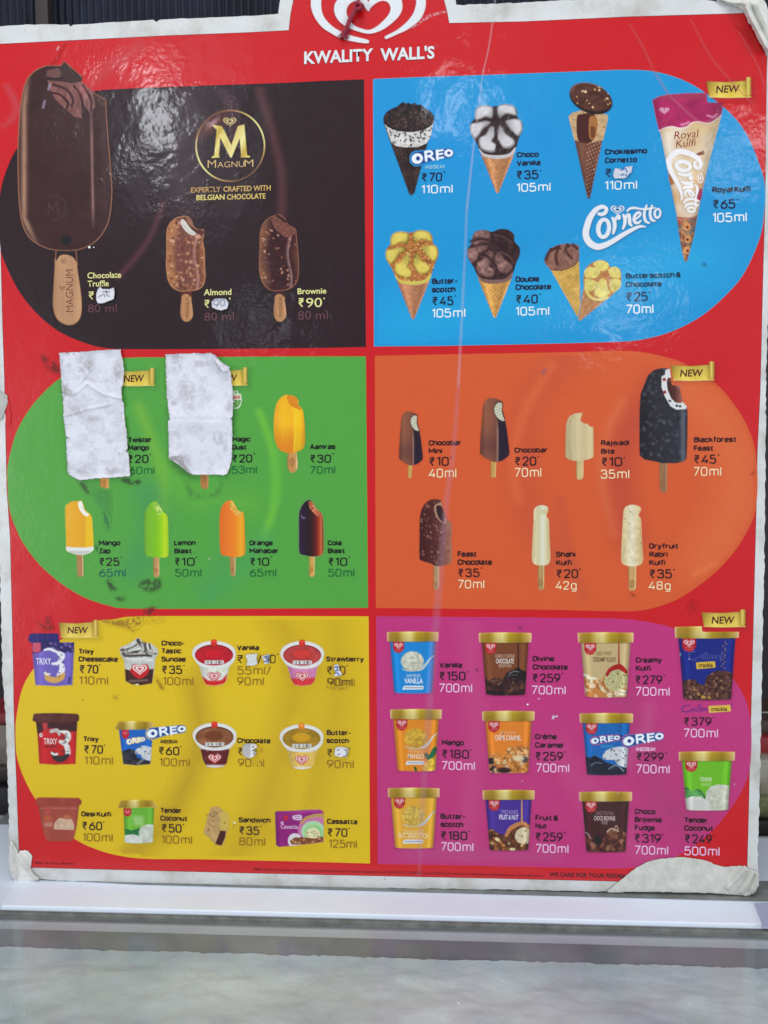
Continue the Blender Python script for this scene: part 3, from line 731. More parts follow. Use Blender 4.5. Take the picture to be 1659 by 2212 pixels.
item('A5', 'dark', [('Almond', 397, 1532, 600)], (RUPEE, 400, 1628, 440, 62, 588, 1556), ('80 ml', 400, 1720, 620, 62), CY, CY, DV, 44, 0.012)
item('A5', 'dark', [('Brownie', 1088, 1523, 1300)], (RUPEE + '90', 1092, 1622, 1268, 70, 1283, 1555), ('80 ml', 1092, 1713, 1312, 66), CY, CY, DV, 42, 0.012)
emit('slogan', panels['dark'], [T('A5', 'EXPERTLY', 302, 775, 522, 38, (190, 148, 92), .022), T('A5', 'CRAFTED WITH', 541, 768, 890, 38, (208, 168, 104), .022),
                                T('A5', 'BELGIAN', 342, 831, 550, 38, (224, 206, 122), .022), T('A5', 'CHOCOLATE', 568, 826, 852, 38, (216, 186, 108), .022)])
NV = (14, 36, 62); LW = (222, 236, 243)
item('B1', 'blue', None, (RUPEE + '70', 427, 970, 598, 74, 615, 888), ('110 ml', 425, 1070, 688, 74), NV, NV, LW, dotr=7)
item('B1', 'blue', [('Choco', 1218, 768, 1400), ('Vanilla', 1216, 838, 1414)], (RUPEE + '35', 1216, 950, 1396, 74, 1417, 876), ('105 ml', 1215, 1055, 1500, 74), NV, NV, LW, 43)
item('B2', 'blue', [('Chokissimo', 418, 683, 740), ('Cornetto', 418, 747, 663)], (RUPEE, 420, 857, 467, 68, None, None), ('110 ml', 415, 953, 665, 70), NV, NV, LW, 40)
item('B2', 'blue', [('Royal Kulfi', 1235, 973, 1528)], (RUPEE + '65', 1240, 1097, 1410, 72, 1430, 1025), ('105 ml', 1235, 1200, 1500, 74), NV, NV, LW, 43)
item('B3', 'blue', [('Butter-', 515, 698, 727), ('scotch', 513, 768, 710)], (RUPEE + '45', 515, 877, 692, 75, 711, 796), ('105 ml', 512, 978, 793, 76), NV, NV, LW, 45)
item('B3', 'blue', [('Double', 1207, 682, 1405), ('Chocolate', 1207, 748, 1503)], (RUPEE + '40', 1210, 862, 1392, 75, 1412, 781), ('105 ml', 1207, 962, 1490, 76), NV, NV, LW, 45)
item('B4', 'blue', [('Butterscotch &', 668, 583, 1052), ('Chocolate', 668, 643, 918)], (RUPEE + '25', 670, 743, 820, 65, 836, 675), ('70 ml', 668, 830, 862, 66), (32, 66, 92), (22, 56, 86), LW, 36)
GK = (8, 36, 28); GV = (22, 108, 62)
item('C1', 'green', [('Twister', 1118, 852, 1325), ('Mango', 1118, 921, 1300)], (RUPEE + '20', 1115, 1032, 1296, 72, 1313, 956), ('60 ml', 1130, 1130, 1350, 68), GK, GK, GV, 44)
item('C2', 'green', [('Magic', 572, 765, 713), ('Dust', 572, 828, 684)], (RUPEE + '20', 570, 930, 728, 65, 745, 858), ('53ml', 568, 1018, 765, 62), GK, GK, GV, 38)
item('C2', 'green', [('Aamras', 1184, 825, 1385)], (RUPEE + '30', 1186, 932, 1350, 65, 1367, 860), ('70 ml', 1184, 1018, 1385, 62), GK, GK, GV, 38)
GB = (22, 104, 96)
item('C3', 'green', [('Mango', 862, 528, 1050), ('Zap', 862, 598, 963)], (RUPEE + '25', 865, 707, 1042, 72, 1060, 632), ('65 ml', 866, 802, 1098, 70), GK, GK, GB, 42)
item('C3', 'green', [('Lemon', 1520, 527, 1708), ('Blast', 1522, 598, 1675)], (RUPEE + '10', 1525, 707, 1700, 72, 1712, 632), ('50 ml', 1528, 802, 1760, 70), GK, GK, GV, 42)
item('C4', 'green', [('Orange', 562, 528, 767), ('Mahabar', 562, 597, 818)], (RUPEE + '10', 568, 707, 735, 72, 752, 628), ('65 ml', 566, 801, 798, 70), GK, GK, GV, 42)
item('C4', 'green', [('Cola', 1246, 528, 1367), ('Blast', 1246, 597, 1397)], (RUPEE + '10', 1252, 707, 1417, 72, 1434, 628), ('50 ml', 1250, 801, 1480, 70), GK, GK, GV, 42)
OK_ = (66, 16, 16); OV = (255, 214, 172)
item('D1', 'orange', [('Chocobar', 487, 835, 758), ('Mini', 487, 902, 600)], (RUPEE + '10', 490, 1005, 654, 76, 672, 932), ('40 ml', 487, 1103, 718, 78), OK_, OK_, OV, 43)
item('D1', 'orange', [('Chocobar', 1198, 895, 1475)], (RUPEE + '20', 1200, 1003, 1380, 76, 1397, 925), ('70 ml', 1198, 1097, 1423, 78), OK_, OK_, OV, 42)
item('D2', 'orange', [('Rajwadi', 388, 765, 604), ('Bite', 388, 829, 492)], (RUPEE + '10', 392, 925, 550, 70, 566, 858), ('35 ml', 386, 1018, 605, 70), OK_, OK_, OV, 38)
item('D2', 'orange', [('Blackforest', 1095, 742, 1420), ('Feast', 1095, 807, 1244)], (RUPEE + '45', 1095, 906, 1265, 70, 1283, 838), ('70 ml', 1090, 998, 1305, 70), OK_, OK_, OV, 40)
item('D3', 'orange', [('Feast', 727, 597, 885), ('Chocolate', 727, 664, 1013)], (RUPEE + '35', 730, 765, 908, 72, 925, 690), ('70 ml', 727, 860, 950, 74), OK_, OK_, OV, 45)
item('D4', 'orange', [('Shahi', 45, 549, 195), ('Kulfi', 47, 612, 167)], (RUPEE + '20', 48, 710, 215, 68, 229, 640), ('42 g', 42, 797, 203, 66), OK_, OK_, OV, 40)
item('D4', 'orange', [('Dryfruit', 755, 486, 977), ('Rabri', 756, 549, 897), ('Kulfi', 756, 611, 879)], (RUPEE + '35', 757, 712, 928, 70, 945, 645), ('48 g', 750, 798, 918, 66), OK_, OK_, OV, 40)
YK = (68, 46, 6); YV = (152, 116, 12)
item('E1', 'yellow', [('Trixy', 598, 385, 732), ('Cheesecake', 598, 452, 942)], (RUPEE + '70', 605, 555, 770, 75, 783, 478), ('110 ml', 602, 652, 858, 74), YK, YK, YV, 45)
item('E1', 'yellow', [('Choco-', 1322, 312, 1525), ('Tastic', 1322, 380, 1495), ('Sundae', 1322, 452, 1535)], (RUPEE + '35', 1325, 560, 1503, 75, 1520, 485), ('100 ml', 1335, 658, 1603, 74), YK, YK, YV, 43)
item('E1', 'yellow', [('Trixy', 640, 1150, 775)], (RUPEE + '70', 645, 1255, 812, 75, 825, 1180), ('110 ml', 648, 1350, 900, 74), YK, YK, YV, 45)
item('E1', 'yellow', [('AND CREAM', 1310, 1166, 1462)], (RUPEE + '60', 1298, 1268, 1478, 75, 1493, 1192), ('100 ml', 1303, 1365, 1573, 74), (110, 88, 14), YK, YV, 32)
item('E2', 'yellow', [('Vanilla', 453, 352, 647)], (RUPEE, 455, 468, 507, 75, 808, 388), [('55 ml/', 457, 565, 750, 74), ('90 ml', 455, 658, 690, 74)], YK, YK, YV, 43)
emit('price', panels['yellow'], [ST('E2', '/', 632, 468, 668, 75, YK, .11), ST('E2', '0', 740, 466, 791, 76, YK, .11)])
item('E2', 'yellow', [('Strawberry', 1232, 450, 1562)], (RUPEE, 1237, 565, 1285, 72, 1415, 488), ('90 ml', 1240, 665, 1465, 72), YK, YK, (120, 84, 14), 42)
emit('price', panels['yellow'], [ST('E2', '0', 1350, 566, 1400, 76, YK, .11), ST('E2', '90 ml', 1252, 668, 1482, 72, (140, 102, 14), .08, layer=.00033)])
item('E2', 'yellow', [('Chocolate', 455, 1163, 747)], (RUPEE, 462, 1272, 500, 70, 640, 1200), ('90 ml', 462, 1370, 693, 74), YK, YK, YV, 44)
item('E2', 'yellow', [('Butter-', 1237, 1093, 1452), ('scotch', 1235, 1163, 1432)], (RUPEE, 1240, 1285, 1285, 72, 1436, 1208), ('90 ml', 1240, 1382, 1475, 74), YK, YK, YV, 44)
item('E3', 'yellow', [('Desi Kulfi', 622, 668, 884)], (RUPEE + '60', 628, 787, 805, 75, 819, 716), ('100 ml', 633, 885, 898, 74), YK, YK, YV, 43)
item('E3', 'yellow', [('Tender', 1312, 637, 1500), ('Coconut', 1312, 705, 1550)], (RUPEE + '50', 1322, 808, 1498, 75, 1515, 738), ('100 ml', 1322, 905, 1592, 74), YK, YK, YV, 43)
item('E4', 'yellow', [('Sandwich', 468, 720, 747)], (RUPEE + '35', 472, 828, 648, 75, 664, 755), ('80 ml', 472, 922, 703, 74), YK, YK, YV, 43)
item('E4', 'yellow', [('Cassatta', 1240, 733, 1505)], (RUPEE + '70', 1243, 845, 1418, 75, 1432, 772), ('125ml', 1255, 942, 1503, 74), YK, YK, YV, 43)
PK = (58, 16, 50); PV = (238, 190, 224)
item('F1', 'pink', [('Vanilla', 533, 480, 723)], (RUPEE + '150', 533, 585, 752, 74, 768, 513), ('700 ml', 530, 683, 808, 74), PK, PK, PV, 43)
item('F1', 'pink', [('Divine', 1308, 426, 1487), ('Chocolate', 1308, 495, 1600)], (RUPEE + '259', 1305, 602, 1538, 74, 1555, 527), ('700 ml', 1297, 700, 1583, 74), PK, PK, PV, 43)
item('F1', 'pink', [('Mango', 555, 1122, 737)], (RUPEE + '180', 555, 1232, 780, 74, 795, 1160), None, PK, PK, PV, 43)
item('F1', 'pink', [('Crème', 1328, 1073, 1510), ('Caramel', 1328, 1143, 1562)], (RUPEE + '259', 1330, 1250, 1560, 74, 1578, 1178), None, PK, PK, PV, 43)
item('F3', 'pink', None, None, ('700 ml', 552, 248, 830, 74), PK, PK, PV)
item('F3', 'pink', None, None, ('700 ml', 1335, 267, 1612, 74), PK, PK, PV)
item('F3', 'pink', [('Butter-', 543, 655, 751), ('scotch', 543, 722, 733)], (RUPEE + '180', 545, 830, 765, 74, 780, 760), ('700 ml', 545, 920, 818, 74), PK, PK, PV, 43)
item('F3', 'pink', [('Fruit &', 1330, 668, 1520), ('Nut', 1330, 735, 1425)], (RUPEE + '259', 1330, 840, 1557, 74, 1574, 770), ('700 ml', 1332, 935, 1607, 74), PK, PK, PV, 43)
item('F2', 'pink', [('Creamy', 578, 513, 793), ('Kulfi', 578, 580, 703)], (RUPEE + '279', 575, 688, 795, 72, 812, 617), ('700 ml', 575, 783, 857, 74), PK, PK, PV, 42)
item('F2', 'pink', None, (RUPEE + '379', 972, 1030, 1198, 72, 1215, 958), ('700 ml', 968, 1123, 1252, 74), PK, PK, PV, 42)
item('F2', 'pink', [('AND CREAM', 578, 1235, 738)], (RUPEE + '299', 585, 1316, 808, 70, 826, 1250), None, (232, 176, 206), PK, PV, 32)
item('F4', 'pink', None, None, ('700 ml', 580, 272, 857, 74), PK, PK, PV)
item('F4', 'pink', [('Choco', 570, 606, 740), ('Brownie', 570, 672, 792), ('Fudge', 570, 738, 735)], (RUPEE + '319', 568, 840, 785, 74, 801, 772), ('700 ml', 568, 935, 845, 74), PK, PK, PV, 42)
item('F4', 'pink', [('Tender', 975, 676, 1167), ('Coconut', 975, 741, 1213)], (RUPEE + '249', 978, 845, 1202, 74, 1218, 775), ('500 ml', 975, 942, 1265, 74), PK, PK, PV, 42)
emit('caption', panels['blue'], [ST('B1', 'AND CREAM', 455, 862, 618, 30, (160, 212, 230), .15)])
fine = "*MRP inclusive of all taxes. Ice Cream, Ice Candy, Frozen Dessert. Creative visualization only. BORNVITA, CADBURY and CRACKLE are trademarks of Mondelez International group, used under licence."
for _t in [T('G2', fine, 22, 302, 1950, 17, (132, 22, 32), 0.008, layer=.0003), T('H2', '*Max. & Rent. Mattern', 372, 1812, 830, 26, (136, 24, 34), .015, layer=.0003),
                                T('G3', 'WE CARE FOR YOUR FEEDBACK', 305, 318, 830, 25, (84, 24, 20), .024, layer=.0003)]: emit('small_print', red_field, [_t])

# ------------------------------------------------------------------ pictures printed on the panels
LP = 0.00024
def pic_out(p, name, panel, label=None, extra=None, layer=None):
    return emit(name, panels[panel] if isinstance(panel, str) else panel, [p.piece(layer or LP)] + (extra or []), **({'label': label} if label else {}))
def heart(p, cx, cy, w, col, ring=True, a=1.0, clip=None):
    """little double heart emblem"""
    t = np.linspace(0, 2 * np.pi, 25)[:-1]
    hx = 16 * np.sin(t) ** 3 / 16; hy = -(13 * np.cos(t) - 5 * np.cos(2 * t) - 2 * np.cos(3 * t) - np.cos(4 * t)) / 16
    P = lambda k, d=0: np.column_stack([cx + hx * w / 2 * k, cy + hy * w / 2 * k * .78 + d])
    if ring:
        m = p.poly(P(1.0), None) * (1 - p.poly(P(.80), None)); p.over(m * a, col)
    m = p.poly(P(.60), None) * (1 - p.poly(P(.30), None)); p.over(m * a, col)
def stick(p, pts, top=(196, 150, 98), side=(228, 190, 140), mark=None, dark=(150, 100, 60)):
    m = p.poly(pts, top, smooth=False, soft=1.4)
    P = np.asarray(pts, float); x0, x1 = P[:, 0].min(), P[:, 0].max()
    u = (p.X - x0) / (x1 - x0)
    p.rgb = p.rgb * (1 - m[..., None]) + m[..., None] * (ramp(u, [(0, dark), (.22, top), (.78, top), (.9, side), (1, side)]) * (0.93 + .14 * p.nz(9, 3, sy=60))[..., None])
    if mark:
        p.ell(*mark, dark, a=.75); p.ell(mark[0], mark[1], mark[2] * .55, mark[3] * .55, top, a=.9)
        p.ell(mark[0], mark[1], mark[2] * .25, mark[3] * .25, dark, a=.7)

# --- big bitten chocolate bar
p = Pic('P', 28, 126, 250, 712, step=1.15)
body = [(39, 410), (38, 322), (43, 233), (54, 179), (74, 153), (100, 141), (132, 141), (138, 131), (160, 150), (179, 166), (176, 176), (206, 202), (229, 215), (230, 240), (234.5, 304), (242, 394), (241, 443), (234, 482), (216, 513), (193, 531), (164, 541), (121, 541), (91, 533), (62, 513), (47, 482), (41, 443)]
stk = [(122, 536), (118, 576), (114.5, 638), (114.5, 664), (122, 688), (140, 701), (159, 701), (173, 688), (177, 664), (175, 632), (167, 576), (164, 538)]
p.poly(catmull(stk, 3), (150, 105, 75)); stick(p, [(x + (1.2 if x < 146 else -1.2), y - (1 if y > 600 else 0)) for x, y in catmull(stk, 3)], (186, 142, 106), (196, 150, 112), dark=(170, 126, 92))
p.poly([(118, 536), (166, 536), (166, 566), (158, 556), (144, 550), (130, 552), (121, 562)], (52, 28, 32), smooth=True)
p.stroke([(121, 541), (120, 562)], 1.0, (156, 108, 84)); p.stroke([(164, 541), (167, 574)], 1.0, (156, 108, 84))
body = [tuple(q) for q in catmull(body[:5] + [body[5]] , 4, closed=False)] + body[6:15] + [tuple(q) for q in catmull(body[14:], 5, closed=False)][1:]
p.poly(body, (156, 108, 84), soft=1.4)
bm = p.poly([(145 + (x - 145) * .978, 340 + (y - 340) * .992) for x, y in body], (68, 47, 46), soft=1.5)
u = p.X; v = p.Y
band = np.exp(-((u - 52 - (v < 230) * (230 - v) * .12 - np.maximum(v - 470, 0) * .45) / 6.5) ** 2) * np.clip((v - 150) / 60, 0, 1) * np.clip((545 - v) / 60, 0, 1)
p.tint((168, 128, 104), band * .95 * bm)
b2 = np.exp(-((u - 199 - (v - 350) * .018) / 3.0) ** 2) * np.clip((v - 205) / 90, 0, 1) * np.clip((500 - v) / 50, 0, 1)
p.tint((156, 118, 112), b2 * .85 * bm)
b3 = np.exp(-((u - 226 - (v - 350) * .03) / 8) ** 2) * np.clip((v - 205) / 60, 0, 1) * np.clip((520 - v) / 50, 0, 1); p.tint((78, 58, 60), b3 * .6 * bm)
p.shade(0.92 + .16 * p.nz(26, 4), bm)
A = lambda pts: [tuple(q) for q in np.column_stack(cd('A1', np.array(pts)[:, 0], np.array(pts)[:, 1]))]
p.poly(A([(270, 470), (300, 420), (372, 398), (385, 375), (500, 465), (448, 502), (392, 482), (330, 488), (286, 488)]), (70, 52, 50), clip=bm)
p.poly(A([(284, 425), (350, 408), (372, 440), (360, 468), (300, 470), (278, 462)]), (112, 78, 74), clip=bm)
for q, c in (([(285, 486), (350, 490), (440, 502), (470, 560), (492, 620), (496, 712), (450, 706), (390, 655), (335, 600), (305, 550), (296, 510)], (136, 90, 84)),
             ([(440, 500), (500, 490), (560, 560), (575, 640), (545, 682), (510, 640), (486, 570)], (142, 98, 92)), ([(560, 560), (640, 606), (632, 640), (580, 640)], (84, 60, 52))):
    m = p.poly(A(q), c, clip=bm); p.shade(.72 + .5 * p.nz(7, 9, sy=16), m)
for q in ([(320, 510), (400, 540), (440, 600), (432, 640)], [(310, 560), (360, 570), (410, 620), (400, 655)], [(446, 520), (490, 580), (500, 700)], [(500, 510), (548, 600), (548, 668)], [(288, 468), (330, 476), (380, 470)]):
    p.stroke(A(q), 2.4, (58, 34, 38), a=.85, clip=bm)
for q, w_ in (([(300, 510), (292, 540)], 2.2), ([(270, 610), (260, 650)], 2.0)): p.stroke(A(q), w_, (170, 168, 190), a=.8, soft=4)
p.stroke([(152, 440 + 0), (146, 478)], 0.1, (58, 42, 50), a=.0)
for q in np.linspace(-1.2, 1.6, 2):
    pass
m = p.ell(118, 449, 26, 27, None) * (1 - p.ell(118, 449, 24.2, 25.2, None)); p.over(m * .35 * (p.X > 112), (112, 92, 96))
for q in ([(104, 462), (106, 438), (113, 455), (122, 436), (127, 462)],): p.stroke(q, 1.0, (96, 78, 84), smooth=False, a=.6)
p.ell(142.5, 519, 10, 10.5, (40, 10, 18), a=.9, soft=4)
ex = []
X, Y, t = text2d('A4', 'MAGNUM', 606, 1136, 606 + 352, 62, .0, rot=-math.pi / 2)
ex.append((onb(*cd('A4', X, Y), .0003), t, np.tile(np.append(albedo((128, 84, 70)), 1), (len(X), 1))))
ex.append(T('A4', '®', 552, 736, 552 + 46, 46, (140, 96, 78), layer=.0003, rot=-math.pi / 2))
heart(p, 134.5, 622, 15, (140, 94, 78))
pic_out(p, 'ice_cream_bar_picture', 'dark', 'large bitten dark chocolate bar with its name along the stick', ex)

# --- almond and brownie bars
def small_magnum(kind):
    dx = 0 if kind else 688
    p = Pic('A5', 105 + dx, 935, 425 + dx, 1735)
    if kind:
        body = [(118, 1300), (122, 1180), (122, 1070), (140, 1010), (185, 965), (230, 950), (272, 948), (305, 975), (322, 1020), (350, 1045), (395, 1048), (398, 1090), (390, 1130), (402, 1200), (405, 1300), (408, 1400), (392, 1460), (350, 1492), (300, 1500), (225, 1503), (165, 1475), (132, 1420), (122, 1360)]
        cin, cout = (124, 78, 66), (168, 112, 76)
    else:
        body = [(803, 1300), (808, 1180), (812, 1070), (835, 1000), (880, 960), (930, 938), (968, 940), (1000, 975), (1020, 1010), (1072, 1042), (1080, 1080), (1088, 1170), (1097, 1280), (1096, 1380), (1080, 1440), (1040, 1480), (990, 1496), (910, 1500), (860, 1478), (825, 1430), (808, 1370)]
        cin, cout = (66, 40, 42), (140, 92, 66)
    st = [(235 + dx, 1495), (232 + dx, 1560), (224 + dx, 1640), (228 + dx, 1690), (250 + dx, 1722), (285 + dx, 1724), (312 + dx, 1695), (316 + dx, 1650), (305 + dx, 1570), (300 + dx, 1495)]
    stick(p, catmull(st, 3), (184, 134, 92), (200, 150, 108), dark=(160, 112, 80))
    p.poly([(232 + dx, 1492), (302 + dx, 1492), (302 + dx, 1545), (280 + dx, 1525), (250 + dx, 1525), (232 + dx, 1540)], cin if not kind else (96, 52, 44), smooth=True)
    if kind: p.poly(body, (196, 140, 96), smooth=True, soft=1.5)
    else: p.poly(body, (158, 106, 78), smooth=True, soft=1.5)
    cx, cy = (262 + dx, 1230)
    m = p.poly([(cx + (x - cx) * .955, cy + (y - cy) * .98) for x, y in body], cin, smooth=True, soft=1.5)
    uu = (p.X - 118 - dx) / 290
    p.rgb = p.rgb * (1 - m[..., None]) + m[..., None] * ramp(uu + .05 * np.sin(p.Y / 60), [(0, cout), (.16, cout if kind else (104, 70, 58)), (.3, cin), (.7, cin), (.78, (176, 128, 118) if kind else (150, 116, 112)), (.82, cin if not kind else (118, 72, 58)), (1, (160, 104, 72) if kind else (96, 62, 48))])
    p.shade(.82 + .36 * p.nz(22, 8), m)
    if kind:
        p.dots(80, 4, 12, [(206, 156, 116), (190, 134, 96), (216, 170, 136), (176, 116, 84)], m, asp=.75, a=.75, soft=2.5)
        p.dots(60, 5, 10, [(92, 52, 42), (80, 44, 38)], m, asp=.5, a=.7)
        p.poly([(225, 985), (250, 975), (300, 1040), (338, 1072), (325, 1090), (280, 1075), (240, 1030)], (212, 206, 196), smooth=True)
        p.stroke([(240, 1010), (290, 1060), (325, 1078)], 4, (184, 176, 164), a=.6)
        p.poly([(255, 965), (300, 975), (330, 1040), (395, 1055), (390, 1085), (345, 1075), (305, 1040)], (92, 54, 48), smooth=True)
        p.poly([(270, 958), (305, 985), (320, 1030), (300, 1020), (275, 990)], (150, 104, 84), smooth=True)
    else:
        p.dots(34, 7, 10, [(190, 136, 106), (150, 98, 78), (200, 150, 124)], m, asp=.7, a=.9)
        mm = p.poly([(895, 965), (960, 945), (1000, 985), (1070, 1045), (1060, 1085), (1000, 1105), (960, 1075), (915, 1030)], (122, 78, 68), smooth=True, clip=m)
        p.shade(.75 + .5 * p.nz(16, 5), mm)
        p.stroke([(935, 945), (1000, 990)], 8, (62, 34, 32))
    ex = [T('A5', 'MAGNUM', 288 + dx, 1690, 288 + dx + 145, 26, (130, 84, 58), .0, layer=.0003, rot=-math.pi / 2)]
    pic_out(p, 'ice_cream_bar_picture', 'dark', 'bar in milk chocolate with almond bits, vanilla showing in the bite' if kind else 'dark chocolate bar with brownie bits, bitten at the top', ex)
small_magnum(1); small_magnum(0)

# --- round gold emblem
p = Pic('A5', 325, 155, 860, 705)
th = np.arctan2(p.Y - 430, p.X - 592)
r = np.hypot((p.X - 592) / 252, (p.Y - 430) / 261)
ring = p.mk((np.abs(r - 1) * 256 - 5.5), 1.3)
gold = ramp((np.sin(th * 2 + 2.6) + 1) / 2, [(0, (112, 76, 56)), (.5, (176, 140, 90)), (1, (236, 226, 150))])
p.over(ring, gold)
p.ell(455, 275, 70, 26, (150, 84, 70), rot=-.7, soft=26, a=.55); p.ell(465, 262, 24, 9, (214, 180, 190), rot=-.7, soft=10, a=.75)
g2 = ramp(((p.X * .8 + (p.Y - 400) * .5) % 230) / 230, [(0, (214, 192, 110)), (.35, (238, 228, 156)), (.6, (196, 164, 70)), (.8, (232, 216, 130)), (1, (214, 192, 110))])
Mo = [(455, 275), (505, 285), (545, 272), (592, 395), (655, 268), (695, 272), (700, 300), (712, 500), (735, 506), (735, 514), (655, 514), (655, 506), (672, 500), (660, 370), (592, 515), (580, 505), (518, 360), (508, 500), (515, 514), (455, 520), (455, 510), (475, 500), (492, 320), (470, 285)]
Mo = [(455, 275), (530, 285), (600, 425), (648, 285), (695, 272), (716, 500), (738, 506), (736, 516), (668, 516), (672, 500), (662, 372), (602, 516), (592, 516), (518, 370), (508, 500), (514, 516), (455, 520), (457, 510), (474, 500), (492, 312), (470, 290)]
p.poly(Mo, g2)
heart(p, 588, 250, 98, (214, 190, 130))
ex = []
for s_, a_, e_, cp_ in (('M', 425, 487, 58), ('AGNU', 497, 695, 44), ('M', 697, 762, 54)):
    ex.append(T('A5', s_, a_, 593 - (a_ - 425) * .03, e_, cp_, (212, 176, 122), -.006, layer=.0003))
pic_out(p, 'round_emblem', 'dark', 'thin gold ring round a gold letter and small heart', ex)

# --- cookie cone with crumbs
def oreo(c, x0, x1, y0, y1, parent, halo=True, lay=.0003):
    fx = (x1 - x0) / 340.0; fy = (y1 - y0) / 120.0
    q = lambda x, y: (x0 + (x - 345) * fx, y0 + (y - 702) * fy)
    p = Pic(c, *q(315, 680), *q(705, 850), step=1.1)
    if halo:
        for w_, col, a_ in ((1.0, (60, 120, 178), .8), (.86, (28, 74, 140), 1)):
            pts = [q(392, 776), q(480, 756), q(560, 742), q(655, 730)]
            p.stroke(pts, [62 * fy * w_, 50 * fy * w_, 44 * fy * w_, 42 * fy * w_], col, a=a_)
    Wc = (236, 240, 247)
    m = p.ell(*q(392, 776), 48 * fx, 44 * fy, Wc, rot=-.25); p.ell(*q(398, 775), 16 * fx, 18 * fy, (28, 60, 130), rot=-.1)
    sw = lambda L_, w_: p.stroke([q(*z) for z in L_], w_ * (fx + fy) / 2, Wc, smooth=False)
    sw([(466, 792), (460, 722)], 11); p.stroke([q(460, 724), q(498, 716), q(516, 734), q(498, 754), q(466, 760)], 10 * (fx + fy) / 2, Wc); sw([(492, 754), (528, 784)], 10)
    sw([(560, 780), (555, 712)], 11)
    for yy, e in ((714, 604), (743, 600), (774, 608)): sw([(556, yy), (e, yy - 8)], 8)
    p.ell(*q(652, 730), 37 * fx, 32 * fy, Wc, rot=-.15); p.ell(*q(654, 729), 14 * fx, 12 * fy, (28, 60, 130))
    emit('wordmark', parent, [p.piece(lay)])
def coneout(p, rimx0, rimx1, rimy, tip, col, tex=1, ry=30, wafer=True, hl=1.25, seed=1):
    """tapering wafer body below a rim"""
    cx = (rimx0 + rimx1) / 2
    m = p.poly([(rimx0, rimy), (rimx1, rimy - 4), (tip[0] + 9, tip[1]), (tip[0] - 9, tip[1])], col, soft=1.3)
    f = (p.Y - rimy) / (tip[1] - rimy); xl = rimx0 + (tip[0] - 9 - rimx0) * f; xr = rimx1 + (tip[0] + 9 - rimx1) * f
    u = np.clip((p.X - xl) / np.maximum(xr - xl, 1), 0, 1)
    p.shade(ramp(u, [(0, (.85,) * 3), (.2, (hl,) * 3), (.5, (1.02,) * 3), (.85, (.92,) * 3), (1, (hl * .95,) * 3)])[..., 0], m)
    if wafer:
        g1 = np.abs(((p.X * .9 + p.Y) / 34) % 1 - .5); g2 = np.abs(((p.X * 1.1 - p.Y) / 34) % 1 - .5)
        p.shade(1 + .10 * ((g1 > .38) | (g2 > .38)) - .05, m)
        ed = np.clip(np.abs(u - .5) * 2 - .55, 0, 1); p.shade(1 + ed * .5 * (p.nz(9, seed) - .35), m)
    p.shade(.86 + .28 * p.nz(15, seed + 3), m)
    return m
p = Pic('B1', 95, 290, 550, 1095)
m = p.poly([(110, 470), (535, 420), (480, 640), (370, 1060), (342, 1082), (325, 1070), (175, 660)], (56, 44, 40)); p.shade(.65 + .7 * p.nz(20, 3, sy=60), m)
mm = p.poly([(165, 640), (475, 630), (365, 1070), (335, 1082)], None)
p.shade(1 + .5 * ((np.abs(((p.X + p.Y * .7) / 30) % 1 - .5) > .36) & (np.abs(p.X - 330) > (1080 - p.Y) * .16)), mm)
w = p.poly([(122, 490), (528, 470), (505, 590), (470, 650), (400, 680), (290, 684), (215, 672), (175, 640)], (212, 208, 204), smooth=False)
p.dots(95, 3, 10, [(40, 34, 34), (60, 52, 50)], w, asp=.5); p.shade(.84 + .3 * p.nz(40, 7), w)
p.ell(322, 452, 212, 104, (48, 38, 36)); t_ = p.ell(322, 436, 206, 102, (58, 46, 44))
p.dots(30, 9, 20, [(48, 38, 38)], p.poly([(200, 350), (420, 330), (500, 380), (180, 390)], None), box=(220, 318, 440, 350))
t_ = np.maximum(t_, p.poly([(225, 345), (250, 320), (275, 305), (292, 320), (320, 312), (345, 325), (370, 312), (392, 330), (430, 335), (450, 355)], (48, 38, 38)))
p.shade(.45 + 1.2 * p.nz(17, 21), t_); p.dots(70, 23, 11, [(100, 84, 74), (34, 28, 30), (84, 68, 62)], t_, asp=.6, a=.7)
pic_out(p, 'cone_picture', 'blue', 'black cookie crumb cone with a speckled white band')
oreo('B1', 345, 685, 702, 822, panels['blue'])

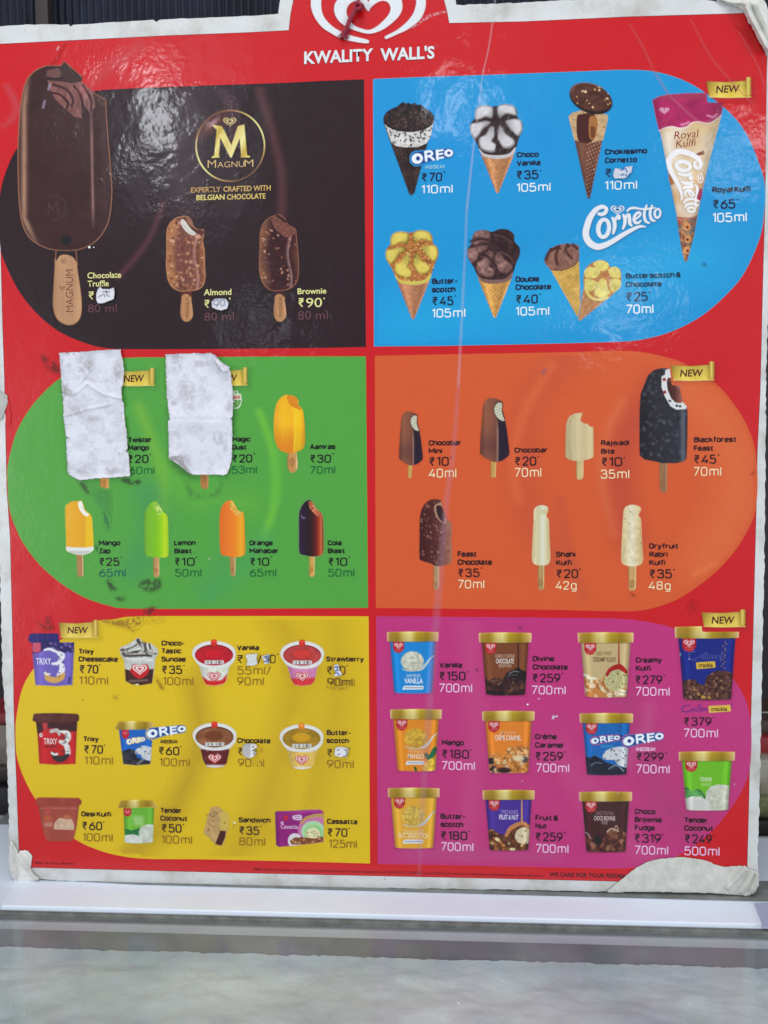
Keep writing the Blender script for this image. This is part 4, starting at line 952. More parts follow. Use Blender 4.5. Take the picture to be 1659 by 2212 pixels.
def flower(c, dx, dy, cone, petal, pshade, sauce, base, seed, choc=False, nuts=False, label=None):
    p = Pic(c, 815 + dx, 320 + dy, 1280 + dx, 1075 + dy)
    t = lambda L_: [(x + dx, y + dy) for x, y in L_]
    m = coneout(p, 918 + dx, 1198 + dx, 735 + dy, (1057 + dx, 1062 + dy), cone, seed=seed)
    sil = t([(830, 510), (845, 470), (870, 440), (880, 370), (925, 340), (985, 338), (1040, 350), (1090, 328), (1160, 330), (1215, 370), (1222, 430), (1262, 480), (1264, 540), (1235, 610), (1200, 715), (1150, 760), (1050, 780), (965, 768), (920, 725), (880, 640), (850, 590)])
    b = p.poly(sil, sauce, smooth=True); p.shade(.6 + .8 * p.nz(20, seed), b)
    lowb = p.poly(t([(905, 690), (950, 735), (1050, 748), (1150, 735), (1205, 680), (1195, 735), (1140, 768), (1050, 780), (960, 765), (920, 730)]), base, smooth=True)
    pets = [[(878, 460), (872, 400), (900, 352), (960, 338), (1015, 350), (1022, 400), (1010, 440), (960, 432), (915, 452)],
            [(1055, 380), (1075, 340), (1130, 328), (1195, 345), (1218, 400), (1210, 420), (1150, 405), (1110, 415), (1075, 440)],
            [(832, 540), (838, 492), (890, 482), (950, 466), (1000, 468), (985, 500), (940, 530), (900, 590), (868, 612), (842, 580)],
            [(1128, 460), (1180, 448), (1245, 455), (1264, 500), (1262, 550), (1232, 592), (1190, 560), (1150, 520)],
            [(1040, 505), (1000, 515), (960, 580), (910, 610), (905, 660), (930, 705), (1000, 728), (1045, 715), (1050, 670), (1010, 635), (1035, 590), (1050, 540)],
            [(1075, 525), (1100, 520), (1125, 570), (1190, 620), (1203, 655), (1165, 690), (1110, 690), (1075, 640), (1055, 590)]]
    for i, q in enumerate(pets):
        if choc and i in (1, 3): continue
        q = np.array(t(q)); cx, cy = q.mean(0)
        mm = p.poly(q, pshade, smooth=True, a=.95)
        hi = p.poly([(cx + (x - cx) * .93 - 3, cy + (y - cy) * .90 - 5) for x, y in q], petal, smooth=True, soft=6)
        if not choc:
            p.shade(1 - .30 * np.clip(1 - hi, 0, 1) * mm); p.shade(.94 + .12 * p.nz(40, seed + i), mm)
        if choc: p.shade(.6 + .8 * p.nz(26, seed + i), mm)
        d = ((p.X - cx) * (1045 + dx - cx) + (p.Y - cy) * (520 + dy - cy)) / 9000
        p.shade(1 - .22 * np.clip(d, 0, 1), mm)
    if choc:
        for q in ([(860, 430), (930, 410), (1000, 420)], [(1050, 360), (1130, 380), (1190, 420)], [(1110, 500), (1180, 540), (1210, 590)], [(940, 540), (1000, 560), (1060, 640)]):
            p.stroke(t(q), 13, (56, 38, 38), soft=6); p.stroke(t([(x, y + 14) for x, y in q]), 5, (124, 90, 84), soft=5, a=.7)
    else:
        p.ell(1050 + dx, 470 + dy, 40, 26, sauce); p.stroke(t([(1040, 350), (1045, 420), (1050, 480), (1045, 600), (1060, 650), (1062, 710)]), [12, 14, 22, 12, 14, 26], sauce)
        p.stroke(t([(880, 465), (960, 450), (1040, 470), (1120, 450), (1210, 432)]), 10, sauce)
        p.poly(t([(1010, 735), (1040, 722), (1060, 690), (1100, 690), (1112, 730)]), sauce, smooth=True)
        p.shade(.62 + .7 * p.nz(13, seed + 9), p.ell(1050 + dx, 480 + dy, 90, 110, None, soft=30) * (p.rgb.mean(-1) < 150))
    if nuts: p.dots(85, seed, 8, [(212, 158, 92), (196, 128, 62), (226, 184, 112)], b * (p.rgb[..., 2] < 110) * (p.rgb.mean(-1) < 150), asp=.8)
    pic_out(p, 'cone_picture', 'blue', label)
flower('B1', 0, 0, (182, 126, 84), (208, 204, 206), (166, 158, 156), (58, 44, 42), (196, 190, 188), 3, label='vanilla petal cone with chocolate sauce')
flower('B3', -700, -74, (176, 120, 88), (222, 200, 96), (186, 150, 62), (176, 110, 62), (208, 192, 92), 11, nuts=True, label='yellow butterscotch petal cone with nut bits')
flower('B3', -22, -86, (198, 146, 78), (142, 106, 100), (104, 74, 70), (62, 44, 44), (132, 98, 90), 19, choc=True, label='dark double chocolate petal cone')

# --- disc topped chocolate cone
p = Pic('B2', 130, 118, 485, 1025)
m = coneout(p, 145, 440, 385, (295, 1015), (112, 76, 62), wafer=False, seed=5, hl=1.15)
f = (p.Y - 570) / 440.
g = (np.abs(((p.X * .5 + p.Y) / 30) % 1 - .5) > .30) & (np.abs(((p.X * .9 - p.Y * .35) / 22) % 1 - .5) > .24) & (p.X > 285 - f * 20)
p.shade(1 + .62 * g * (p.Y > 575), m); p.shade(1 - .25 * np.clip((p.Y - 700) / 300, 0, 1), m)
w = p.poly([(140, 392), (170, 362), (240, 345), (330, 352), (440, 380), (440, 420), (405, 570), (330, 590), (250, 588), (185, 572)], (198, 164, 122))
p.shade(.84 + .32 * p.nz(22, 3), w); p.dots(26, 8, 8, [(132, 96, 62), (120, 84, 58)], w, asp=.6, a=.8)
p.poly([(205, 400), (250, 372), (325, 366), (345, 400), (352, 470), (330, 560), (300, 590), (215, 572)], (78, 46, 36), smooth=True)
p.poly([(300, 400), (350, 395), (362, 440), (350, 540), (325, 570), (298, 540)], (168, 112, 66), smooth=True); p.poly([(310, 470), (345, 480), (338, 548), (312, 548)], (118, 72, 44), smooth=True)
m = p.ell(312, 258, 170, 108, (50, 32, 30), rot=.36); m = p.ell(310, 244, 166, 100, (88, 58, 48), rot=.34); p.shade(.7 + .6 * p.nz(30, 6), m)
p.dots(16, 31, 10, [(212, 176, 130), (226, 196, 156), (190, 140, 96)], m, asp=.7, box=(165, 140, 460, 330)); p.stroke([(165, 200), (200, 150), (300, 140), (400, 175)], 4, (140, 104, 90), a=.7, soft=4)
p.poly([(225, 350), (345, 352), (340, 400), (230, 400)], (66, 40, 34), soft=3, a=.0)
pic_out(p, 'cone_picture', 'blue', 'wafer cone topped by a nutty chocolate disc')

def script(p, col, dx=0, dy=0, g=0, a=1, soft=1.2, tr=None, s=1.0, clip=None):
    f = tr or (lambda x, y: (x, y)); rr = math.pi / 2 if tr else 0
    o = lambda L_: [f(x + dx, y + dy) for x, y in L_]; kw = dict(a=a, soft=soft, clip=clip)
    p.stroke(o([(395, 312), (440, 322), (500, 295), (522, 235), (480, 198), (410, 205), (330, 262), (250, 380), (205, 500), (180, 620), (200, 730), (270, 815), (370, 858), (480, 838), (620, 770), (780, 670), (920, 590), (1010, 545), (1090, 520), (1165, 528)]), [(w_ + g) * s for w_ in (26, 30, 32, 30, 32, 36, 42, 50, 54, 55, 56, 56, 54, 48, 42, 38, 33, 28, 22, 12)], col, **kw)
    def ring(cx, cy, rx, ry, rx2, ry2, ro):
        m = p.ell(*f(cx + dx, cy + dy), (rx + g) * s, (ry + g) * s, None, rot=ro + rr, soft=soft, clip=clip) * (1 - p.ell(*f(cx + 3 + dx, cy - 2 + dy), (rx2 - g) * s, (ry2 - g) * s, None, rot=ro + rr, soft=soft)); p.over(m * a, col)
    ring(475, 553, 126, 178, 52, 112, .12)
    for q, w_ in (([(625, 385), (655, 450), (660, 530), (635, 635)], (24, 32, 32, 20)), ([(660, 440), (690, 375), (725, 350), (735, 375), (725, 395)], (20, 24, 26, 28, 22)),
                  ([(805, 335), (828, 400), (825, 480), (795, 560)], (22, 28, 28, 18)), ([(830, 430), (855, 350), (895, 330), (905, 400), (910, 470), (940, 505)], (18, 24, 26, 30, 28, 18)),
                  ([(1000, 405), (1070, 350), (1085, 305), (1050, 290), (1000, 335), (978, 400), (1000, 455), (1055, 460), (1092, 425)], (16, 18, 20, 22, 24, 26, 26, 20, 14)),
                  ([(1190, 175), (1158, 260), (1150, 350), (1175, 435), (1232, 465)], (16, 22, 24, 24, 14)), ([(1282, 175), (1252, 255), (1248, 340), (1275, 410), (1325, 432)], (16, 22, 24, 24, 14)),
                  ([(865, 268), (915, 225), (1000, 215), (1090, 232), (1200, 232), (1325, 212)], (14, 20, 20, 16, 18, 12))):
        p.stroke(o(q), [(k + g) * s for k in w_], col, **kw)
    ring(1368, 305, 66, 92, 28, 52, .1)
# --- wrapped cone
p = Pic('B2', 775, 205, 1325, 1505)
wr = [(780, 268), (830, 240), (900, 226), (1040, 216), (1180, 214), (1290, 232), (1318, 250), (1318, 310), (1300, 400), (1210, 740), (1165, 930), (1125, 1130), (1098, 1290), (1060, 1430), (1043, 1494), (1026, 1496), (1008, 1430), (988, 1320), (962, 1130), (915, 900), (850, 560), (790, 310)]
b = p.poly(wr, (214, 186, 146), smooth=False)
p.shade(.9 + .2 * p.nz(110, 3), b)
for q, w_, c in (([(1000, 450), (900, 600), (980, 760), (1000, 900)], 50, (226, 212, 190)), ([(1180, 520), (1210, 620), (1130, 700), (1190, 800)], 34, (226, 206, 180)), ([(880, 560), (900, 700)], 26, (232, 222, 204)),
                 ([(1250, 430), (1180, 480), (1100, 470)], 30, (222, 190, 130)), ([(930, 1000), (960, 1120)], 22, (196, 142, 92)), ([(1150, 880), (1180, 960)], 20, (196, 132, 84)), ([(980, 1090), (1060, 1140)], 22, (226, 210, 196))):
    p.stroke(q, w_, c, soft=26, a=.8, clip=b)
top = p.poly([(780, 268), (830, 240), (900, 226), (1040, 216), (1180, 214), (1290, 232), (1318, 250), (1318, 310), (1302, 385), (1270, 408), (1225, 440), (1180, 442), (1130, 432), (1080, 440), (1040, 470), (985, 480), (930, 468), (880, 478), (830, 500), (805, 400)], (170, 46, 92), smooth=False)
p.shade(.84 + .3 * p.nz(90, 4), top); p.poly([(780, 268), (830, 240), (900, 226), (1040, 216), (1180, 214), (1290, 232), (1318, 250), (1200, 262), (1000, 258), (860, 272)], (160, 60, 88), a=.7, soft=5)
for q in ([(1000, 455), (1030, 448), (1055, 435)], [(1200, 385), (1240, 395), (1268, 378)]): p.stroke(q, 6, (232, 170, 196), soft=5)
p.stroke([(830, 500), (880, 478), (930, 468), (985, 480), (1040, 470), (1080, 440), (1130, 432), (1180, 442), (1225, 440), (1270, 408), (1302, 385)], 4, (236, 220, 214), soft=2)
heart(p, 870, 345, 74, (226, 200, 210))
p.poly([(1100, 680), (1168, 650), (1175, 680), (1130, 690)], (132, 78, 52)); p.poly([(1120, 960), (1160, 940), (1150, 1020), (1120, 1030)], (176, 60, 92), smooth=True); p.poly([(905, 830), (960, 850), (945, 900), (915, 910)], (170, 116, 76), smooth=True)
low = p.poly([(968, 1155), (1050, 1162), (1098, 1155), (1122, 1138), (1098, 1290), (1060, 1430), (1043, 1494), (1026, 1496), (1008, 1430), (988, 1320), (968, 1180)], (140, 104, 84))
p.dots(60, 3, 15, [(170, 92, 62), (190, 138, 88), (104, 120, 110), (130, 62, 60), (92, 104, 112)], low, asp=.7, a=.85); p.stroke([(968, 1168), (1050, 1170), (1110, 1160)], 6, (186, 110, 96))
for y_ in (1230, 1325, 1410):
    m = p.ell(1042 + (y_ == 1325) * 10, y_, 28, 30, (206, 146, 88), clip=low); p.ell(1046, y_ + 4, 11, 11, (110, 48, 44), clip=low)
p.shade(.85 + .3 * p.nz(24, 6), low)
f = (p.Y - 230) / 1266.; xl = 785 + f * 240; xr = 1318 - f * 278; u = (p.X - xl) / np.maximum(xr - xl, 1)
p.shade(ramp(u, [(0, (.86,) * 3), (.12, (1.05,) * 3), (.8, (1,) * 3), (1, (.84,) * 3)])[..., 0], b)
vert = lambda x, y: (1172 - (y - 160) * .372 + (x - 130) * -.035, 640 + (x - 130) * .372)
script(p, (150, 110, 80), 6, 10, 6, .5, 3, vert, .372, b)
script(p, (238, 236, 236), 0, 0, 4, 1, 1.2, vert, .372, b)
m = p.ell(1146, 862, 22, 38, None) * (1 - p.ell(1146, 862, 14, 28, None)); p.over(m * b, (238, 236, 236)); p.ell(1146, 862, 7, 15, (238, 236, 236))
ex = [T('B2', 'Royal', 945, 566, 1125, 60, (140, 40, 34), -.004, layer=.0003, rot=-.10, skew=.22), T('B2', 'Kulfi', 958, 628, 1105, 58, (140, 40, 34), -.004, layer=.0003, rot=-.09, skew=.22)]
pic_out(p, 'cone_picture', 'blue', 'wrapped cone with a deep pink top and cream sides', ex)

# --- script wordmark
p = Pic('H6', 100, 140, 1470, 940, step=1.05)
script(p, (40, 76, 108), 8, 10, 4, .75, 3.0)
m = p.ell(705, 240, 120, 64, None)
p.ell(708, 240, 92, 54, (30, 84, 130), a=.8, soft=3)
script(p, (228, 228, 232))
heart(p, 705, 243, 235, (226, 228, 234))
pic_out(p, 'wordmark', 'blue', 'white hand drawn word with a long tail under it')

# --- two small cones
p = Pic('B4', 90, 325, 380, 890)
def cone2(p, a, b, tip, col, seed):
    m = p.poly([a, b, (tip[0] + 6, tip[1]), (tip[0] - 8, tip[1])], col)
    d = np.array([tip[0] - (a[0] + b[0]) / 2, tip[1] - (a[1] + b[1]) / 2]); d = d / np.hypot(*d)
    s1 = p.X * d[0] + p.Y * d[1]; s2 = -p.X * d[1] + p.Y * d[0]
    p.shade(1 + .10 * (np.abs(((s1 + s2) / 26) % 1 - .5) > .3) - .10 * (np.abs(((s1 - s2) / 26) % 1 - .5) > .34), m); p.shade(.85 + .3 * p.nz(30, seed), m)
    return m
cone2(p, (140, 515), (342, 455), (350, 870), (202, 160, 80), 3)
m = p.poly([(100, 455), (118, 415), (135, 380), (190, 350), (260, 340), (335, 350), (342, 380), (340, 450), (300, 490), (220, 520), (150, 520), (115, 490)], (142, 100, 86), smooth=True)
p.shade(.75 + .5 * p.nz(26, 5), m)
for q in ([(110, 450), (130, 400), (180, 370)], [(200, 360), (180, 430), (190, 480)], [(260, 345), (250, 390), (290, 440)], [(300, 345), (325, 370)]): p.stroke(q, 9, (72, 42, 38), soft=5)
p.dots(14, 3, 9, [(70, 42, 36)], p.poly([(120, 380), (190, 350), (335, 345), (340, 380), (200, 385)], None), asp=.7)
p.stroke([(145, 520), (220, 524), (300, 495), (340, 455)], 3, (90, 58, 50))
pic_out(p, 'cone_picture', 'blue', 'small leaning cone with chocolate swirl')
p = Pic('B4', 330, 440, 650, 895)
cone2(p, (372, 650), (520, 740), (345, 875), (180, 128, 84), 7)
m = p.poly([(372, 600), (385, 520), (430, 475), (480, 455), (535, 465), (560, 500), (620, 510), (636, 560), (628, 630), (580, 690), (520, 735), (450, 725), (390, 680)], (184, 124, 72), smooth=True)
for q in ([(385, 520), (430, 500), (490, 520), (470, 570), (410, 580), (380, 560)], [(440, 480), (485, 455), (545, 475), (540, 520), (500, 530), (465, 505)], [(545, 520), (600, 500), (634, 545), (620, 580), (570, 570)], [(560, 590), (625, 590), (630, 640), (580, 680), (555, 640)],
          [(380, 590), (430, 590), (480, 620), (450, 660), (395, 670)], [(460, 640), (500, 580), (530, 600), (540, 650), (560, 680), (500, 715), (455, 690)]):
    mm = p.poly(q, (222, 204, 112), smooth=True); p.shade(.82 + .3 * p.nz(22, 8), mm)
p.dots(34, 4, 7, [(206, 150, 80), (170, 104, 56)], m * (p.rgb[..., 2] < 90), asp=.8); p.stroke([(385, 650), (420, 710), (480, 730), (540, 715)], 9, (214, 200, 112))
p.ell(500, 685, 40, 26, (228, 214, 110), soft=8)
pic_out(p, 'cone_picture', 'blue', 'small leaning butterscotch cone crossing the chocolate one', layer=.00026)

# --- NEW ribbons
def ribbon(c, x0, x1, yt, yb, cx0, cx1, ct, cb, tx0, tx1, base, cap, panel, txt='NEW'):
    p = Pic(c, x0 - 14, ct - 10, cx1 + 42, cb + 42)
    dx = (cx0 - x0)
    p.poly([(x0 + 15, yt + 14), (cx1 + 18, ct + 14), (cx1 + 18, cb + 18), (x0 + 30, cb + 20)], (60, 40, 30), soft=14, a=.38)
    gold = ramp((p.X - x0) / (cx1 - x0), [(0, (150, 118, 44)), (.1, (190, 160, 66)), (.3, (222, 198, 92)), (.55, (206, 178, 70)), (.8, (218, 192, 88)), (.9, (176, 144, 52)), (1, (170, 136, 48))])
    h = yb - yt
    m = p.poly([(x0, yt), (x0 + dx * .5, yt + 6), (cx0 + 4, yt - 5), (cx1 - 4, cb - 2), (x0 + dx * .5, yb + 6), (x0 + 22, yb), (x0 + 12, yt + h * .55)], gold)
    p.shade(.9 + .2 * (p.Y - yt) / h, m); p.stroke([(x0 + 22, yb - 1), (x0 + dx * .5, yb + 4), (cx1 - 2, cb - 2)], 4, (232, 212, 120), a=.8)
    m = p.poly([(cx0, ct + 4), (cx0 + 8, ct), (cx1 - 4, ct), (cx1, ct + 6), (cx1, cb - 22), (cx1 - 8, cb - 14), (cx0 + 4, cb - 16), (cx0, cb - 24)], ramp((p.X - cx0) / (cx1 - cx0), [(0, (168, 138, 54)), (.4, (228, 206, 108)), (1, (158, 124, 44))]))
    ex = [T(c, txt, tx0, base, tx1, cap, (84, 42, 20), .022, layer=.0003, skew=.12)]
    emit('new_ribbon', panels[panel], [p.piece(.00027)] + ex)
ribbon('B2', 1190, 1530, 125, 243, 1492, 1530, 92, 245, 1263, 1437, 212, 54, 'blue')
ribbon('D2', 918, 1250, 156, 266, 1213, 1250, 125, 266, 990, 1160, 240, 52, 'orange')
ribbon('C1', 1000, 1350, 226, 352, 1308, 1350, 200, 354, 1080, 1252, 322, 58, 'green')
ribbon('C2', 380, 690, 200, 316, 655, 690, 176, 318, 448, 604, 287, 52, 'green')
ribbon('E1', 425, 768, 112, 236, 728, 768, 88, 240, 502, 676, 203, 55, 'yellow')
ribbon('F2', 1115, 1475, 102, 216, 1432, 1475, 78, 218, 1198, 1380, 192, 57, 'pink')

# --- ice lollies of the green panel
def lolly(c, box, outline, fill, stk, panel, label, mark=None, after=None, smooth=True, topc=(196, 150, 98), rimc=None, name='ice_lolly_picture', sidec=(228, 190, 140)):
    p = Pic(c, *box)
    if stk: stick(p, stk, topc, sidec, mark)
    if rimc: p.poly(outline, rimc, smooth=smooth, soft=3.5)
    m = p.poly(outline, fill(p) if callable(fill) else fill, smooth=smooth, soft=1.4)
    if after: after(p, m)
    return pic_out(p, name, panel, label)
def hgrad(x0, x1, stops): return lambda p: ramp((p.X - x0) / (x1 - x0), stops)
def aam(p, m):
    p.shade(ramp((p.Y - 400) / 440, [(0, (.97,) * 3), (.45, (1.03,) * 3), (.72, (.95,) * 3), (1, (.90,) * 3)])[..., 0], m)
    p.tint((226, 112, 30), np.clip((p.Y - 640) / 160, 0, 1) * .55 * m * (p.X < 1060)); p.stroke([(1000, 400), (1040, 470), (1060, 540), (1065, 700), (1055, 845)], 4, (250, 206, 70), a=.8, soft=4)
    p.poly([(1003, 400), (1050, 400), (1085, 425), (1090, 470), (1120, 512), (1085, 505), (1035, 480), (1012, 445)], (220, 136, 44), smooth=True)
lolly('C2', (885, 385, 1160, 1020), [(898, 640), (905, 530), (930, 445), (975, 402), (1010, 395), (1085, 425), (1095, 475), (1128, 515), (1140, 600), (1145, 700), (1142, 790), (1110, 832), (1040, 850), (985, 848), (935, 815), (905, 740)],
      hgrad(895, 1145, [(0, (226, 160, 50)), (.3, (246, 186, 44)), (.62, (242, 176, 34)), (.68, (246, 196, 36)), (.85, (248, 192, 20)), (1, (222, 150, 40))]),
      [(1010, 840), (1004, 930), (1010, 980), (1035, 1008), (1060, 1008), (1085, 980), (1088, 930), (1078, 840)], 'green', 'bitten mango bar, orange yellow', (1042, 925, 18, 34), aam, topc=(196, 146, 84))
# sticks left showing below the glued papers
p = Pic('C1', 865, 1100, 960, 1280); stick(p, [(872, 1110), (872, 1240), (885, 1268), (935, 1268), (950, 1240), (952, 1110)], (214, 156, 76), (226, 172, 96), (908, 1215, 18, 34)); pic_out(p, 'ice_lolly_picture', 'green', 'stick end of a hidden lolly')
p = Pic('C2', 310, 990, 395, 1145); stick(p, [(318, 1000), (320, 1110), (335, 1136), (368, 1138), (382, 1115), (384, 1000)], (176, 124, 74), (196, 148, 96), (350, 1062, 17, 26)); pic_out(p, 'ice_lolly_picture', 'green', 'stick end of a second hidden lolly')
p = Pic('C2', 540, 345, 660, 512)
p.poly([(560, 380), (590, 360), (610, 355), (622, 385), (640, 390), (646, 430), (640, 470), (620, 500), (590, 502), (560, 495)], (206, 226, 196), smooth=True)
p.poly([(560, 440), (635, 436), (632, 465), (610, 492), (575, 490)], (96, 150, 72), smooth=True); p.poly([(560, 402), (634, 398), (634, 425), (560, 430)], (200, 130, 124)); p.ell(600, 375, 12, 12, (130, 168, 110))
p.dots(8, 3, 5, [(206, 226, 196)], p.poly([(560, 440), (630, 440), (620, 485), (575, 485)], None))
pic_out(p, 'badge_picture', 'green', 'half hidden round badge in pale green')
def mz(p, m):
    p.poly([(685, 150), (712, 142), (722, 170), (740, 225), (775, 255), (765, 272), (735, 265), (700, 225), (685, 185)], (238, 236, 226), smooth=True, clip=m)
    p.poly([(578, 538), (660, 545), (765, 545), (815, 535), (818, 568), (780, 595), (725, 612), (665, 608), (600, 585), (578, 568)], (226, 228, 222), smooth=False); p.shade(1 - .12 * (p.Y > 575), m)
lolly('C3', (560, 130, 825, 810), [(570, 230), (575, 180), (620, 148), (690, 140), (712, 140), (725, 170), (742, 222), (785, 255), (802, 285), (808, 380), (814, 480), (818, 560), (760, 600), (700, 612), (640, 600), (580, 570), (576, 400)],
      hgrad(570, 815, [(0, (226, 166, 48)), (.1, (232, 172, 50)), (.7, (228, 164, 40)), (.74, (236, 186, 30)), (1, (238, 190, 24))]),
      [(668, 605), (672, 700), (678, 798), (728, 800), (728, 700), (724, 605)], 'green', 'orange lolly with a white foot', None, mz, smooth=False, rimc=(236, 206, 70), topc=(176, 130, 84))
def bite(pts, cols, seed):
    def f(p, m):
        mm = p.poly(pts, cols[0], smooth=True, clip=m); p.shade(.72 + .5 * p.nz(14, seed), mm); p.dots(14, seed, 9, cols[1:], mm, a=.8)
    return f
lolly('C3', (1240, 130, 1480, 815), [(1262, 260), (1290, 190), (1330, 148), (1365, 142), (1395, 185), (1430, 240), (1462, 275), (1470, 400), (1472, 600), (1450, 630), (1380, 634), (1310, 625), (1268, 600), (1258, 420)],
      hgrad(1258, 1472, [(0, (104, 156, 52)), (.15, (122, 182, 54)), (.5, (128, 192, 42)), (.72, (156, 208, 30)), (.85, (190, 216, 10)), (1, (150, 196, 20))]),
      [(1340, 620), (1340, 780), (1352, 806), (1380, 806), (1392, 780), (1390, 620)], 'green', 'lime green lolly', (1363, 745, 14, 24), bite([(1338, 160), (1370, 150), (1400, 190), (1420, 235), (1390, 262), (1360, 225)], [(164, 204, 90), (206, 226, 140), (130, 176, 60)], 3))
lolly('C4', (290, 125, 540, 812), [(305, 250), (325, 185), (360, 145), (405, 135), (435, 170), (465, 225), (505, 238), (518, 300), (524, 480), (524, 590), (500, 620), (440, 630), (360, 618), (312, 592), (302, 420)],
      hgrad(302, 524, [(0, (222, 110, 44)), (.3, (234, 122, 50)), (.6, (236, 136, 46)), (.85, (240, 170, 50)), (1, (226, 140, 40))]),
      [(388, 618), (392, 700), (398, 780), (415, 800), (438, 790), (442, 700), (440, 618)], 'green', 'orange lolly with a pale bite', (415, 742, 13, 22), bite([(392, 150), (420, 145), (450, 200), (490, 235), (495, 268), (450, 262), (410, 225), (390, 185)], [(238, 184, 84), (246, 208, 120), (214, 148, 60)], 5), topc=(178, 136, 84))
def cola(p, m):
    bite([(1080, 150), (1108, 145), (1135, 185), (1175, 235), (1195, 265), (1160, 275), (1110, 230), (1085, 190)], [(196, 110, 80), (236, 180, 150), (140, 62, 44)], 6)(p, m)
    p.stroke([(1018, 268), (1030, 290), (1050, 285)], 4, (150, 140, 160), a=.9, soft=3)
lolly('C4', (980, 122, 1225, 812), [(995, 260), (1015, 190), (1050, 145), (1090, 132), (1120, 160), (1150, 210), (1190, 245), (1205, 300), (1210, 450), (1208, 580), (1185, 615), (1110, 624), (1040, 612), (998, 585), (994, 420)],
      hgrad(994, 1210, [(0, (60, 44, 66)), (.3, (50, 34, 50)), (.52, (60, 26, 32)), (.7, (112, 44, 30)), (.84, (176, 74, 46)), (.9, (200, 110, 76)), (1, (130, 50, 34))]),
      [(1085, 618), (1084, 790), (1098, 802), (1122, 800), (1132, 780), (1134, 618)], 'green', 'dark cola lolly with a red brown bite', (1103, 742, 13, 22), cola, rimc=(150, 180, 150), topc=(206, 162, 84))

# --- bars of the orange panel
def chocobar(x0, y0, w, h, label, st):
    q = lambda L_: [(x0 + x * w, y0 + y * h) for x, y in L_]
    def af(p, m):
        side = p.poly(q([(.60, .33), (.84, .36), (.93, .55), (1, .84), (.97, .90), (.78, .98), (.60, 1.0), (.62, .6)]), (52, 42, 52), clip=m)
        p.tint((190, 150, 130), m * np.exp(-((p.X - (x0 + .60 * w)) / (w * .035)) ** 2) * np.clip((p.Y - y0 - .3 * h) / (.2 * h), 0, 1) * .6)
        p.tint((84, 56, 60), m * (1 - side) * np.exp(-((p.Y - y0 - .75 * h) / (h * .2)) ** 2) * .45 * (p.X < x0 + .58 * w))
        p.poly(q([(.47, .14), (.60, .06), (.74, .06), (.78, .11), (.76, .2), (.83, .30), (.86, .36), (.74, .37), (.58, .32), (.49, .24)]), (70, 38, 36), smooth=True)
        mm = p.poly(q([(.49, .15), (.60, .075), (.73, .075), (.755, .12), (.74, .2), (.80, .30), (.84, .35), (.74, .355), (.60, .31), (.51, .24)]), (206, 204, 180), smooth=True)
        p.shade(1 - .18 * (np.abs(((p.Y + p.X * .35) / (h * .045)) % 1 - .5) > .32), mm)
    lolly('D1', (x0 - 10, y0 - 10, x0 + w + 14, y0 + h * 1.32), q([(0, .84), (.02, .6), (.07, .3), (.12, .1), (.25, .015), (.42, 0), (.66, .03), (.78, .08), (.77, .18), (.86, .34), (.93, .55), (1, .84), (.95, .91), (.74, .98), (.5, 1.0), (.25, .96), (.05, .89)]),
          hgrad(x0, x0 + w, [(0, (112, 66, 48)), (.2, (150, 94, 72)), (.45, (134, 84, 66)), (.6, (120, 74, 60)), (1, (60, 46, 54))]), st, 'orange', label, None, af, topc=(196, 156, 84), name='ice_cream_bar_picture', rimc=(176, 74, 48))
chocobar(240, 553, 198, 445, 'small chocolate coated bar', [(314, 985), (312, 1103), (345, 1103), (350, 985)])
chocobar(912, 440, 244, 530, 'larger chocolate coated bar', [(1003, 960), (1000, 1098), (1043, 1098), (1048, 960)])
def raj(p, m):
    p.stroke([(150, 580), (140, 700), (150, 860)], 7, (150, 134, 96), a=.5, soft=8); p.stroke([(178, 570), (170, 700), (180, 870)], 6, (222, 208, 176), a=.5, soft=8); p.stroke([(285, 620), (290, 740), (285, 860)], 4, (214, 196, 150), a=.8, soft=5)
    p.poly([(248, 515), (262, 520), (350, 520), (350, 625), (318, 624), (300, 618), (285, 598), (262, 605), (242, 582), (230, 570), (238, 545)], None)
lolly('D2', (100, 500, 350, 1035), [(118, 700), (122, 600), (150, 540), (195, 520), (248, 516), (238, 545), (230, 575), (262, 600), (285, 598), (300, 618), (330, 626), (332, 720), (332, 850), (290, 872), (210, 884), (150, 875), (115, 850)],
      hgrad(112, 332, [(0, (160, 142, 100)), (.12, (206, 188, 146)), (.25, (188, 170, 126)), (.45, (214, 196, 154)), (.7, (206, 184, 138)), (.9, (220, 202, 156)), (1, (200, 176, 124))]),
      [(198, 878), (198, 1000), (210, 1024), (240, 1024), (254, 1000), (256, 878)], 'orange', 'pale bar with a toothed bite', None, raj, smooth=False, topc=(204, 182, 128), name='ice_cream_bar_picture')
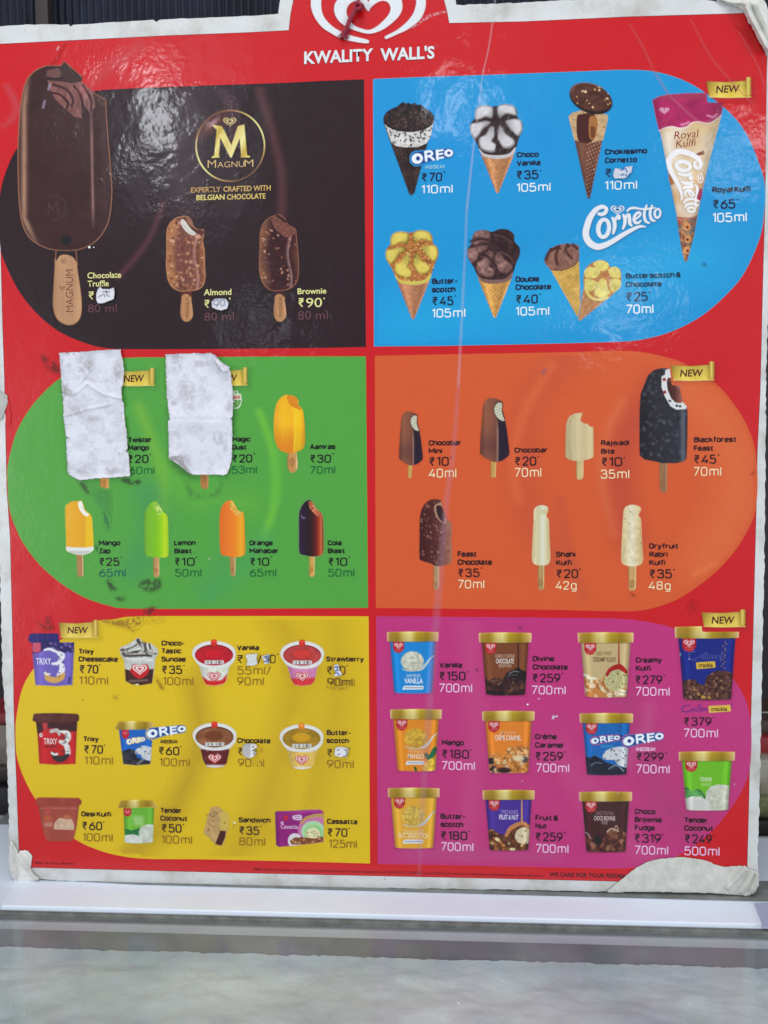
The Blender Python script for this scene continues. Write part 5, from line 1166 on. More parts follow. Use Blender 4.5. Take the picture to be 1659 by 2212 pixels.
def bf(p, m):
    p.dots(120, 3, 13, [(84, 84, 92), (70, 70, 78), (98, 98, 106), (40, 38, 44)], m, a=.6, soft=4); p.tint((110, 112, 122), m * np.exp(-((p.X - 1015) / 16) ** 2) * np.clip((p.Y - 470) / 60, 0, 1) * .55)
    w = p.poly([(878, 190), (912, 180), (935, 245), (905, 255), (892, 290), (895, 340), (925, 410), (960, 440), (1010, 432), (1042, 470), (1035, 488), (960, 492), (915, 465), (875, 395), (848, 320), (850, 240), (875, 225)], (218, 218, 216), smooth=False)
    mm = p.poly([(892, 262), (930, 250), (965, 290), (990, 350), (1008, 432), (970, 440), (930, 412), (898, 340)], (88, 54, 48), smooth=True)
    p.poly([(900, 262), (968, 262), (985, 320), (960, 300)], (196, 150, 116), soft=10, a=.7)
    p.shade(ramp((p.X - 890) / 120, [(0, (.8,) * 3), (.5, (1,) * 3), (1, (1.9,) * 3)])[..., 0], mm)
    for x, y in ((868, 262), (872, 358)): p.poly([(x - 12, y - 6), (x + 8, y - 14), (x + 14, y + 8), (x - 6, y + 14)], (150, 30, 40))
    for x, y in ((912, 425), (965, 462), (990, 466)): p.poly([(x - 14, y - 4), (x + 6, y - 10), (x + 12, y + 6), (x - 4, y + 10)], (70, 66, 70))
lolly('D2', (665, 165, 1060, 1130), [(680, 620), (682, 480), (690, 370), (718, 300), (745, 230), (790, 190), (850, 175), (912, 180), (938, 248), (968, 262), (990, 340), (1008, 430), (1042, 470), (1048, 520), (1046, 700), (1040, 860), (1018, 888), (950, 900), (850, 898), (790, 885), (720, 872), (682, 840), (680, 740)],
      hgrad(680, 1048, [(0, (44, 42, 46)), (.4, (54, 52, 58)), (.8, (56, 56, 62)), (.9, (80, 82, 90)), (1, (44, 44, 50))]),
      [(830, 890), (832, 1080), (845, 1118), (870, 1124), (886, 1110), (890, 1080), (890, 890)], 'orange', 'large black nutty bar with a white rimmed bite', (858, 1055, 19, 32), bf, smooth=False, topc=(150, 110, 78), name='ice_cream_bar_picture', sidec=(160, 138, 110))
def fc(p, m):
    p.dots(70, 8, 11, [(150, 104, 90), (132, 88, 76), (168, 124, 104)], m, a=.8); p.dots(50, 9, 9, [(54, 30, 32)], m, a=.6)
    p.tint((176, 118, 92), m * np.clip((p.X - 600) / 70, 0, 1) * .45)
    p.poly([(536, 170), (590, 142), (598, 175), (612, 230), (636, 300), (632, 318), (590, 310), (555, 270), (535, 220)], (170, 130, 110), smooth=True)
    mm = p.poly([(550, 178), (585, 172), (608, 215), (612, 305), (580, 285), (556, 235)], (62, 44, 46), smooth=True)
lolly('D3', (400, 108, 690, 885), [(412, 300), (420, 230), (445, 170), (490, 128), (545, 117), (590, 130), (592, 160), (605, 190), (625, 250), (640, 290), (672, 305), (680, 340), (678, 450), (680, 560), (674, 640), (640, 660), (555, 672), (500, 650), (430, 628), (410, 600), (410, 450)],
      hgrad(408, 680, [(0, (70, 38, 38)), (.4, (86, 50, 48)), (.7, (110, 68, 62)), (1, (160, 108, 86))]),
      [(525, 665), (525, 840), (535, 868), (560, 868), (572, 845), (574, 665)], 'orange', 'brown nutty bar with a hollow bite', (543, 820, 14, 24), fc, smooth=True, topc=(176, 142, 98), name='ice_cream_bar_picture', sidec=(216, 186, 140))
def sk(p, m):
    p.stroke([(1372, 300), (1362, 450), (1360, 600)], 5, (196, 184, 130), a=.8, soft=6); p.stroke([(1470, 310), (1478, 450), (1480, 600)], 5, (190, 176, 120), a=.8, soft=6); p.ell(1440, 225, 30, 16, (196, 182, 130), a=.7, soft=6)
lolly('D3', (1330, 160, 1505, 885), [(1345, 600), (1352, 450), (1360, 300), (1362, 210), (1390, 178), (1430, 170), (1470, 182), (1474, 215), (1462, 240), (1468, 278), (1480, 292), (1486, 450), (1493, 600), (1475, 655), (1415, 664), (1362, 652)],
      hgrad(1345, 1493, [(0, (196, 182, 132)), (.15, (224, 214, 170)), (.35, (206, 198, 156)), (.6, (224, 222, 198)), (.85, (214, 204, 156)), (1, (206, 190, 138))]),
      [(1392, 660), (1394, 845), (1405, 870), (1430, 872), (1444, 850), (1446, 660)], 'orange', 'slim pale cream bar', (1417, 812, 17, 28), sk, topc=(180, 148, 96), name='ice_cream_bar_picture', sidec=(214, 184, 134), rimc=(236, 228, 190))
def dk(p, m):
    p.dots(16, 6, 5, [(150, 130, 80), (120, 90, 60)], m, a=.8); p.shade(.9 + .2 * p.nz(30, 9), m)
lolly('D4', (535, 145, 715, 815), [(545, 570), (550, 400), (556, 280), (565, 190), (590, 160), (640, 153), (685, 170), (688, 195), (672, 230), (690, 265), (696, 380), (702, 500), (706, 575), (680, 608), (620, 618), (570, 606)],
      hgrad(545, 706, [(0, (206, 186, 136)), (.2, (220, 204, 158)), (.5, (228, 218, 188)), (.8, (216, 196, 146)), (1, (196, 168, 112))]),
      [(594, 612), (596, 780), (608, 804), (640, 804), (654, 785), (656, 612)], 'orange', 'slim speckled cream bar', (624, 752, 19, 30), dk, topc=(200, 160, 104), name='ice_cream_bar_picture', rimc=(236, 222, 178))

# ------------------------------------------------------------------ cups and small tubs of the yellow panel
def shieldlogo(p, pts, cx, cy, w, soft=1.2):
    p.poly(pts, (196, 44, 48), smooth=False, soft=soft); heart(p, cx, cy, w, (234, 190, 190))
def cupbody(p, pts, col, clipnoise=None):
    m = p.poly(pts, col, soft=1.4); P = np.asarray(pts, float)
    x0, x1 = P[:, 0].min(), P[:, 0].max(); u = (p.X - x0) / (x1 - x0)
    p.shade(ramp(u, [(0, (.80,) * 3), (.1, (.95,) * 3), (.2, (1.12,) * 3), (.34, (1.0,) * 3), (.75, (1.0,) * 3), (.88, (1.1,) * 3), (1, (.78,) * 3)])[..., 0], m)
    return m
# purple three-layer tub
p = Pic('E1', 150, 190, 600, 675)
m = cupbody(p, [(190, 275), (562, 275), (545, 655), (400, 664), (222, 655), (200, 420)], (112, 96, 178))
d = p.poly([(190, 275), (562, 275), (560, 370), (480, 372), (430, 380), (330, 330), (250, 375), (196, 380)], (48, 38, 96), smooth=False, clip=m)
p.dots(34, 3, 13, [(98, 74, 140), (74, 56, 116), (130, 110, 172), (60, 44, 96)], d, box=(350, 285, 550, 380), a=.9)
p.poly([(198, 285), (268, 285), (270, 350), (250, 372), (210, 372), (196, 350)], (200, 84, 104), smooth=False, soft=2.5, clip=m)
W_ = (226, 226, 232)
p.stroke([(300, 350), (345, 340), (400, 362), (420, 370)], [8, 12, 12, 8], W_, soft=2); p.stroke([(430, 380), (455, 400), (440, 440), (410, 470)], [20, 26, 18, 12], W_, soft=2)
p.stroke([(370, 470), (440, 470), (455, 520), (430, 570)], [10, 18, 26, 22], W_, soft=2); p.stroke([(315, 555), (330, 595), (385, 612), (445, 595), (470, 560)], [14, 24, 26, 24, 14], (206, 160, 86), soft=2)
p.stroke([(305, 548), (320, 562), (345, 560)], 9, (224, 222, 220), soft=2); p.dots(12, 5, 8, [(90, 84, 120), (60, 60, 90)], p.poly([(400, 380), (470, 380), (480, 560), (420, 560)], None), a=.8)
p.stroke([(420, 580), (440, 570)], 8, (190, 130, 66)); p.stroke([(520, 590), (515, 640)], 9, (50, 48, 70), a=.7, soft=2)
m = p.poly([(158, 255), (170, 210), (200, 204), (430, 204), (440, 225), (560, 240), (586, 240), (584, 275), (560, 282), (170, 282)], (46, 40, 104)); p.shade(.85 + .3 * p.nz(40, 4), m)
pic_out(p, 'tub_picture', 'yellow', 'purple tub with a dark blue lid and a big layered figure three', [T('E1', 'TRIXY', 228, 474, 358, 54, (226, 224, 236), .012, layer=.0003)])
# whipped sundae
p = Pic('E1', 945, 235, 1310, 668)
m = p.poly([(958, 330), (1050, 290), (1110, 245), (1130, 242), (1160, 280), (1230, 290), (1290, 340), (1294, 380), (1268, 420), (1262, 500), (1240, 640), (1150, 656), (1060, 648), (1010, 620), (996, 440), (962, 380)], (196, 198, 190), smooth=False)
p.shade(.88 + .2 * p.nz(40, 8), m)
for q, w_ in (([(975, 350), (1040, 330), (1100, 300), (1118, 260)], 10), ([(990, 380), (1060, 365), (1150, 360), (1180, 330), (1140, 300), (1118, 262)], 12), ([(1180, 290), (1190, 340), (1240, 370), (1270, 380)], 9), ([(1000, 400), (1080, 400), (1160, 395), (1230, 400)], 9), ([(1160, 285), (1150, 320), (1200, 385)], 7), ([(1215, 300), (1225, 340)], 8)):
    p.stroke(q, w_, (70, 62, 56), soft=3)
for q in ([(1000, 335), (1060, 315), (1105, 285)], [(1010, 372), (1080, 350), (1140, 335)], [(1150, 300), (1165, 345), (1130, 372)], [(1200, 305), (1210, 350), (1260, 372)], [(1020, 425), (1100, 430), (1180, 420)], [(1190, 440), (1240, 430)]): p.stroke(q, 7, (228, 228, 222), soft=4)
p.dots(12, 7, 9, [(150, 110, 90), (70, 62, 56)], p.poly([(960, 330), (1290, 330), (1290, 420), (970, 420)], None), a=.8)
b = p.poly([(1003, 515), (1060, 530), (1150, 520), (1255, 515), (1240, 640), (1150, 656), (1060, 648), (1010, 620)], (74, 46, 40)); p.shade(.8 + .4 * p.nz(30, 3), b)
p.stroke([(1045, 620), (1130, 618), (1200, 612)], 9, (150, 140, 130), a=.6, soft=4); p.stroke([(1100, 648), (1120, 650)], 5, (226, 226, 220))
p.poly([(1060, 505), (1070, 480), (1100, 472), (1130, 490), (1160, 472), (1200, 480), (1215, 520), (1190, 570), (1130, 600), (1075, 570), (1050, 530)], (196, 46, 48), smooth=True); heart(p, 1133, 514, 128, (236, 222, 216)); heart(p, 1133, 516, 128, (236, 222, 216), ring=True)
pic_out(p, 'cup_picture', 'yellow', 'clear cup of whipped sundae with chocolate sauce')
# red three-layer tub
p = Pic('E1', 185, 892, 620, 1368)
m = cupbody(p, [(225, 970), (588, 970), (572, 1345), (400, 1352), (255, 1342), (240, 1100)], (190, 42, 46))
d = p.poly([(225, 965), (588, 965), (585, 1055), (520, 1065), (450, 1060), (360, 1030), (300, 1050), (240, 1085)], (70, 40, 40), clip=m)
p.poly([(280, 985), (325, 985), (328, 1040), (290, 1052)], (190, 64, 66), soft=4, clip=m)
p.stroke([(360, 1060), (410, 1050), (430, 1085)], [16, 16, 12], (186, 182, 176), soft=2); p.stroke([(440, 1062), (500, 1075), (505, 1120), (480, 1160)], [10, 22, 26, 18], (222, 220, 214), soft=2)
p.stroke([(440, 1150), (490, 1180), (505, 1240), (500, 1270)], [16, 22, 24, 18], (222, 220, 214), soft=2); p.stroke([(375, 1250), (400, 1290), (450, 1300), (505, 1270)], [14, 24, 28, 16], (60, 52, 54), soft=2); p.stroke([(365, 1248), (390, 1262), (412, 1258)], 10, (224, 222, 218), soft=2)
p.dots(24, 5, 9, [(90, 88, 88), (50, 48, 50)], p.poly([(440, 1070), (520, 1080), (520, 1270), (460, 1270)], None), a=.8)
p.poly([(300, 1182), (400, 1182), (400, 1200), (300, 1204)], (140, 24, 30), soft=3); p.ell(270, 1092, 14, 18, (224, 220, 214)); p.ell(270, 1092, 5, 7, (120, 60, 50))
m = p.poly([(195, 965), (205, 910), (230, 902), (400, 898), (590, 906), (606, 930), (602, 968), (580, 978), (400, 985), (220, 978)], (92, 52, 48)); p.shade(.85 + .3 * p.nz(50, 4), m)
pic_out(p, 'tub_picture', 'yellow', 'red tub with a brown lid and a big layered figure three', [T('E1', 'TRIXY', 294, 1170, 412, 50, (226, 216, 214), .012, layer=.0003)])
# small cookie tub
def goldlid(p, pts, hi=1.0):
    m = p.poly(pts, (190, 160, 80), soft=1.3); P = np.asarray(pts, float); x0, x1 = P[:, 0].min(), P[:, 0].max(); y0, y1 = P[:, 1].min(), P[:, 1].max(); u = (p.X - x0) / (x1 - x0)
    g = ramp(u, [(0, (206, 172, 112)), (.06, (170, 136, 60)), (.2, (158, 128, 40)), (.34, (214, 190, 112)), (.45, (228, 210, 136)), (.58, (180, 150, 48)), (.78, (154, 124, 34)), (.9, (190, 158, 74)), (1, (226, 190, 130))])
    p.rgb = p.rgb * (1 - m[..., None]) + g * m[..., None]; p.shade(1.05 - .14 * np.clip((p.Y - y0) / (y1 - y0), 0, 1) + .1 * (p.Y < y0 + (y1 - y0) * .14), m); return m
p = Pic('E1', 905, 960, 1290, 1368)
m = cupbody(p, [(950, 1040), (1250, 1040), (1225, 1345), (1100, 1356), (990, 1345)], (36, 100, 184))
q = p.poly([(975, 1235), (1040, 1210), (1090, 1225), (1110, 1290), (1225, 1320), (1222, 1350), (1100, 1356), (990, 1345)], (54, 52, 60), clip=m); p.shade(.5 + 1.0 * p.nz(26, 4), q)
q = p.poly([(1090, 1250), (1110, 1210), (1160, 1185), (1220, 1195), (1236, 1215), (1228, 1310), (1170, 1300), (1130, 1260)], (204, 208, 212), smooth=True, clip=m); p.dots(16, 3, 9, [(70, 74, 84)], q, asp=.4)
p.stroke([(1120, 1340), (1180, 1290)], 10, (170, 176, 182), a=.6, soft=5)
p.poly([(975, 1045), (1038, 1045), (1040, 1100), (1020, 1125), (990, 1122), (976, 1090)], (190, 40, 52), clip=m); heart(p, 1006, 1075, 44, (220, 130, 140))
goldlid(p, [(918, 1030), (950, 972), (1100, 968), (1240, 975), (1256, 1010), (1250, 1040), (1100, 1044), (930, 1045)])
pic_out(p, 'tub_picture', 'yellow', 'small blue tub with gold lid and black cookie crumbs')
oreo('E1', 1020, 1175, 1115, 1172, panels['yellow'], halo=False, lay=.0003); oreo('E1', 1195, 1532, 1015, 1118, panels['yellow'], lay=.00031)
# open round cups
def opencup(c, dx, dy, rim, ice, centre, low, label, lowdots=None, tabc=(206, 60, 44)):
    p = Pic(c, 50 + dx, 245 + dy, 455 + dx, 675 + dy); t = lambda L_: [(x + dx, y + dy) for x, y in L_]
    p.ell(255 + dx, 480 + dy, 190, 190, (170, 140, 20), soft=20, a=.25)
    b = p.poly(t([(90, 430), (425, 430), (385, 500), (360, 620), (330, 650), (255, 662), (185, 652), (155, 600), (130, 500)]), (216, 214, 208), smooth=False)
    for col, pts in low: mm = p.poly(t(pts), col, smooth=False, soft=4, clip=b)
    if lowdots: p.dots(26, 5, 12, lowdots, p.poly(t([(150, 490), (370, 490), (350, 600), (170, 600)]), None) * b, a=.55, soft=5)
    u = (p.X - 90 - dx) / 335; p.shade(ramp(u, [(0, (.75,) * 3), (.2, (.9,) * 3), (.4, (1.06,) * 3), (.8, (1,) * 3), (1, (.78,) * 3)])[..., 0], b)
    p.ell(253 + dx, 380 + dy, 189, 110, (222, 222, 218)); p.ell(253 + dx, 372 + dy, 180, 96, (200, 198, 190), soft=5)
    p.ell(253 + dx, 378 + dy, 182, 103, (226, 226, 224), soft=4); i = p.ell(253 + dx, 392 + dy, 166, 92, rim)
    i = p.ell(253 + dx, 396 + dy, 158, 84, ice, soft=3); p.shade(.84 + .32 * p.nz(50, 7), i)
    p.ell(256 + dx, 385 + dy, 92, 46, tuple(v * .86 for v in ice), soft=4); c2 = p.ell(250 + dx, 383 + dy, 80, 41, centre, soft=3)
    p.stroke(t([(318, 420), (345, 390), (325, 365)]), 4, tuple(min(255, v * 1.25) for v in ice), a=.6, soft=4)
    p.poly(t([(75, 410), (110, 450), (180, 480), (260, 490), (340, 478), (400, 450), (432, 405), (436, 430), (400, 478), (340, 505), (255, 512), (170, 502), (105, 465)]), (222, 222, 218), smooth=True, soft=2)
    p.poly(t([(172, 440), (338, 440), (338, 470), (172, 472)]), (214, 212, 208)); rg = random.Random(4)
    for k in range(24):
        x = 190 + k * 5.8 + dx
        if rg.random() < .72: p.poly([(x, 446 + dy), (x + rg.uniform(2, 4.5), 446 + dy), (x + 3, 466 + dy), (x, 466 + dy)], (60, 56, 60), soft=.8)
    p.poly(t([(226, 300), (228, 268), (250, 256), (276, 266), (278, 305), (262, 312), (240, 312)]), tabc, smooth=True); p.ell(252 + dx, 275 + dy, 13, 10, tuple(min(255, v * 1.3) for v in tabc), soft=3)
    p.poly(t([(196, 570), (205, 548), (235, 540), (256, 552), (280, 540), (305, 550), (312, 575), (290, 600), (258, 622), (220, 602)]), (190, 40, 46), smooth=True)
    heart(p, 254 + dx, 577 + dy, 108, (238, 224, 220))
    pic_out(p, 'cup_picture', 'yellow', label)
S = lambda y0, y1: [(100, y0), (410, y0), (400, y1), (110, y1)]
opencup('E2', 0, 0, (140, 22, 40), (188, 34, 52), (206, 40, 52), [((214, 216, 200), S(480, 560)), ((200, 44, 44), [(150, 580), (200, 615), (255, 620), (320, 612), (368, 560), (355, 640), (255, 664), (170, 650)])], 'open white cup with bright red filling and red foot', [(170, 200, 160), (226, 228, 220)])
opencup('E2', 770, 2, (150, 50, 56), (184, 70, 68), (210, 66, 60), [((206, 130, 170), S(480, 600)), ((206, 60, 66), [(130, 590), (255, 600), (380, 585), (360, 650), (255, 664), (165, 650)])], 'open cup with pale red filling and pink side', [(222, 160, 196), (190, 110, 160)])
opencup('E2', 5, 716, (90, 52, 40), (146, 92, 62), (120, 68, 44), [((100, 34, 36), S(500, 660)), ((210, 206, 200), S(636, 666))], 'open cup with light brown filling and maroon side', [(120, 50, 46), (84, 26, 30), (190, 176, 168)])
opencup('E2', 765, 730, (150, 116, 26), (168, 130, 40), (206, 156, 42), [((222, 184, 92), S(500, 640))], 'open cup with golden filling and yellow side', [(226, 206, 140), (206, 160, 70), (170, 130, 80)], (226, 130, 50))
# kulfi tub
p = Pic('E3', 210, 490, 640, 895)
m = cupbody(p, [(245, 560), (605, 560), (585, 740), (565, 840), (540, 886), (325, 884), (300, 840), (275, 740)], (156, 74, 60))
for k in range(17): p.poly([(255 + k * 20, 592), (268 + k * 20, 592), (262 + k * 20, 606)], (206, 160, 140), a=.8)
p.poly([(310, 590), (350, 590), (350, 650), (318, 650)], (186, 72, 76), soft=4); p.poly([(300, 665), (360, 665), (360, 710), (300, 712)], (196, 110, 60), soft=8, a=.7)
p.poly([(300, 725), (370, 722), (372, 752), (300, 756)], (206, 160, 146), soft=5, a=.8)
mm = p.poly([(380, 780), (390, 720), (430, 680), (490, 690), (540, 690), (560, 740), (560, 786)], (216, 202, 170)); p.shade(.85 + .25 * p.nz(30, 4), mm); p.ell(495, 672, 34, 18, (190, 120, 80), soft=4)
m = p.poly([(222, 560), (232, 505), (260, 500), (600, 505), (628, 530), (622, 562), (590, 578), (250, 575)], (150, 66, 54)); p.shade(.85 + .3 * p.nz(50, 4), m)
p.tint((176, 84, 76), p.a * .25)
pic_out(p, 'tub_picture', 'yellow', 'terracotta coloured kulfi tub')
# small coconut tub
p = Pic('E3', 930, 510, 1295, 912)
m = cupbody(p, [(988, 590), (1260, 590), (1245, 895), (1110, 905), (1002, 895)], (110, 178, 62))
q = p.poly([(1000, 770), (1060, 790), (1130, 770), (1140, 840), (1010, 850)], (52, 124, 72), clip=m); p.shade(.6 + .8 * p.nz(22, 3), q)
q = p.poly([(1125, 800), (1150, 755), (1200, 735), (1256, 740), (1250, 895), (1150, 900), (1130, 860)], (208, 212, 198), smooth=False, clip=m); p.shade(.85 + .25 * p.nz(22, 3), q)
q = p.poly([(1000, 835), (1060, 822), (1120, 835), (1160, 880), (1150, 905), (1002, 897)], (216, 218, 210), smooth=False, clip=m); p.shade(.88 + .2 * p.nz(22, 6), q)
p.poly([(1065, 670), (1120, 660), (1170, 672), (1165, 750), (1085, 748)], (176, 210, 140), soft=8, a=.7)
p.poly([(990, 596), (1060, 596), (1062, 640), (1040, 668), (1010, 668), (992, 645)], (190, 40, 50), clip=m); heart(p, 1026, 628, 50, (226, 150, 150))
goldlid(p, [(942, 590), (968, 530), (1110, 520), (1250, 528), (1284, 590), (1270, 600), (1250, 586), (975, 592), (955, 598)])
pic_out(p, 'tub_picture', 'yellow', 'small green tub with gold lid and coconut halves')
# biscuit sandwich
p = Pic('E4', 150, 568, 445, 935)
m = p.poly([(165, 790), (190, 700), (215, 610), (235, 585), (290, 582), (340, 620), (385, 655), (385, 700), (380, 770), (340, 900), (318, 925), (262, 912), (205, 850), (162, 815)], (190, 156, 102), soft=2.5); p.shade(.86 + .28 * p.nz(30, 3), m)
p.poly([(305, 640), (345, 632), (385, 665), (382, 740), (360, 790), (312, 788), (310, 700)], (206, 178, 88), smooth=True, soft=2.5); mm = p.poly([(310, 790), (356, 795), (350, 850), (318, 922), (264, 908)], (78, 36, 34), soft=2)
p.dots(16, 6, 9, [(140, 104, 70), (120, 84, 60)], p.poly([(180, 640), (290, 620), (290, 860), (190, 800)], None), a=.7); p.stroke([(225, 655), (240, 670), (262, 655)], 4, (110, 84, 60), a=.8)
p.ell(432, 722, 13, 13, (220, 214, 160)); p.dots(6, 5, 6, [(222, 206, 120), (120, 90, 40)], p.poly([(395, 690), (440, 690), (440, 790), (395, 790)], None))
pic_out(p, 'sandwich_picture', 'yellow', 'biscuit ice cream sandwich with a chocolate corner')
# purple carton
p = Pic('E4', 775, 600, 1225, 945)
m = p.poly([(786, 630), (800, 622), (1180, 608), (1210, 628), (1210, 890), (1100, 905), (820, 935), (795, 915)], (146, 40, 122)); p.shade(.95 + .1 * p.nz(60, 3), m)
p.poly([(786, 630), (806, 624), (828, 935), (795, 915)], (118, 34, 104), a=.8); p.poly([(1040, 610), (1180, 608), (1210, 628), (1000, 640), (860, 630)], (176, 70, 150), a=.8, soft=3)
q = p.poly([(990, 830), (985, 770), (1010, 710), (1060, 670), (1130, 648), (1208, 640), (1210, 880), (1130, 860), (1040, 850)], (200, 120, 166), clip=m)
p.poly([(1000, 720), (1050, 670), (1130, 645), (1208, 640), (1208, 680), (1150, 672), (1070, 690), (1020, 730)], (190, 150, 90), clip=m, smooth=False); mm = p.ell(1120, 800, 104, 94, (176, 214, 170), clip=m); p.ell(1122, 812, 82, 76, (150, 206, 134), clip=m, soft=4)
mm = p.ell(1118, 826, 62, 62, (226, 220, 176), clip=m); p.dots(18, 4, 6, [(170, 80, 60), (120, 130, 60)], mm)
p.ell(960, 880, 62, 66, (222, 214, 218), clip=m); mm = p.poly([(915, 880), (960, 850), (1040, 850), (1130, 860), (1205, 840), (1208, 885), (1100, 900), (1000, 912), (930, 912)], (140, 84, 52), clip=m); p.shade(.6 + .8 * p.nz(14, 4), mm); p.dots(20, 9, 8, [(190, 130, 90), (96, 50, 36), (214, 180, 130)], mm)
p.poly([(862, 660), (900, 660), (900, 690), (880, 706), (862, 690)], (196, 40, 66)); p.poly([(945, 660), (1015, 655), (1018, 695), (1000, 700), (955, 696), (940, 680)], (226, 200, 222), smooth=True)
p.stroke([(955, 670), (1005, 667)], 3, (140, 90, 140)); p.stroke([(960, 686), (1005, 684)], 3, (140, 90, 140)); p.ell(848, 724, 13, 13, (214, 170, 200))
pic_out(p, 'carton_picture', 'yellow', 'magenta dessert carton with a round iced slice on it', [T('E4', 'Cassatta', 836, 772, 985, 36, (224, 180, 214), .014, layer=.0003)])

# ------------------------------------------------------------------ tubs of the pink panel
REF = (100, 183, 525, 695)
def tub(c, dst, col, label, paint, texts=(), bot=None, pale=None, sh=1.0, lidpts=None):
    x0, y0, x1, y1 = dst
    p = Pic(c, x0 - 10, y0 - 8, x1 + 10, y1 + 10, ref=REF); p.dst = dst
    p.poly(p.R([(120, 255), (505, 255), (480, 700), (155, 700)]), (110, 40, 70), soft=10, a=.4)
    m = p.poly(p.R([(122, 250), (503, 250), (473, 684), (440, 690), (315, 694), (190, 690), (158, 682)]), col, soft=1.2)
    f = (p.V() - .14) / .86; xl = .05 + f * .09; xr = .95 - f * .075; u = np.clip((p.U() - xl) / (xr - xl), 0, 1); p.u = u
    paint(p, m)
    p.shade(ramp(u, [(0, (.72,) * 3), (.05, (.92,) * 3), (.12, (1.12,) * 3), (.2, (1,) * 3), (.8, (.98,) * 3), (.9, (1.12,) * 3), (1, (.72,) * 3)])[..., 0], m)
    p.shade(1 - .3 * np.clip(1 - (p.V() - .155) / .02, 0, 1), m)
    s = p.poly(p.R([(148, 262), (242, 262), (240, 320), (222, 348), (195, 358), (165, 348), (150, 322)]), (180, 34, 44)); heart(p, *p.R([(195, 294)])[0], 72 * (x1 - x0) / 425, (236, 214, 214))
    for yy in (326, 340): p.stroke(p.R([(170, yy + 1), (222, yy - 1)]), 3, (214, 120, 124), a=.8)
    goldlid(p, p.R([(100, 188), (106, 183), (315, 178), (518, 183), (525, 188), (522, 256), (500, 260), (315, 263), (120, 261), (103, 256)]))
    p.stroke(p.R([(103, 190), (106, 255)]), 4, (232, 200, 150), a=.7, soft=2); p.stroke(p.R([(522, 190), (519, 255)]), 4, (236, 204, 160), a=.7, soft=2)
    ex = [T(c, s_, a, b, e, cp, cl, w, layer=.0003) for s_, a, b, e, cp, cl, w in texts]
    pic_out(p, 'tub_picture', 'pink', label, ex)
def scoop(col, shade, x=310, y=425, r=95, spoon=True, dots=None):
    def f(p, m):
        if spoon: p.stroke(p.R([(492, 378), (460, 400), (430, 440), (390, 485), (330, 500), (270, 503), (225, 490)]), [5, 5, 9, 12, 8, 5, 3], (196, 200, 196), clip=m, soft=2)
        cx, cy = p.R([(x, y)])[0]; k = (p.dst[2] - p.dst[0]) / 425
        mm = p.ell(cx, cy, r * k, 82 * k, col, clip=m, soft=2.5); p.shade(.74 + .5 * p.nz(15, 5, sy=22), mm)
        p.tint(shade, mm * np.clip((p.Y - cy) / (90 * k), 0, 1) * .5)
        if dots: p.dots(14, 8, 6, dots, mm)
    return f
def banner(p, m, x0, x1, y0, y1):
    mm = p.poly([(x0, y0 + 8), (x0 + 10, y0), (x1 - 8, y0), (x1, y0 + 8), (x1 - 4, y1 - 6), (x1 - 12, y1), (x0 + 10, y1), (x0 - 8, y1 + 3)], (226, 230, 236), clip=m)
    p.stroke([(x0 + 14, (y0 + y1) / 2), (x1 - 12, (y0 + y1) / 2)], 5, (110, 120, 140), a=.65, soft=2)
LT = (226, 234, 240)
def _v(p, m): scoop((204, 204, 186), (170, 168, 140))(p, m); banner(p, m, 235, 405, 628, 660)
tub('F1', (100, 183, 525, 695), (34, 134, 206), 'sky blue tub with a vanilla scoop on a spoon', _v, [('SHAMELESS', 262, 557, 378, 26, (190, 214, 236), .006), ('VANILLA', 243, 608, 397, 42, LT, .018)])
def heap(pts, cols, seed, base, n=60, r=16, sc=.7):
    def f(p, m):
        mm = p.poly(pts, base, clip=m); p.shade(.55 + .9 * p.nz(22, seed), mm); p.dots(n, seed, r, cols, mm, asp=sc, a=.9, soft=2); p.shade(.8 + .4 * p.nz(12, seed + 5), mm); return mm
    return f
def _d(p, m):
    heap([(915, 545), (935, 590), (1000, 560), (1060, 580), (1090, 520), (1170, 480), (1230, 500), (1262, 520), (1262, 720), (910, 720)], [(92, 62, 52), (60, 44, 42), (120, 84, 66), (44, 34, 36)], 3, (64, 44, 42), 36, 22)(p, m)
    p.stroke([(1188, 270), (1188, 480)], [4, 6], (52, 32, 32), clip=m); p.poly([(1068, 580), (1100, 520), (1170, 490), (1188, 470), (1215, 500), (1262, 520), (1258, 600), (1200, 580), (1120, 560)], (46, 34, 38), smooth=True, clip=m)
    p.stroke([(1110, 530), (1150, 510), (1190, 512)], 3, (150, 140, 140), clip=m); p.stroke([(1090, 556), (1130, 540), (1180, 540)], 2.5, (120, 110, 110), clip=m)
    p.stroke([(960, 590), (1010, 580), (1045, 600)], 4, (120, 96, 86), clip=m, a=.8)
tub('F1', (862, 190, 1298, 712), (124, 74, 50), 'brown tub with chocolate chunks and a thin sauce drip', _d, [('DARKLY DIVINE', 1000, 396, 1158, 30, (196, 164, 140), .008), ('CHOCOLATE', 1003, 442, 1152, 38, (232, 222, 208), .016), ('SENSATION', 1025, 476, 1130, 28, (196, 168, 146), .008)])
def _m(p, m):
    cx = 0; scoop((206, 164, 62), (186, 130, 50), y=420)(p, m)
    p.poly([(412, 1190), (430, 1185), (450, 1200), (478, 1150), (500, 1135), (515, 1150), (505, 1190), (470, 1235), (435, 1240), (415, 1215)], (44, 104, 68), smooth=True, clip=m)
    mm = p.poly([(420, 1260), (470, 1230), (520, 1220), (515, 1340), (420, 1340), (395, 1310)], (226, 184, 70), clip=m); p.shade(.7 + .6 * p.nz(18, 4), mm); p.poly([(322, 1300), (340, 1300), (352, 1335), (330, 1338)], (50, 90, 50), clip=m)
    banner(p, m, 262, 410, 1252, 1282)
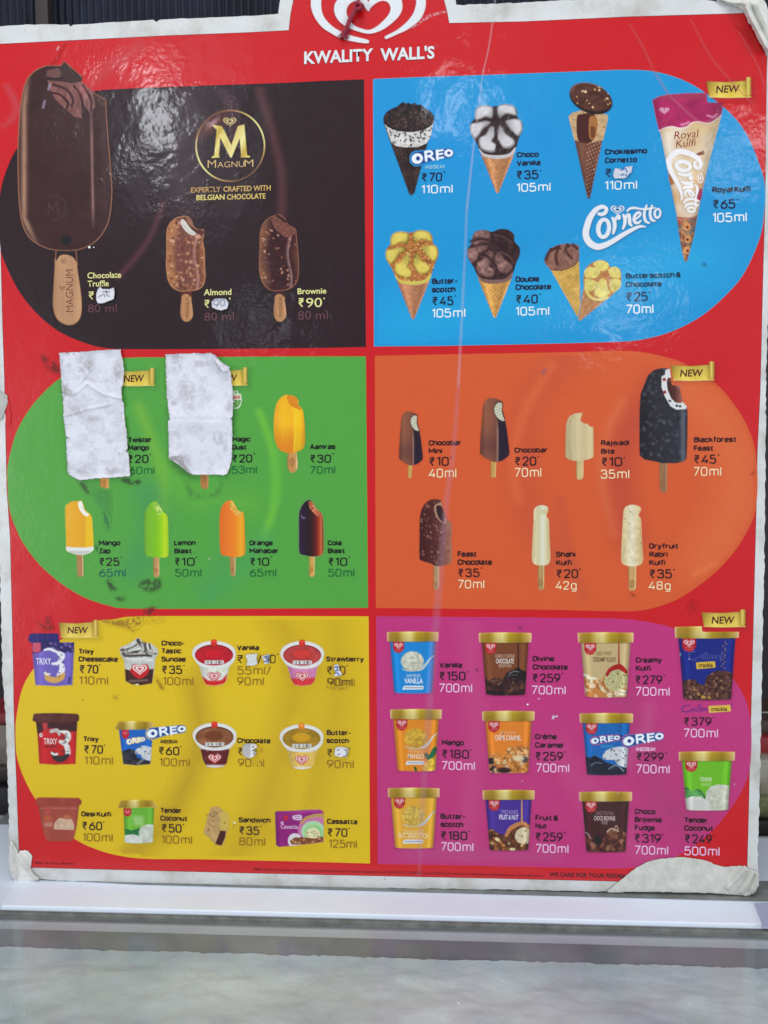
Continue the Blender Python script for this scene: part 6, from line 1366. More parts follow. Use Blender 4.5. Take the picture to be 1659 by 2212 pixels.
tub('F1', (127, 826, 553, 1340), (222, 138, 44), 'orange tub with mango scoop, leaf and fruit', _m, [('THE ALPHONSO', 275, 1184, 402, 26, (240, 190, 140), .006), ('MANGO', 272, 1232, 405, 40, (240, 214, 190), .018)])
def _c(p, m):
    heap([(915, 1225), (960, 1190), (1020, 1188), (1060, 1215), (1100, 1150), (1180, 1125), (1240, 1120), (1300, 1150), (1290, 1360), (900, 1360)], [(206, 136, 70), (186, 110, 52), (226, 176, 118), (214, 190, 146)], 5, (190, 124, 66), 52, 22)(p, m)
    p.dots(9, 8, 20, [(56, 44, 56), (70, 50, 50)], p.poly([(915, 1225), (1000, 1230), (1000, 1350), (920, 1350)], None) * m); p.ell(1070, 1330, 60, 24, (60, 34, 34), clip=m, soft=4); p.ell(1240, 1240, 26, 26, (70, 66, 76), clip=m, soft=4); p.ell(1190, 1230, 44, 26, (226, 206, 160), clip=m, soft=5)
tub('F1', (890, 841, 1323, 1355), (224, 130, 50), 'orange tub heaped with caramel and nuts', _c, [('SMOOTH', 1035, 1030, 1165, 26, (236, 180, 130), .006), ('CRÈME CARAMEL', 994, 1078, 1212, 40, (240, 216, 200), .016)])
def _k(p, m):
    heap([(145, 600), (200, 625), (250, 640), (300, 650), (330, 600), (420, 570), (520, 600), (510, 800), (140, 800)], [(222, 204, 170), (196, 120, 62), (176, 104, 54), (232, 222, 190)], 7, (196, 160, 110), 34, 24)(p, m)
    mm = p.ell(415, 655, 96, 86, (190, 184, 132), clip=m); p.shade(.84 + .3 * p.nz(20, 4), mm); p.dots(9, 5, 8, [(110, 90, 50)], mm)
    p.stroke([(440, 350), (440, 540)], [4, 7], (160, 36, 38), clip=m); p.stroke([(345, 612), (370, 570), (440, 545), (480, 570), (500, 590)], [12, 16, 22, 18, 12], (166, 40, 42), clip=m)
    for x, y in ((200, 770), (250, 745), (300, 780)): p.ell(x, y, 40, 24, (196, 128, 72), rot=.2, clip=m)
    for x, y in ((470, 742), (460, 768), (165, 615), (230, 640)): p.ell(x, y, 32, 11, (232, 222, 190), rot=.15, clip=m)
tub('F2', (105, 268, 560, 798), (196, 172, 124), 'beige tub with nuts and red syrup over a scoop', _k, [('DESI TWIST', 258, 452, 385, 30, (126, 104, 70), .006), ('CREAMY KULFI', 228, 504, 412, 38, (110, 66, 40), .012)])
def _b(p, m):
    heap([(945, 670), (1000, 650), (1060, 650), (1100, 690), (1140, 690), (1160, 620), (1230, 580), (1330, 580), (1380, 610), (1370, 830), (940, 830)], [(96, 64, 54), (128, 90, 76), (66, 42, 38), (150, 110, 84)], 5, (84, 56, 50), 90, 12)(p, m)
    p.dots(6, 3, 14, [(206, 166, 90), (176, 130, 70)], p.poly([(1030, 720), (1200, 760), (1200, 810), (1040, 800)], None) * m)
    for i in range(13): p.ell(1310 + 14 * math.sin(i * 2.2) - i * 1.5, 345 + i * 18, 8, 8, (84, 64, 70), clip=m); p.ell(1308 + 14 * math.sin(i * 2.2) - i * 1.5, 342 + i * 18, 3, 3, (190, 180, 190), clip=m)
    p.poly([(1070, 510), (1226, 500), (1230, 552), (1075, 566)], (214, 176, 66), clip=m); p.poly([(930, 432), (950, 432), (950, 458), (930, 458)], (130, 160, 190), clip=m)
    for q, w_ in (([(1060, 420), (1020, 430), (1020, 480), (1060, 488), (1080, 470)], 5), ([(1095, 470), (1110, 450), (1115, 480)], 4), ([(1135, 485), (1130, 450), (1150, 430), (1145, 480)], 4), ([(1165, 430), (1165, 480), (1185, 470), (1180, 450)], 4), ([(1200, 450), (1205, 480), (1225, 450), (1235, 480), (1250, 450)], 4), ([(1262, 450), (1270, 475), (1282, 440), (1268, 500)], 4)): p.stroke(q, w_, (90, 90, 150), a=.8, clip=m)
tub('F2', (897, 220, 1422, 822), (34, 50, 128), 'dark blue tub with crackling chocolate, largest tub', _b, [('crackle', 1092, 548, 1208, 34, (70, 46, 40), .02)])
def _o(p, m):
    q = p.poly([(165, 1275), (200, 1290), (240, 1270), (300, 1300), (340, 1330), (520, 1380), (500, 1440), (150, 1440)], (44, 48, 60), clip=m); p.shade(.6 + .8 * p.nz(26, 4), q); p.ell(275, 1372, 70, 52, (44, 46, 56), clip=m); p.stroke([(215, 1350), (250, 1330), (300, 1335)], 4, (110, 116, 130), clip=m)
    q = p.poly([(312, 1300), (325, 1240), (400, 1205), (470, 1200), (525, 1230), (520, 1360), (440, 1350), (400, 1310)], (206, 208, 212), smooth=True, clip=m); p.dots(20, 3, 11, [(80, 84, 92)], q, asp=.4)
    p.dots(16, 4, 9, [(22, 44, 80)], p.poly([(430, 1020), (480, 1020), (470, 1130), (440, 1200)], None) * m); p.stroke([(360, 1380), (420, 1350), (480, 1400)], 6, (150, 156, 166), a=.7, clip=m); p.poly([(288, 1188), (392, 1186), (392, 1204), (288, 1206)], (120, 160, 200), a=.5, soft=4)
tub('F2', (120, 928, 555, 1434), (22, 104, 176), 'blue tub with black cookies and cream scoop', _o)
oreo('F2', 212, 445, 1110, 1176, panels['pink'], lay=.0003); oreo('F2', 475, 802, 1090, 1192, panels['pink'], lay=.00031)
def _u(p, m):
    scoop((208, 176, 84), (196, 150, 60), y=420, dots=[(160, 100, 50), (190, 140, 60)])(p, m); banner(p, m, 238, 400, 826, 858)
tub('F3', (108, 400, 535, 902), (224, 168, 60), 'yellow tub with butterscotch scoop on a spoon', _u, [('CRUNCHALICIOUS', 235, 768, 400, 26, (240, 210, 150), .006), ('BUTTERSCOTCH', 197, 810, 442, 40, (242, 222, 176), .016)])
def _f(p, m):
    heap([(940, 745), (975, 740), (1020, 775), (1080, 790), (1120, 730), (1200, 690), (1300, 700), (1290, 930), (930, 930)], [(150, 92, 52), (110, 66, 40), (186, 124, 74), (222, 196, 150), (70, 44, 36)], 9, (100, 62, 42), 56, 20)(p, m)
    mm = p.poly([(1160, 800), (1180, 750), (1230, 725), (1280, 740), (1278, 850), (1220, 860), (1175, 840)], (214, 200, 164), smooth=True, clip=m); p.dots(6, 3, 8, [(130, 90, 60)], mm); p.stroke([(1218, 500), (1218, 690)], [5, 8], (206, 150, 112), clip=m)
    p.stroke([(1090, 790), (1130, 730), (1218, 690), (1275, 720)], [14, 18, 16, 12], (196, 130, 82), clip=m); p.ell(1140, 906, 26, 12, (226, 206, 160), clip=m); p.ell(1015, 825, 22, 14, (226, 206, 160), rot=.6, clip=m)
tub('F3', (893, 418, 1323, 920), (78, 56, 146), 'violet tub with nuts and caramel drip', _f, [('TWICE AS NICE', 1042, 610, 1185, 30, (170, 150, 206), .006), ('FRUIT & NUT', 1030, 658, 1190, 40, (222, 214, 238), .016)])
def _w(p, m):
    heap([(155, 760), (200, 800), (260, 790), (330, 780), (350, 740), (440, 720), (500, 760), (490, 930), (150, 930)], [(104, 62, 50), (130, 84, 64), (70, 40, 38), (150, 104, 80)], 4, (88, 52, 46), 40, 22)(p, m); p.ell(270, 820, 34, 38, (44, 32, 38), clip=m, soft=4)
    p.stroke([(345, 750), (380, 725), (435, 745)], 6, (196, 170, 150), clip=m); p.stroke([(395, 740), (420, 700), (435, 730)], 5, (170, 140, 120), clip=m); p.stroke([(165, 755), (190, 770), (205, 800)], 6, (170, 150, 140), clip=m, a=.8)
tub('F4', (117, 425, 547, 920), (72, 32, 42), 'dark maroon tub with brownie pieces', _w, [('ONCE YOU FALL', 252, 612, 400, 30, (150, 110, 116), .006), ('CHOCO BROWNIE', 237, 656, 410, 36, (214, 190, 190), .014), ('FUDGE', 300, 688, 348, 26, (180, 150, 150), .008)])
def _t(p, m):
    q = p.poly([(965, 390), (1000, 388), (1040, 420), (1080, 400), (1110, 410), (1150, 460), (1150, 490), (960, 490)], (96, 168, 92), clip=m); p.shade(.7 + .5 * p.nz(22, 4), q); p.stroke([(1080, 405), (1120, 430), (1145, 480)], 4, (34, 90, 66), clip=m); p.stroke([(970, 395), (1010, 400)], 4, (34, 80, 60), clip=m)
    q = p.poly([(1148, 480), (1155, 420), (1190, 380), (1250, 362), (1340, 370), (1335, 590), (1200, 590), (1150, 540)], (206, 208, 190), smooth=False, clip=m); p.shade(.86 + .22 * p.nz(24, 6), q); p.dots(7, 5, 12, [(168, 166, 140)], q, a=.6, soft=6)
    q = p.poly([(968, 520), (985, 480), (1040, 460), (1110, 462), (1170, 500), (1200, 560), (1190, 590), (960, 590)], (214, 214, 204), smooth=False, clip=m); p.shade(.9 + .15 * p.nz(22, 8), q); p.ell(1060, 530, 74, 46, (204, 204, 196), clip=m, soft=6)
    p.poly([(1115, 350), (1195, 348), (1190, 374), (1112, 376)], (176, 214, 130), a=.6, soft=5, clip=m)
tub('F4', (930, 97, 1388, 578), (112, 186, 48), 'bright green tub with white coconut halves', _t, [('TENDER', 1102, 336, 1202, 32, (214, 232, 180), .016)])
# caption with the script mark under the dark blue tub
p = Pic('F2', 945, 845, 1385, 935)
p.poly([(1172, 866), (1352, 858), (1356, 910), (1178, 922)], (220, 184, 76))
for q, w_ in (([(1020, 862), (965, 870), (962, 908), (1010, 912), (1030, 898)], 5), ([(1050, 885), (1032, 900), (1055, 905), (1056, 884)], 4), ([(1078, 884), (1066, 902), (1086, 905), (1094, 855)], 4), ([(1108, 855), (1104, 905), (1122, 900), (1110, 884)], 4), ([(1130, 884), (1134, 904), (1146, 886), (1150, 904)], 4), ([(1160, 886), (1158, 904)], 4), ([(1365, 852), (1360, 868)], 4)): p.stroke(q, w_, (92, 50, 128), a=.9)
emit('caption', panels['pink'], [p.piece(LP), T('F2', 'crackle', 1195, 906, 1325, 34, (60, 42, 30), .02, layer=.0003)])

# ------------------------------------------------------------------ wear: dirt, flakes, creases, torn corners
_sm = [0]
def smudge(c, pts, col, a=.7, seed=1, sc=26, cut=.42, soft=6, parent=None, layer=.00038, label=None):
    _sm[0] += 1; layer = layer + _sm[0] * 1.5e-6
    P = np.array(pts, float); x0, y0 = P.min(0) - 12; x1, y1 = P.max(0) + 12
    p = Pic(c, x0, y0, x1, y1, step=1.3)
    m = p.poly(P, None, soft=soft, smooth=True); n = np.clip((p.nz(sc, seed) - cut) * 5, 0, 1)
    p.over(m * n * np.minimum(1, a * 1.05), col)
    emit('stain', parent or red_field, [p.piece(layer, .04)], mat=M_PRINT)
DK = (62, 88, 54)
smudge('C1', [(362, 84), (430, 120), (505, 180), (518, 245), (440, 225), (385, 165)], (110, 26, 38), .8, 3, 40, .22)
smudge('C1', [(1055, 1170), (1130, 1165), (1220, 1180), (1215, 1215), (1130, 1218), (1070, 1200)], DK, .95, 4, 24, .30, parent=panels['green'])
smudge('C1', [(680, 1185), (740, 1210), (790, 1280), (760, 1300), (715, 1250)], DK, .8, 5, 24, .28, parent=panels['green'])
smudge('C1', [(780, 1230), (900, 1260), (965, 1290), (960, 1500), (945, 1620), (920, 1600), (895, 1450), (830, 1340)], (66, 120, 72), .45, 6, 60, .25, parent=panels['green'])
smudge('C3', [(895, 240), (915, 235), (950, 320), (950, 385), (925, 372), (905, 290)], (60, 110, 76), .8, 7, 30, .25, parent=panels['green'])
smudge('C3', [(928, 825), (965, 830), (990, 880), (1018, 905), (980, 935), (945, 890)], DK, .95, 8, 24, .25, parent=panels['green'])
smudge('C3', [(1210, 880), (1250, 830), (1330, 818), (1400, 830), (1400, 900), (1310, 935), (1240, 905)], DK, .85, 9, 34, .26, parent=panels['green'])
smudge('C3', [(1005, 985), (1060, 975), (1095, 995), (1050, 1015)], (58, 84, 54), .8, 10, 30, .2, parent=panels['green'])
smudge('C3', [(1255, 1085), (1320, 1060), (1362, 1070), (1320, 1140), (1270, 1148)], (96, 36, 40), .8, 11, 30, .22)
smudge('C3', [(830, 530), (850, 535), (862, 580), (840, 570)], (40, 80, 50), .8, 12, 20, .2, parent=panels['green'])
smudge('C2', [(190, 1040), (240, 1130), (330, 1180), (430, 1160), (480, 1080), (460, 1180), (340, 1210), (230, 1190)], (64, 110, 66), .5, 13, 30, .3, parent=panels['green'])
smudge('C2', [(60, 930), (160, 960), (250, 1030), (300, 1060), (180, 1040)], (70, 120, 60), .5, 14, 40, .2, parent=panels['green'])
smudge('E1', [(785, 92), (960, 88), (1130, 62), (1185, 68), (1140, 125), (1075, 192), (1040, 168), (900, 132)], (150, 112, 44), .8, 15, 40, .18, parent=panels['yellow'])
smudge('E1', [(1060, 80), (1150, 62), (1130, 130), (1050, 170)], (120, 84, 36), .7, 16, 30, .36, parent=panels['yellow'])
smudge('E1', [(1190, -10), (1260, -30), (1250, 30), (1200, 52)], (110, 34, 36), .8, 17, 24, .25)
smudge('E1', [(245, 110), (300, 130), (325, 60), (350, 90), (375, 165), (300, 172)], (120, 22, 34), .85, 18, 26, .24)
smudge('E1', [(1270, 590), (1300, 612), (1345, 690), (1310, 680)], (136, 96, 30), .9, 19, 20, .2, parent=panels['yellow'])
smudge('E1', [(905, 752), (935, 765), (925, 775)], (120, 90, 20), .8, 20, 20, .1, parent=panels['yellow'])
smudge('E1', [(1195, 70), (1340, 66), (1300, 100), (1180, 110)], (180, 146, 30), .5, 21, 60, .3, parent=panels['yellow'])
smudge('F1', [(1190, 142), (1215, 145), (1212, 154), (1195, 152)], (70, 20, 50), .9, 22, 20, .05, parent=panels['pink'])
smudge('F1', [(836, 492), (852, 492), (850, 502), (838, 502)], (70, 20, 50), .9, 23, 20, .05, parent=panels['pink'])
0 and smudge('F1', [(1385, 655), (1420, 665), (1415, 672), (1390, 668)], (70, 20, 50), .8, 24, 20, .05, parent=panels['pink'])
smudge('D2', [(1530, 980), (1556, 960), (1550, 975), (1535, 988)], (120, 50, 44), .8, 25, 20, .05)
smudge('D1', [(1425, 240), (1440, 205), (1465, 200), (1445, 245)], (150, 90, 96), .8, 26, 20, .05, parent=panels['orange'])
smudge('D4', [(620, 825), (640, 840), (632, 846)], (70, 30, 24), .9, 27, 20, .0, parent=panels['orange'])
smudge('D4', [(1060, 915), (1100, 880), (1120, 930), (1080, 975), (1062, 950)], (150, 26, 44), .6, 28, 24, .35)
smudge('B4', [(1208, 476), (1222, 476), (1222, 490), (1208, 490)], (20, 60, 90), .9, 29, 20, .0, parent=panels['blue'])
smudge('E2', [(1240, 660), (1330, 680), (1420, 672), (1400, 690), (1270, 690)], (126, 92, 20), .8, 30, 16, .3, parent=panels['yellow'])
smudge('E2', [(640, 1215), (680, 1208), (690, 1240), (655, 1250), (620, 1300), (610, 1350), (640, 1300)], (180, 138, 40), .7, 31, 24, .3, parent=panels['yellow'])
smudge('H4', [(880, 560), (1120, 700), (1320, 1000), (1300, 1040), (1080, 780)], (120, 24, 40), .35, 33, 200, .2)
smudge('C1', [(60, 470), (85, 600), (78, 680), (50, 640)], (190, 34, 44), .5, 34, 60, .2)
rg = random.Random(77)
specks = []
for i in range(24):
    x, y = rg.uniform(20, 1610), rg.uniform(110, 1860); r = rg.uniform(.7, 1.4)
    col = rg.choice([(210, 210, 216), (60, 40, 40), (40, 30, 34), (150, 140, 140)])
    specks.append(disc('P', x, y, r, col, layer=.0004))
emit('speck', red_field, specks, kind='stuff')
for c, x, y, r in (('A4', 741, 599, 10), ('A4', 778, 599, 5), ('F1', 1266, 783, 8), ('F1', 1358, 736, 5)):
    emit('flake', panels['dark' if c == 'A4' else 'pink'], [disc(c, x, y, r, (250, 250, 250), layer=.0005)])
p = Pic('F1', 1455, 860, 1525, 920); p.poly([(1465, 900), (1475, 872), (1492, 880), (1518, 872), (1515, 888), (1490, 890), (1478, 910)], (206, 190, 206)); emit('flake', panels['pink'], [p.piece(.0004)])

def streak(c, pts, w, col, a, soft=4, seed=None, sc=20, layer=.00045, parent=None):
    P = np.array(pts, float); mw_ = np.max(w) + 6
    x0, y0 = P.min(0) - mw_; x1, y1 = P.max(0) + mw_
    p = Pic(c, x0, y0, x1, y1, step=1.6)
    m = p.stroke(P, w, None, soft=soft)
    if seed is not None: m = m * np.clip((p.nz(sc, seed) - .3) * 3, 0, 1)
    p.over(m * a, col)
    emit('crease', parent or board, [p.piece(layer, .02, see=True)])
streak('P', [(1070, -5), (1058, 90), (1043, 161), (1036, 218), (1023, 317), (1008, 455)], [1.6, 1.6, 1.6, 1.8, 2.2, 2.6], (236, 226, 236), .22, 2.4)
streak('P', [(1008, 455), (1005, 536), (1000, 640), (994, 757), (990, 836)], [2.6, 2.6, 3, 3, 3.5], (230, 222, 236), .17, 3.0)
streak('P', [(990, 836), (979, 979), (966, 1070), (956, 1180), (945, 1308)], [3.5, 5, 6, 7, 8], (220, 170, 190), .15, 7)
streak('P', [(945, 1308), (930, 1500), (915, 1700), (905, 1890)], [8, 8, 6, 3], (216, 160, 190), .14, 8)
streak('H1', [(1170, 268), (1260, 210), (1350, 150), (1500, 112)], [6, 12, 14, 8], (250, 220, 224), .55, 3, 3, 16)  # glossy scratch, its sheen put into the pale colour
streak('A1', [(395, 262), (370, 300), (330, 372), (300, 388)], [3, 7, 9, 3], (190, 30, 44), .5, 5)
streak('A1', [(355, 282), (345, 300)], [3, 3], (250, 220, 224), .7, 3)  # shine on the crease above, painted as a pale dab
streak('A3', [(800, 150), (880, 280), (950, 430), (1040, 580)], [4, 5, 5, 3], (226, 120, 126), .28, 6)
streak('A3', [(1180, 120), (1290, 330), (1400, 470), (1560, 640)], [3, 5, 5, 3], (226, 120, 126), .26, 6)
streak('A3', [(1480, 200), (1600, 420), (1640, 560)], [2, 4, 3], (226, 130, 136), .25, 5)
streak('A3', [(1040, 580), (1100, 640), (1250, 760), (1360, 700)], [3, 4, 4, 3], (236, 160, 180), .22, 6)
streak('A1', [(40, 520), (100, 640), (70, 720), (20, 760)], [10, 16, 12, 4], (226, 120, 130), .30, 18)
streak('A1', [(480, 560), (700, 380), (860, 270)], [6, 26, 12], (226, 120, 130), .22, 30)

def rough_patch(name, c, pts, base, seed, hmax, parent, ridges=(), step=1.5, lift=.0006, label=None, **kw):
    P = catmull(pts, 4); x0, y0 = P.min(0) - 6; x1, y1 = P.max(0) + 6
    k = kk(c); p = Pic(c, x0, y0, x1, y1, step=step)
    rj = np.random.RandomState(seed); P = P + rj.uniform(-1, 1, P.shape) * 1.0 / k
    m = p.poly(P, base, soft=1.0)
    p.shade(.90 + .14 * p.nz(60 * .26 / k, seed) + .08 * (p.nz(9 * .26 / k, seed + 4) - .5), m)
    h = p.nz(90 * .26 / k, seed + 2) * hmax * .4 + p.nz(12 * .26 / k, seed + 3) * hmax * .07
    for q, w, hh in ridges:
        mm = p.stroke(q, w, None, soft=w * k * 1.6); h = h + mm * hh
    edge = np.clip(-sd_poly(p.X, p.Y, P) * k / 5, 0, 1)
    p.h = lift + h * (.35 + .65 * edge)
    p.a = (p.a > .5) * 1.0
    return emit(name, parent, [p.piece(0, .5, see=True)], mat=M_PAPER, smooth=True, **({'label': label} if label else {}))
rough_patch('torn_patch', 'F4', [(350, 1244), (440, 1160), (500, 1110), (560, 1060), (640, 1010), (760, 975), (900, 960), (1040, 965), (1150, 985), (1230, 1020), (1300, 1035), (1400, 1028), (1470, 1028), (1500, 1050), (1575, 1075), (1588, 1130), (1575, 1210), (1540, 1255), (1480, 1272), (1350, 1262), (1250, 1250), (1000, 1247), (800, 1244), (600, 1240)],
            (212, 212, 203), 3, .0010, board, [([(1480, 1050), (1420, 1120), (1330, 1210)], 14, .0022), ([(1540, 1080), (1500, 1160), (1440, 1250)], 12, .0030), ([(1575, 1100), (1560, 1180), (1530, 1250)], 9, .0034)], label='large torn corner showing bare grey white card')
rough_patch('torn_patch', 'H2', [(120, 1550), (160, 1600), (205, 1690), (225, 1665), (290, 1660), (330, 1690), (358, 1740), (345, 1800), (340, 1870), (380, 1930), (430, 1985), (330, 2005), (220, 2022), (160, 2000), (120, 1920), (100, 1800), (104, 1650)],
            (224, 223, 217), 8, .0018, board, [([(180, 1650), (220, 1760), (330, 1900), (420, 1985)], 14, .0022), ([(120, 1600), (130, 1800), (170, 1960)], 16, .0026)], label='peeled white corner at the bottom left')
rough_patch('torn_patch', 'H4', [(380, -60), (600, 60), (820, 150), (1060, 250), (1090, 320), (1180, 540), (1260, 640), (1400, 930), (1500, 1100), (1640, 1290), (1760, 1420), (1850, 1200), (1750, 700), (1650, 200), (1400, -80)],
            (222, 222, 214), 12, .0020, board, [([(1110, 100), (1230, 400), (1420, 760), (1640, 1180)], 60, .0075), ([(500, 0), (800, 60), (1060, 60)], 50, .0030), ([(1400, 100), (1600, 500), (1740, 900)], 90, .0055)], step=1.6, label='curled torn laminate at the top right corner')
rough_patch('torn_patch', 'P', [(-10, 846), (8, 850), (17, 858), (13, 880), (4, 905), (-10, 900)], (186, 186, 180), 15, .001, board)
smudge('H4', [(430, -20), (700, -20), (900, 30), (880, 120), (700, 90), (520, 40)], (150, 130, 112), .6, 41, 200, .25, parent=board, layer=.0008)  # stained card with the brownish shadow by the curl painted in
for pts in ([(1641, 1530), (1654, 1540), (1650, 1550)], ):
    pass

# ------------------------------------------------------------------ papers stuck over the board
def paper(c, pts, label, group, seed, base=(222, 222, 231), h0=.0007, hn=.0005, dirt=.5, fold=None, ridges=(), edge_lift=.0012, name='paper_sheet', cat='paper', marks=None, step=1.4, flapcol=None, holes=None, dark=(140, 138, 136), patches=()):
    P = np.array(pts, float); k = kk(c)
    Q = []
    rj = np.random.RandomState(seed)
    for i in range(len(P)):
        a, b = P[i], P[(i + 1) % len(P)]; n = max(1, int(np.hypot(*(b - a)) * k / 5))
        for j in range(n): Q.append(a + (b - a) * j / n + rj.uniform(-.7, .7, 2) / k)
    Q = np.array(Q); x0, y0 = Q.min(0) - 4; x1, y1 = Q.max(0) + 4
    p = Pic(c, x0, y0, x1, y1, step=step)
    m = p.poly(Q, base, soft=1.0)
    s_ = .26 / k
    p.shade(.97 + .05 * p.nz(150 * s_, seed), m)
    d = np.clip((p.nz(70 * s_, seed + 5) - (1 - dirt * .9)) * 5, 0, 1) * (.3 + .7 * p.nz(18 * s_, seed + 6)); p.tint(dark, d * .22 * m)
    for (cx, cy, rx, ry, aa) in patches:
        q = p.ell(cx, cy, rx, ry, None, soft=min(rx, ry) * k) * np.clip((p.nz(34 * s_, int(cx)) - .30) * 3, 0, 1); p.tint(dark, q * aa * .7)
    for j_, lv in enumerate((.44, .56)):
        nn_ = p.nz(62 * s_, seed + 30 + j_ * 7, oct=4); ln = np.clip(1 - np.abs(nn_ - lv) / .012, 0, 1) * np.clip((p.nz(120 * s_, seed + 50 + j_) - .42) * 5, 0, 1); p.tint(dark, ln * .42 * dirt / .55 * m)
    dd = -sd_poly(p.X, p.Y, Q) * k
    p.tint((178, 172, 168), np.clip(1 - dd / 2.2, 0, 1) * .45 * m)
    if marks: marks(p, m)
    h = p.nz(120 * s_, seed + 1, oct=2) * hn + np.abs(p.nz(60 * s_, seed + 2, oct=2) - .5) * hn * 1.2 + p.nz(14 * s_, seed + 8) * hn * .12
    for q, w, hh in ridges: h = h + p.stroke(q, w, None, soft=w * k * 1.7, smooth=False) * hh
    if fold: h = h + fold(p)
    lf = np.clip(1 - dd / 9, 0, 1) ** 2 * (p.nz(90 * s_, seed + 3) > .45) * edge_lift
    p.h = h0 + h + lf
    p.a = (p.a > .5) * 1.0
    return emit(name, None, [p.piece(0, .5, see=True)], mat=M_PAPER, smooth=True, label=label, cat=cat, group=group)
G1_ = 'papers glued over the green panel'
paper('C1', [(518, 70), (780, 52), (1050, 35), (1062, 90), (1075, 150), (1082, 250), (1075, 340), (1060, 370), (1065, 490), (1082, 505), (1085, 600), (1095, 690), (1110, 800), (1115, 900), (1098, 928), (1120, 935), (1130, 1030), (1138, 1130), (1130, 1146), (1000, 1158), (850, 1165), (700, 1178), (665, 1172), (592, 1120), (585, 1000), (575, 820), (602, 808), (575, 800), (555, 650), (548, 500), (535, 300), (522, 150)],
      'crumpled white paper with wavy grey stains, left of the two glued sheets', G1_, 21, dirt=.60, ridges=[([(760, 340), (900, 430), (1070, 470)], 12, .0011), ([(560, 620), (760, 560), (960, 520)], 10, .0008), ([(540, 400), (640, 440), (760, 340)], 10, .0008), ([(690, 120), (800, 210), (700, 330)], 9, .0006)],
      patches=[(590, 410, 70, 40, .75), (740, 120, 60, 40, .5), (780, 175, 40, 34, .6), (1030, 230, 40, 80, .55), (880, 300, 110, 26, .5), (650, 580, 100, 46, .5), (810, 640, 60, 26, .45), (700, 1080, 70, 40, .55), (970, 1100, 60, 34, .6), (1080, 1110, 40, 26, .45), (540, 130, 16, 90, .5), (800, 850, 24, 14, .4), (960, 850, 40, 18, .35), (730, 230, 90, 60, .4), (560, 370, 40, 60, .6)])
def fold2(p):
    y = p.Y - 588 - (p.X - 300) * .01
    return np.exp(-(y / 16) ** 2) * -.0005 + np.clip(1 - np.abs(y) / 130, 0, 1) * .0017
paper('C2', [(45, 75), (150, 68), (300, 66), (405, 66), (440, 100), (500, 150), (548, 188), (558, 220), (570, 320), (578, 450), (572, 570), (555, 578), (570, 592), (572, 720), (568, 900), (555, 960), (530, 1020), (500, 1028), (260, 1025), (210, 985), (120, 925), (68, 895), (66, 700), (62, 600), (80, 588), (72, 560), (55, 420), (48, 250)],
      'creased white paper folded across the middle with curling corners', G1_, 33, dirt=.55, fold=fold2, ridges=[([(380, 60), (520, 230)], 30, .0016), ([(60, 860), (230, 1030)], 34, .0014)],
      patches=[(130, 130, 40, 80, .55), (330, 150, 70, 26, .5), (210, 350, 60, 60, .55), (230, 400, 40, 50, .5), (110, 460, 26, 20, .55), (230, 500, 40, 40, .4), (540, 490, 30, 40, .5), (460, 740, 40, 50, .6), (270, 660, 60, 40, .35), (510, 800, 26, 40, .4), (490, 200, 40, 40, .35), (350, 850, 30, 20, .35)])
def curl(c, pts, axis0, axis1, col, hmax, label):
    """back of the paper curled over at a corner"""
    P = catmull(pts, 3); x0, y0 = P.min(0) - 3; x1, y1 = P.max(0) + 3
    p = Pic(c, x0, y0, x1, y1, step=1.1); p.poly(P, col, soft=1)
    a = np.array(axis0, float); b = np.array(axis1, float); e = b - a; n_ = np.array([-e[1], e[0]]) / np.hypot(*e)
    d = np.abs((p.X - a[0]) * n_[0] + (p.Y - a[1]) * n_[1]); d = d / d[p.a > .5].max()
    p.shade(.86 + .2 * p.nz(24, 3)); p.h = .0024 + np.sin(np.clip(d, 0, 1) * math.pi * .62) * hmax; p.a = (p.a > .5) * 1.0
    return p
fl = [curl('C2', [(405, 68), (440, 84), (480, 130), (540, 168), (548, 188), (500, 212), (470, 170), (430, 120)], (405, 68), (548, 188), (228, 228, 236), .0042, ''),
      curl('C2', [(68, 895), (120, 878), (180, 880), (188, 930), (215, 970), (252, 1024), (200, 990), (130, 935)], (68, 895), (255, 1026), (186, 180, 182), .0030, '')]
sheet = bpy.data.objects.get('paper_sheet.001')
for f_ in fl: emit('curled_corner', sheet, [f_.piece(0, .5, see=True)], mat=M_PAPER, smooth=True)

G2_ = 'small scraps stuck over prices'
def ghost(sx, c, x0, b, x1, cap, col, w=.12):
    def f(p, m):
        pass
    return f
def inkmarks(lines, col=(60, 70, 110), w=3):
    def f(p, m):
        for q in lines: p.stroke(q, w, col, clip=m, a=.75, soft=1.6)
    return f
def scrap(c, pts, label, seed, base=(222, 222, 228), marks=None, dirt=.35, h0=.0009):
    return paper(c, pts, label, G2_, seed, base=base, h0=h0, hn=.0009, dirt=dirt, name='paper_scrap', cat='paper scrap', marks=marks, step=1.0, edge_lift=.0005)
scrap('A4', [(798, 985), (812, 945), (830, 925), (850, 945), (905, 948), (945, 936), (950, 975), (945, 1025), (905, 1045), (860, 1062), (815, 1065), (798, 1030)], 'white scrap over the chocolate truffle price', 51, marks=inkmarks([[(820, 1010), (860, 990), (870, 1010)], [(880, 960), (890, 1000), (910, 1005)], [(850, 970), (905, 968)]], (90, 90, 92), 4))
scrap('A5', [(453, 1580), (478, 1558), (520, 1553), (560, 1560), (578, 1590), (568, 1632), (530, 1645), (490, 1635), (458, 1622)], 'white scrap with smudged digits over the almond price', 52, base=(214, 214, 222), marks=inkmarks([[(470, 1575), (500, 1565), (505, 1595), (475, 1600), (470, 1575)], [(505, 1595), (490, 1618)], [(520, 1570), (545, 1568), (550, 1600), (525, 1610), (520, 1570)]], (120, 122, 140), 4))
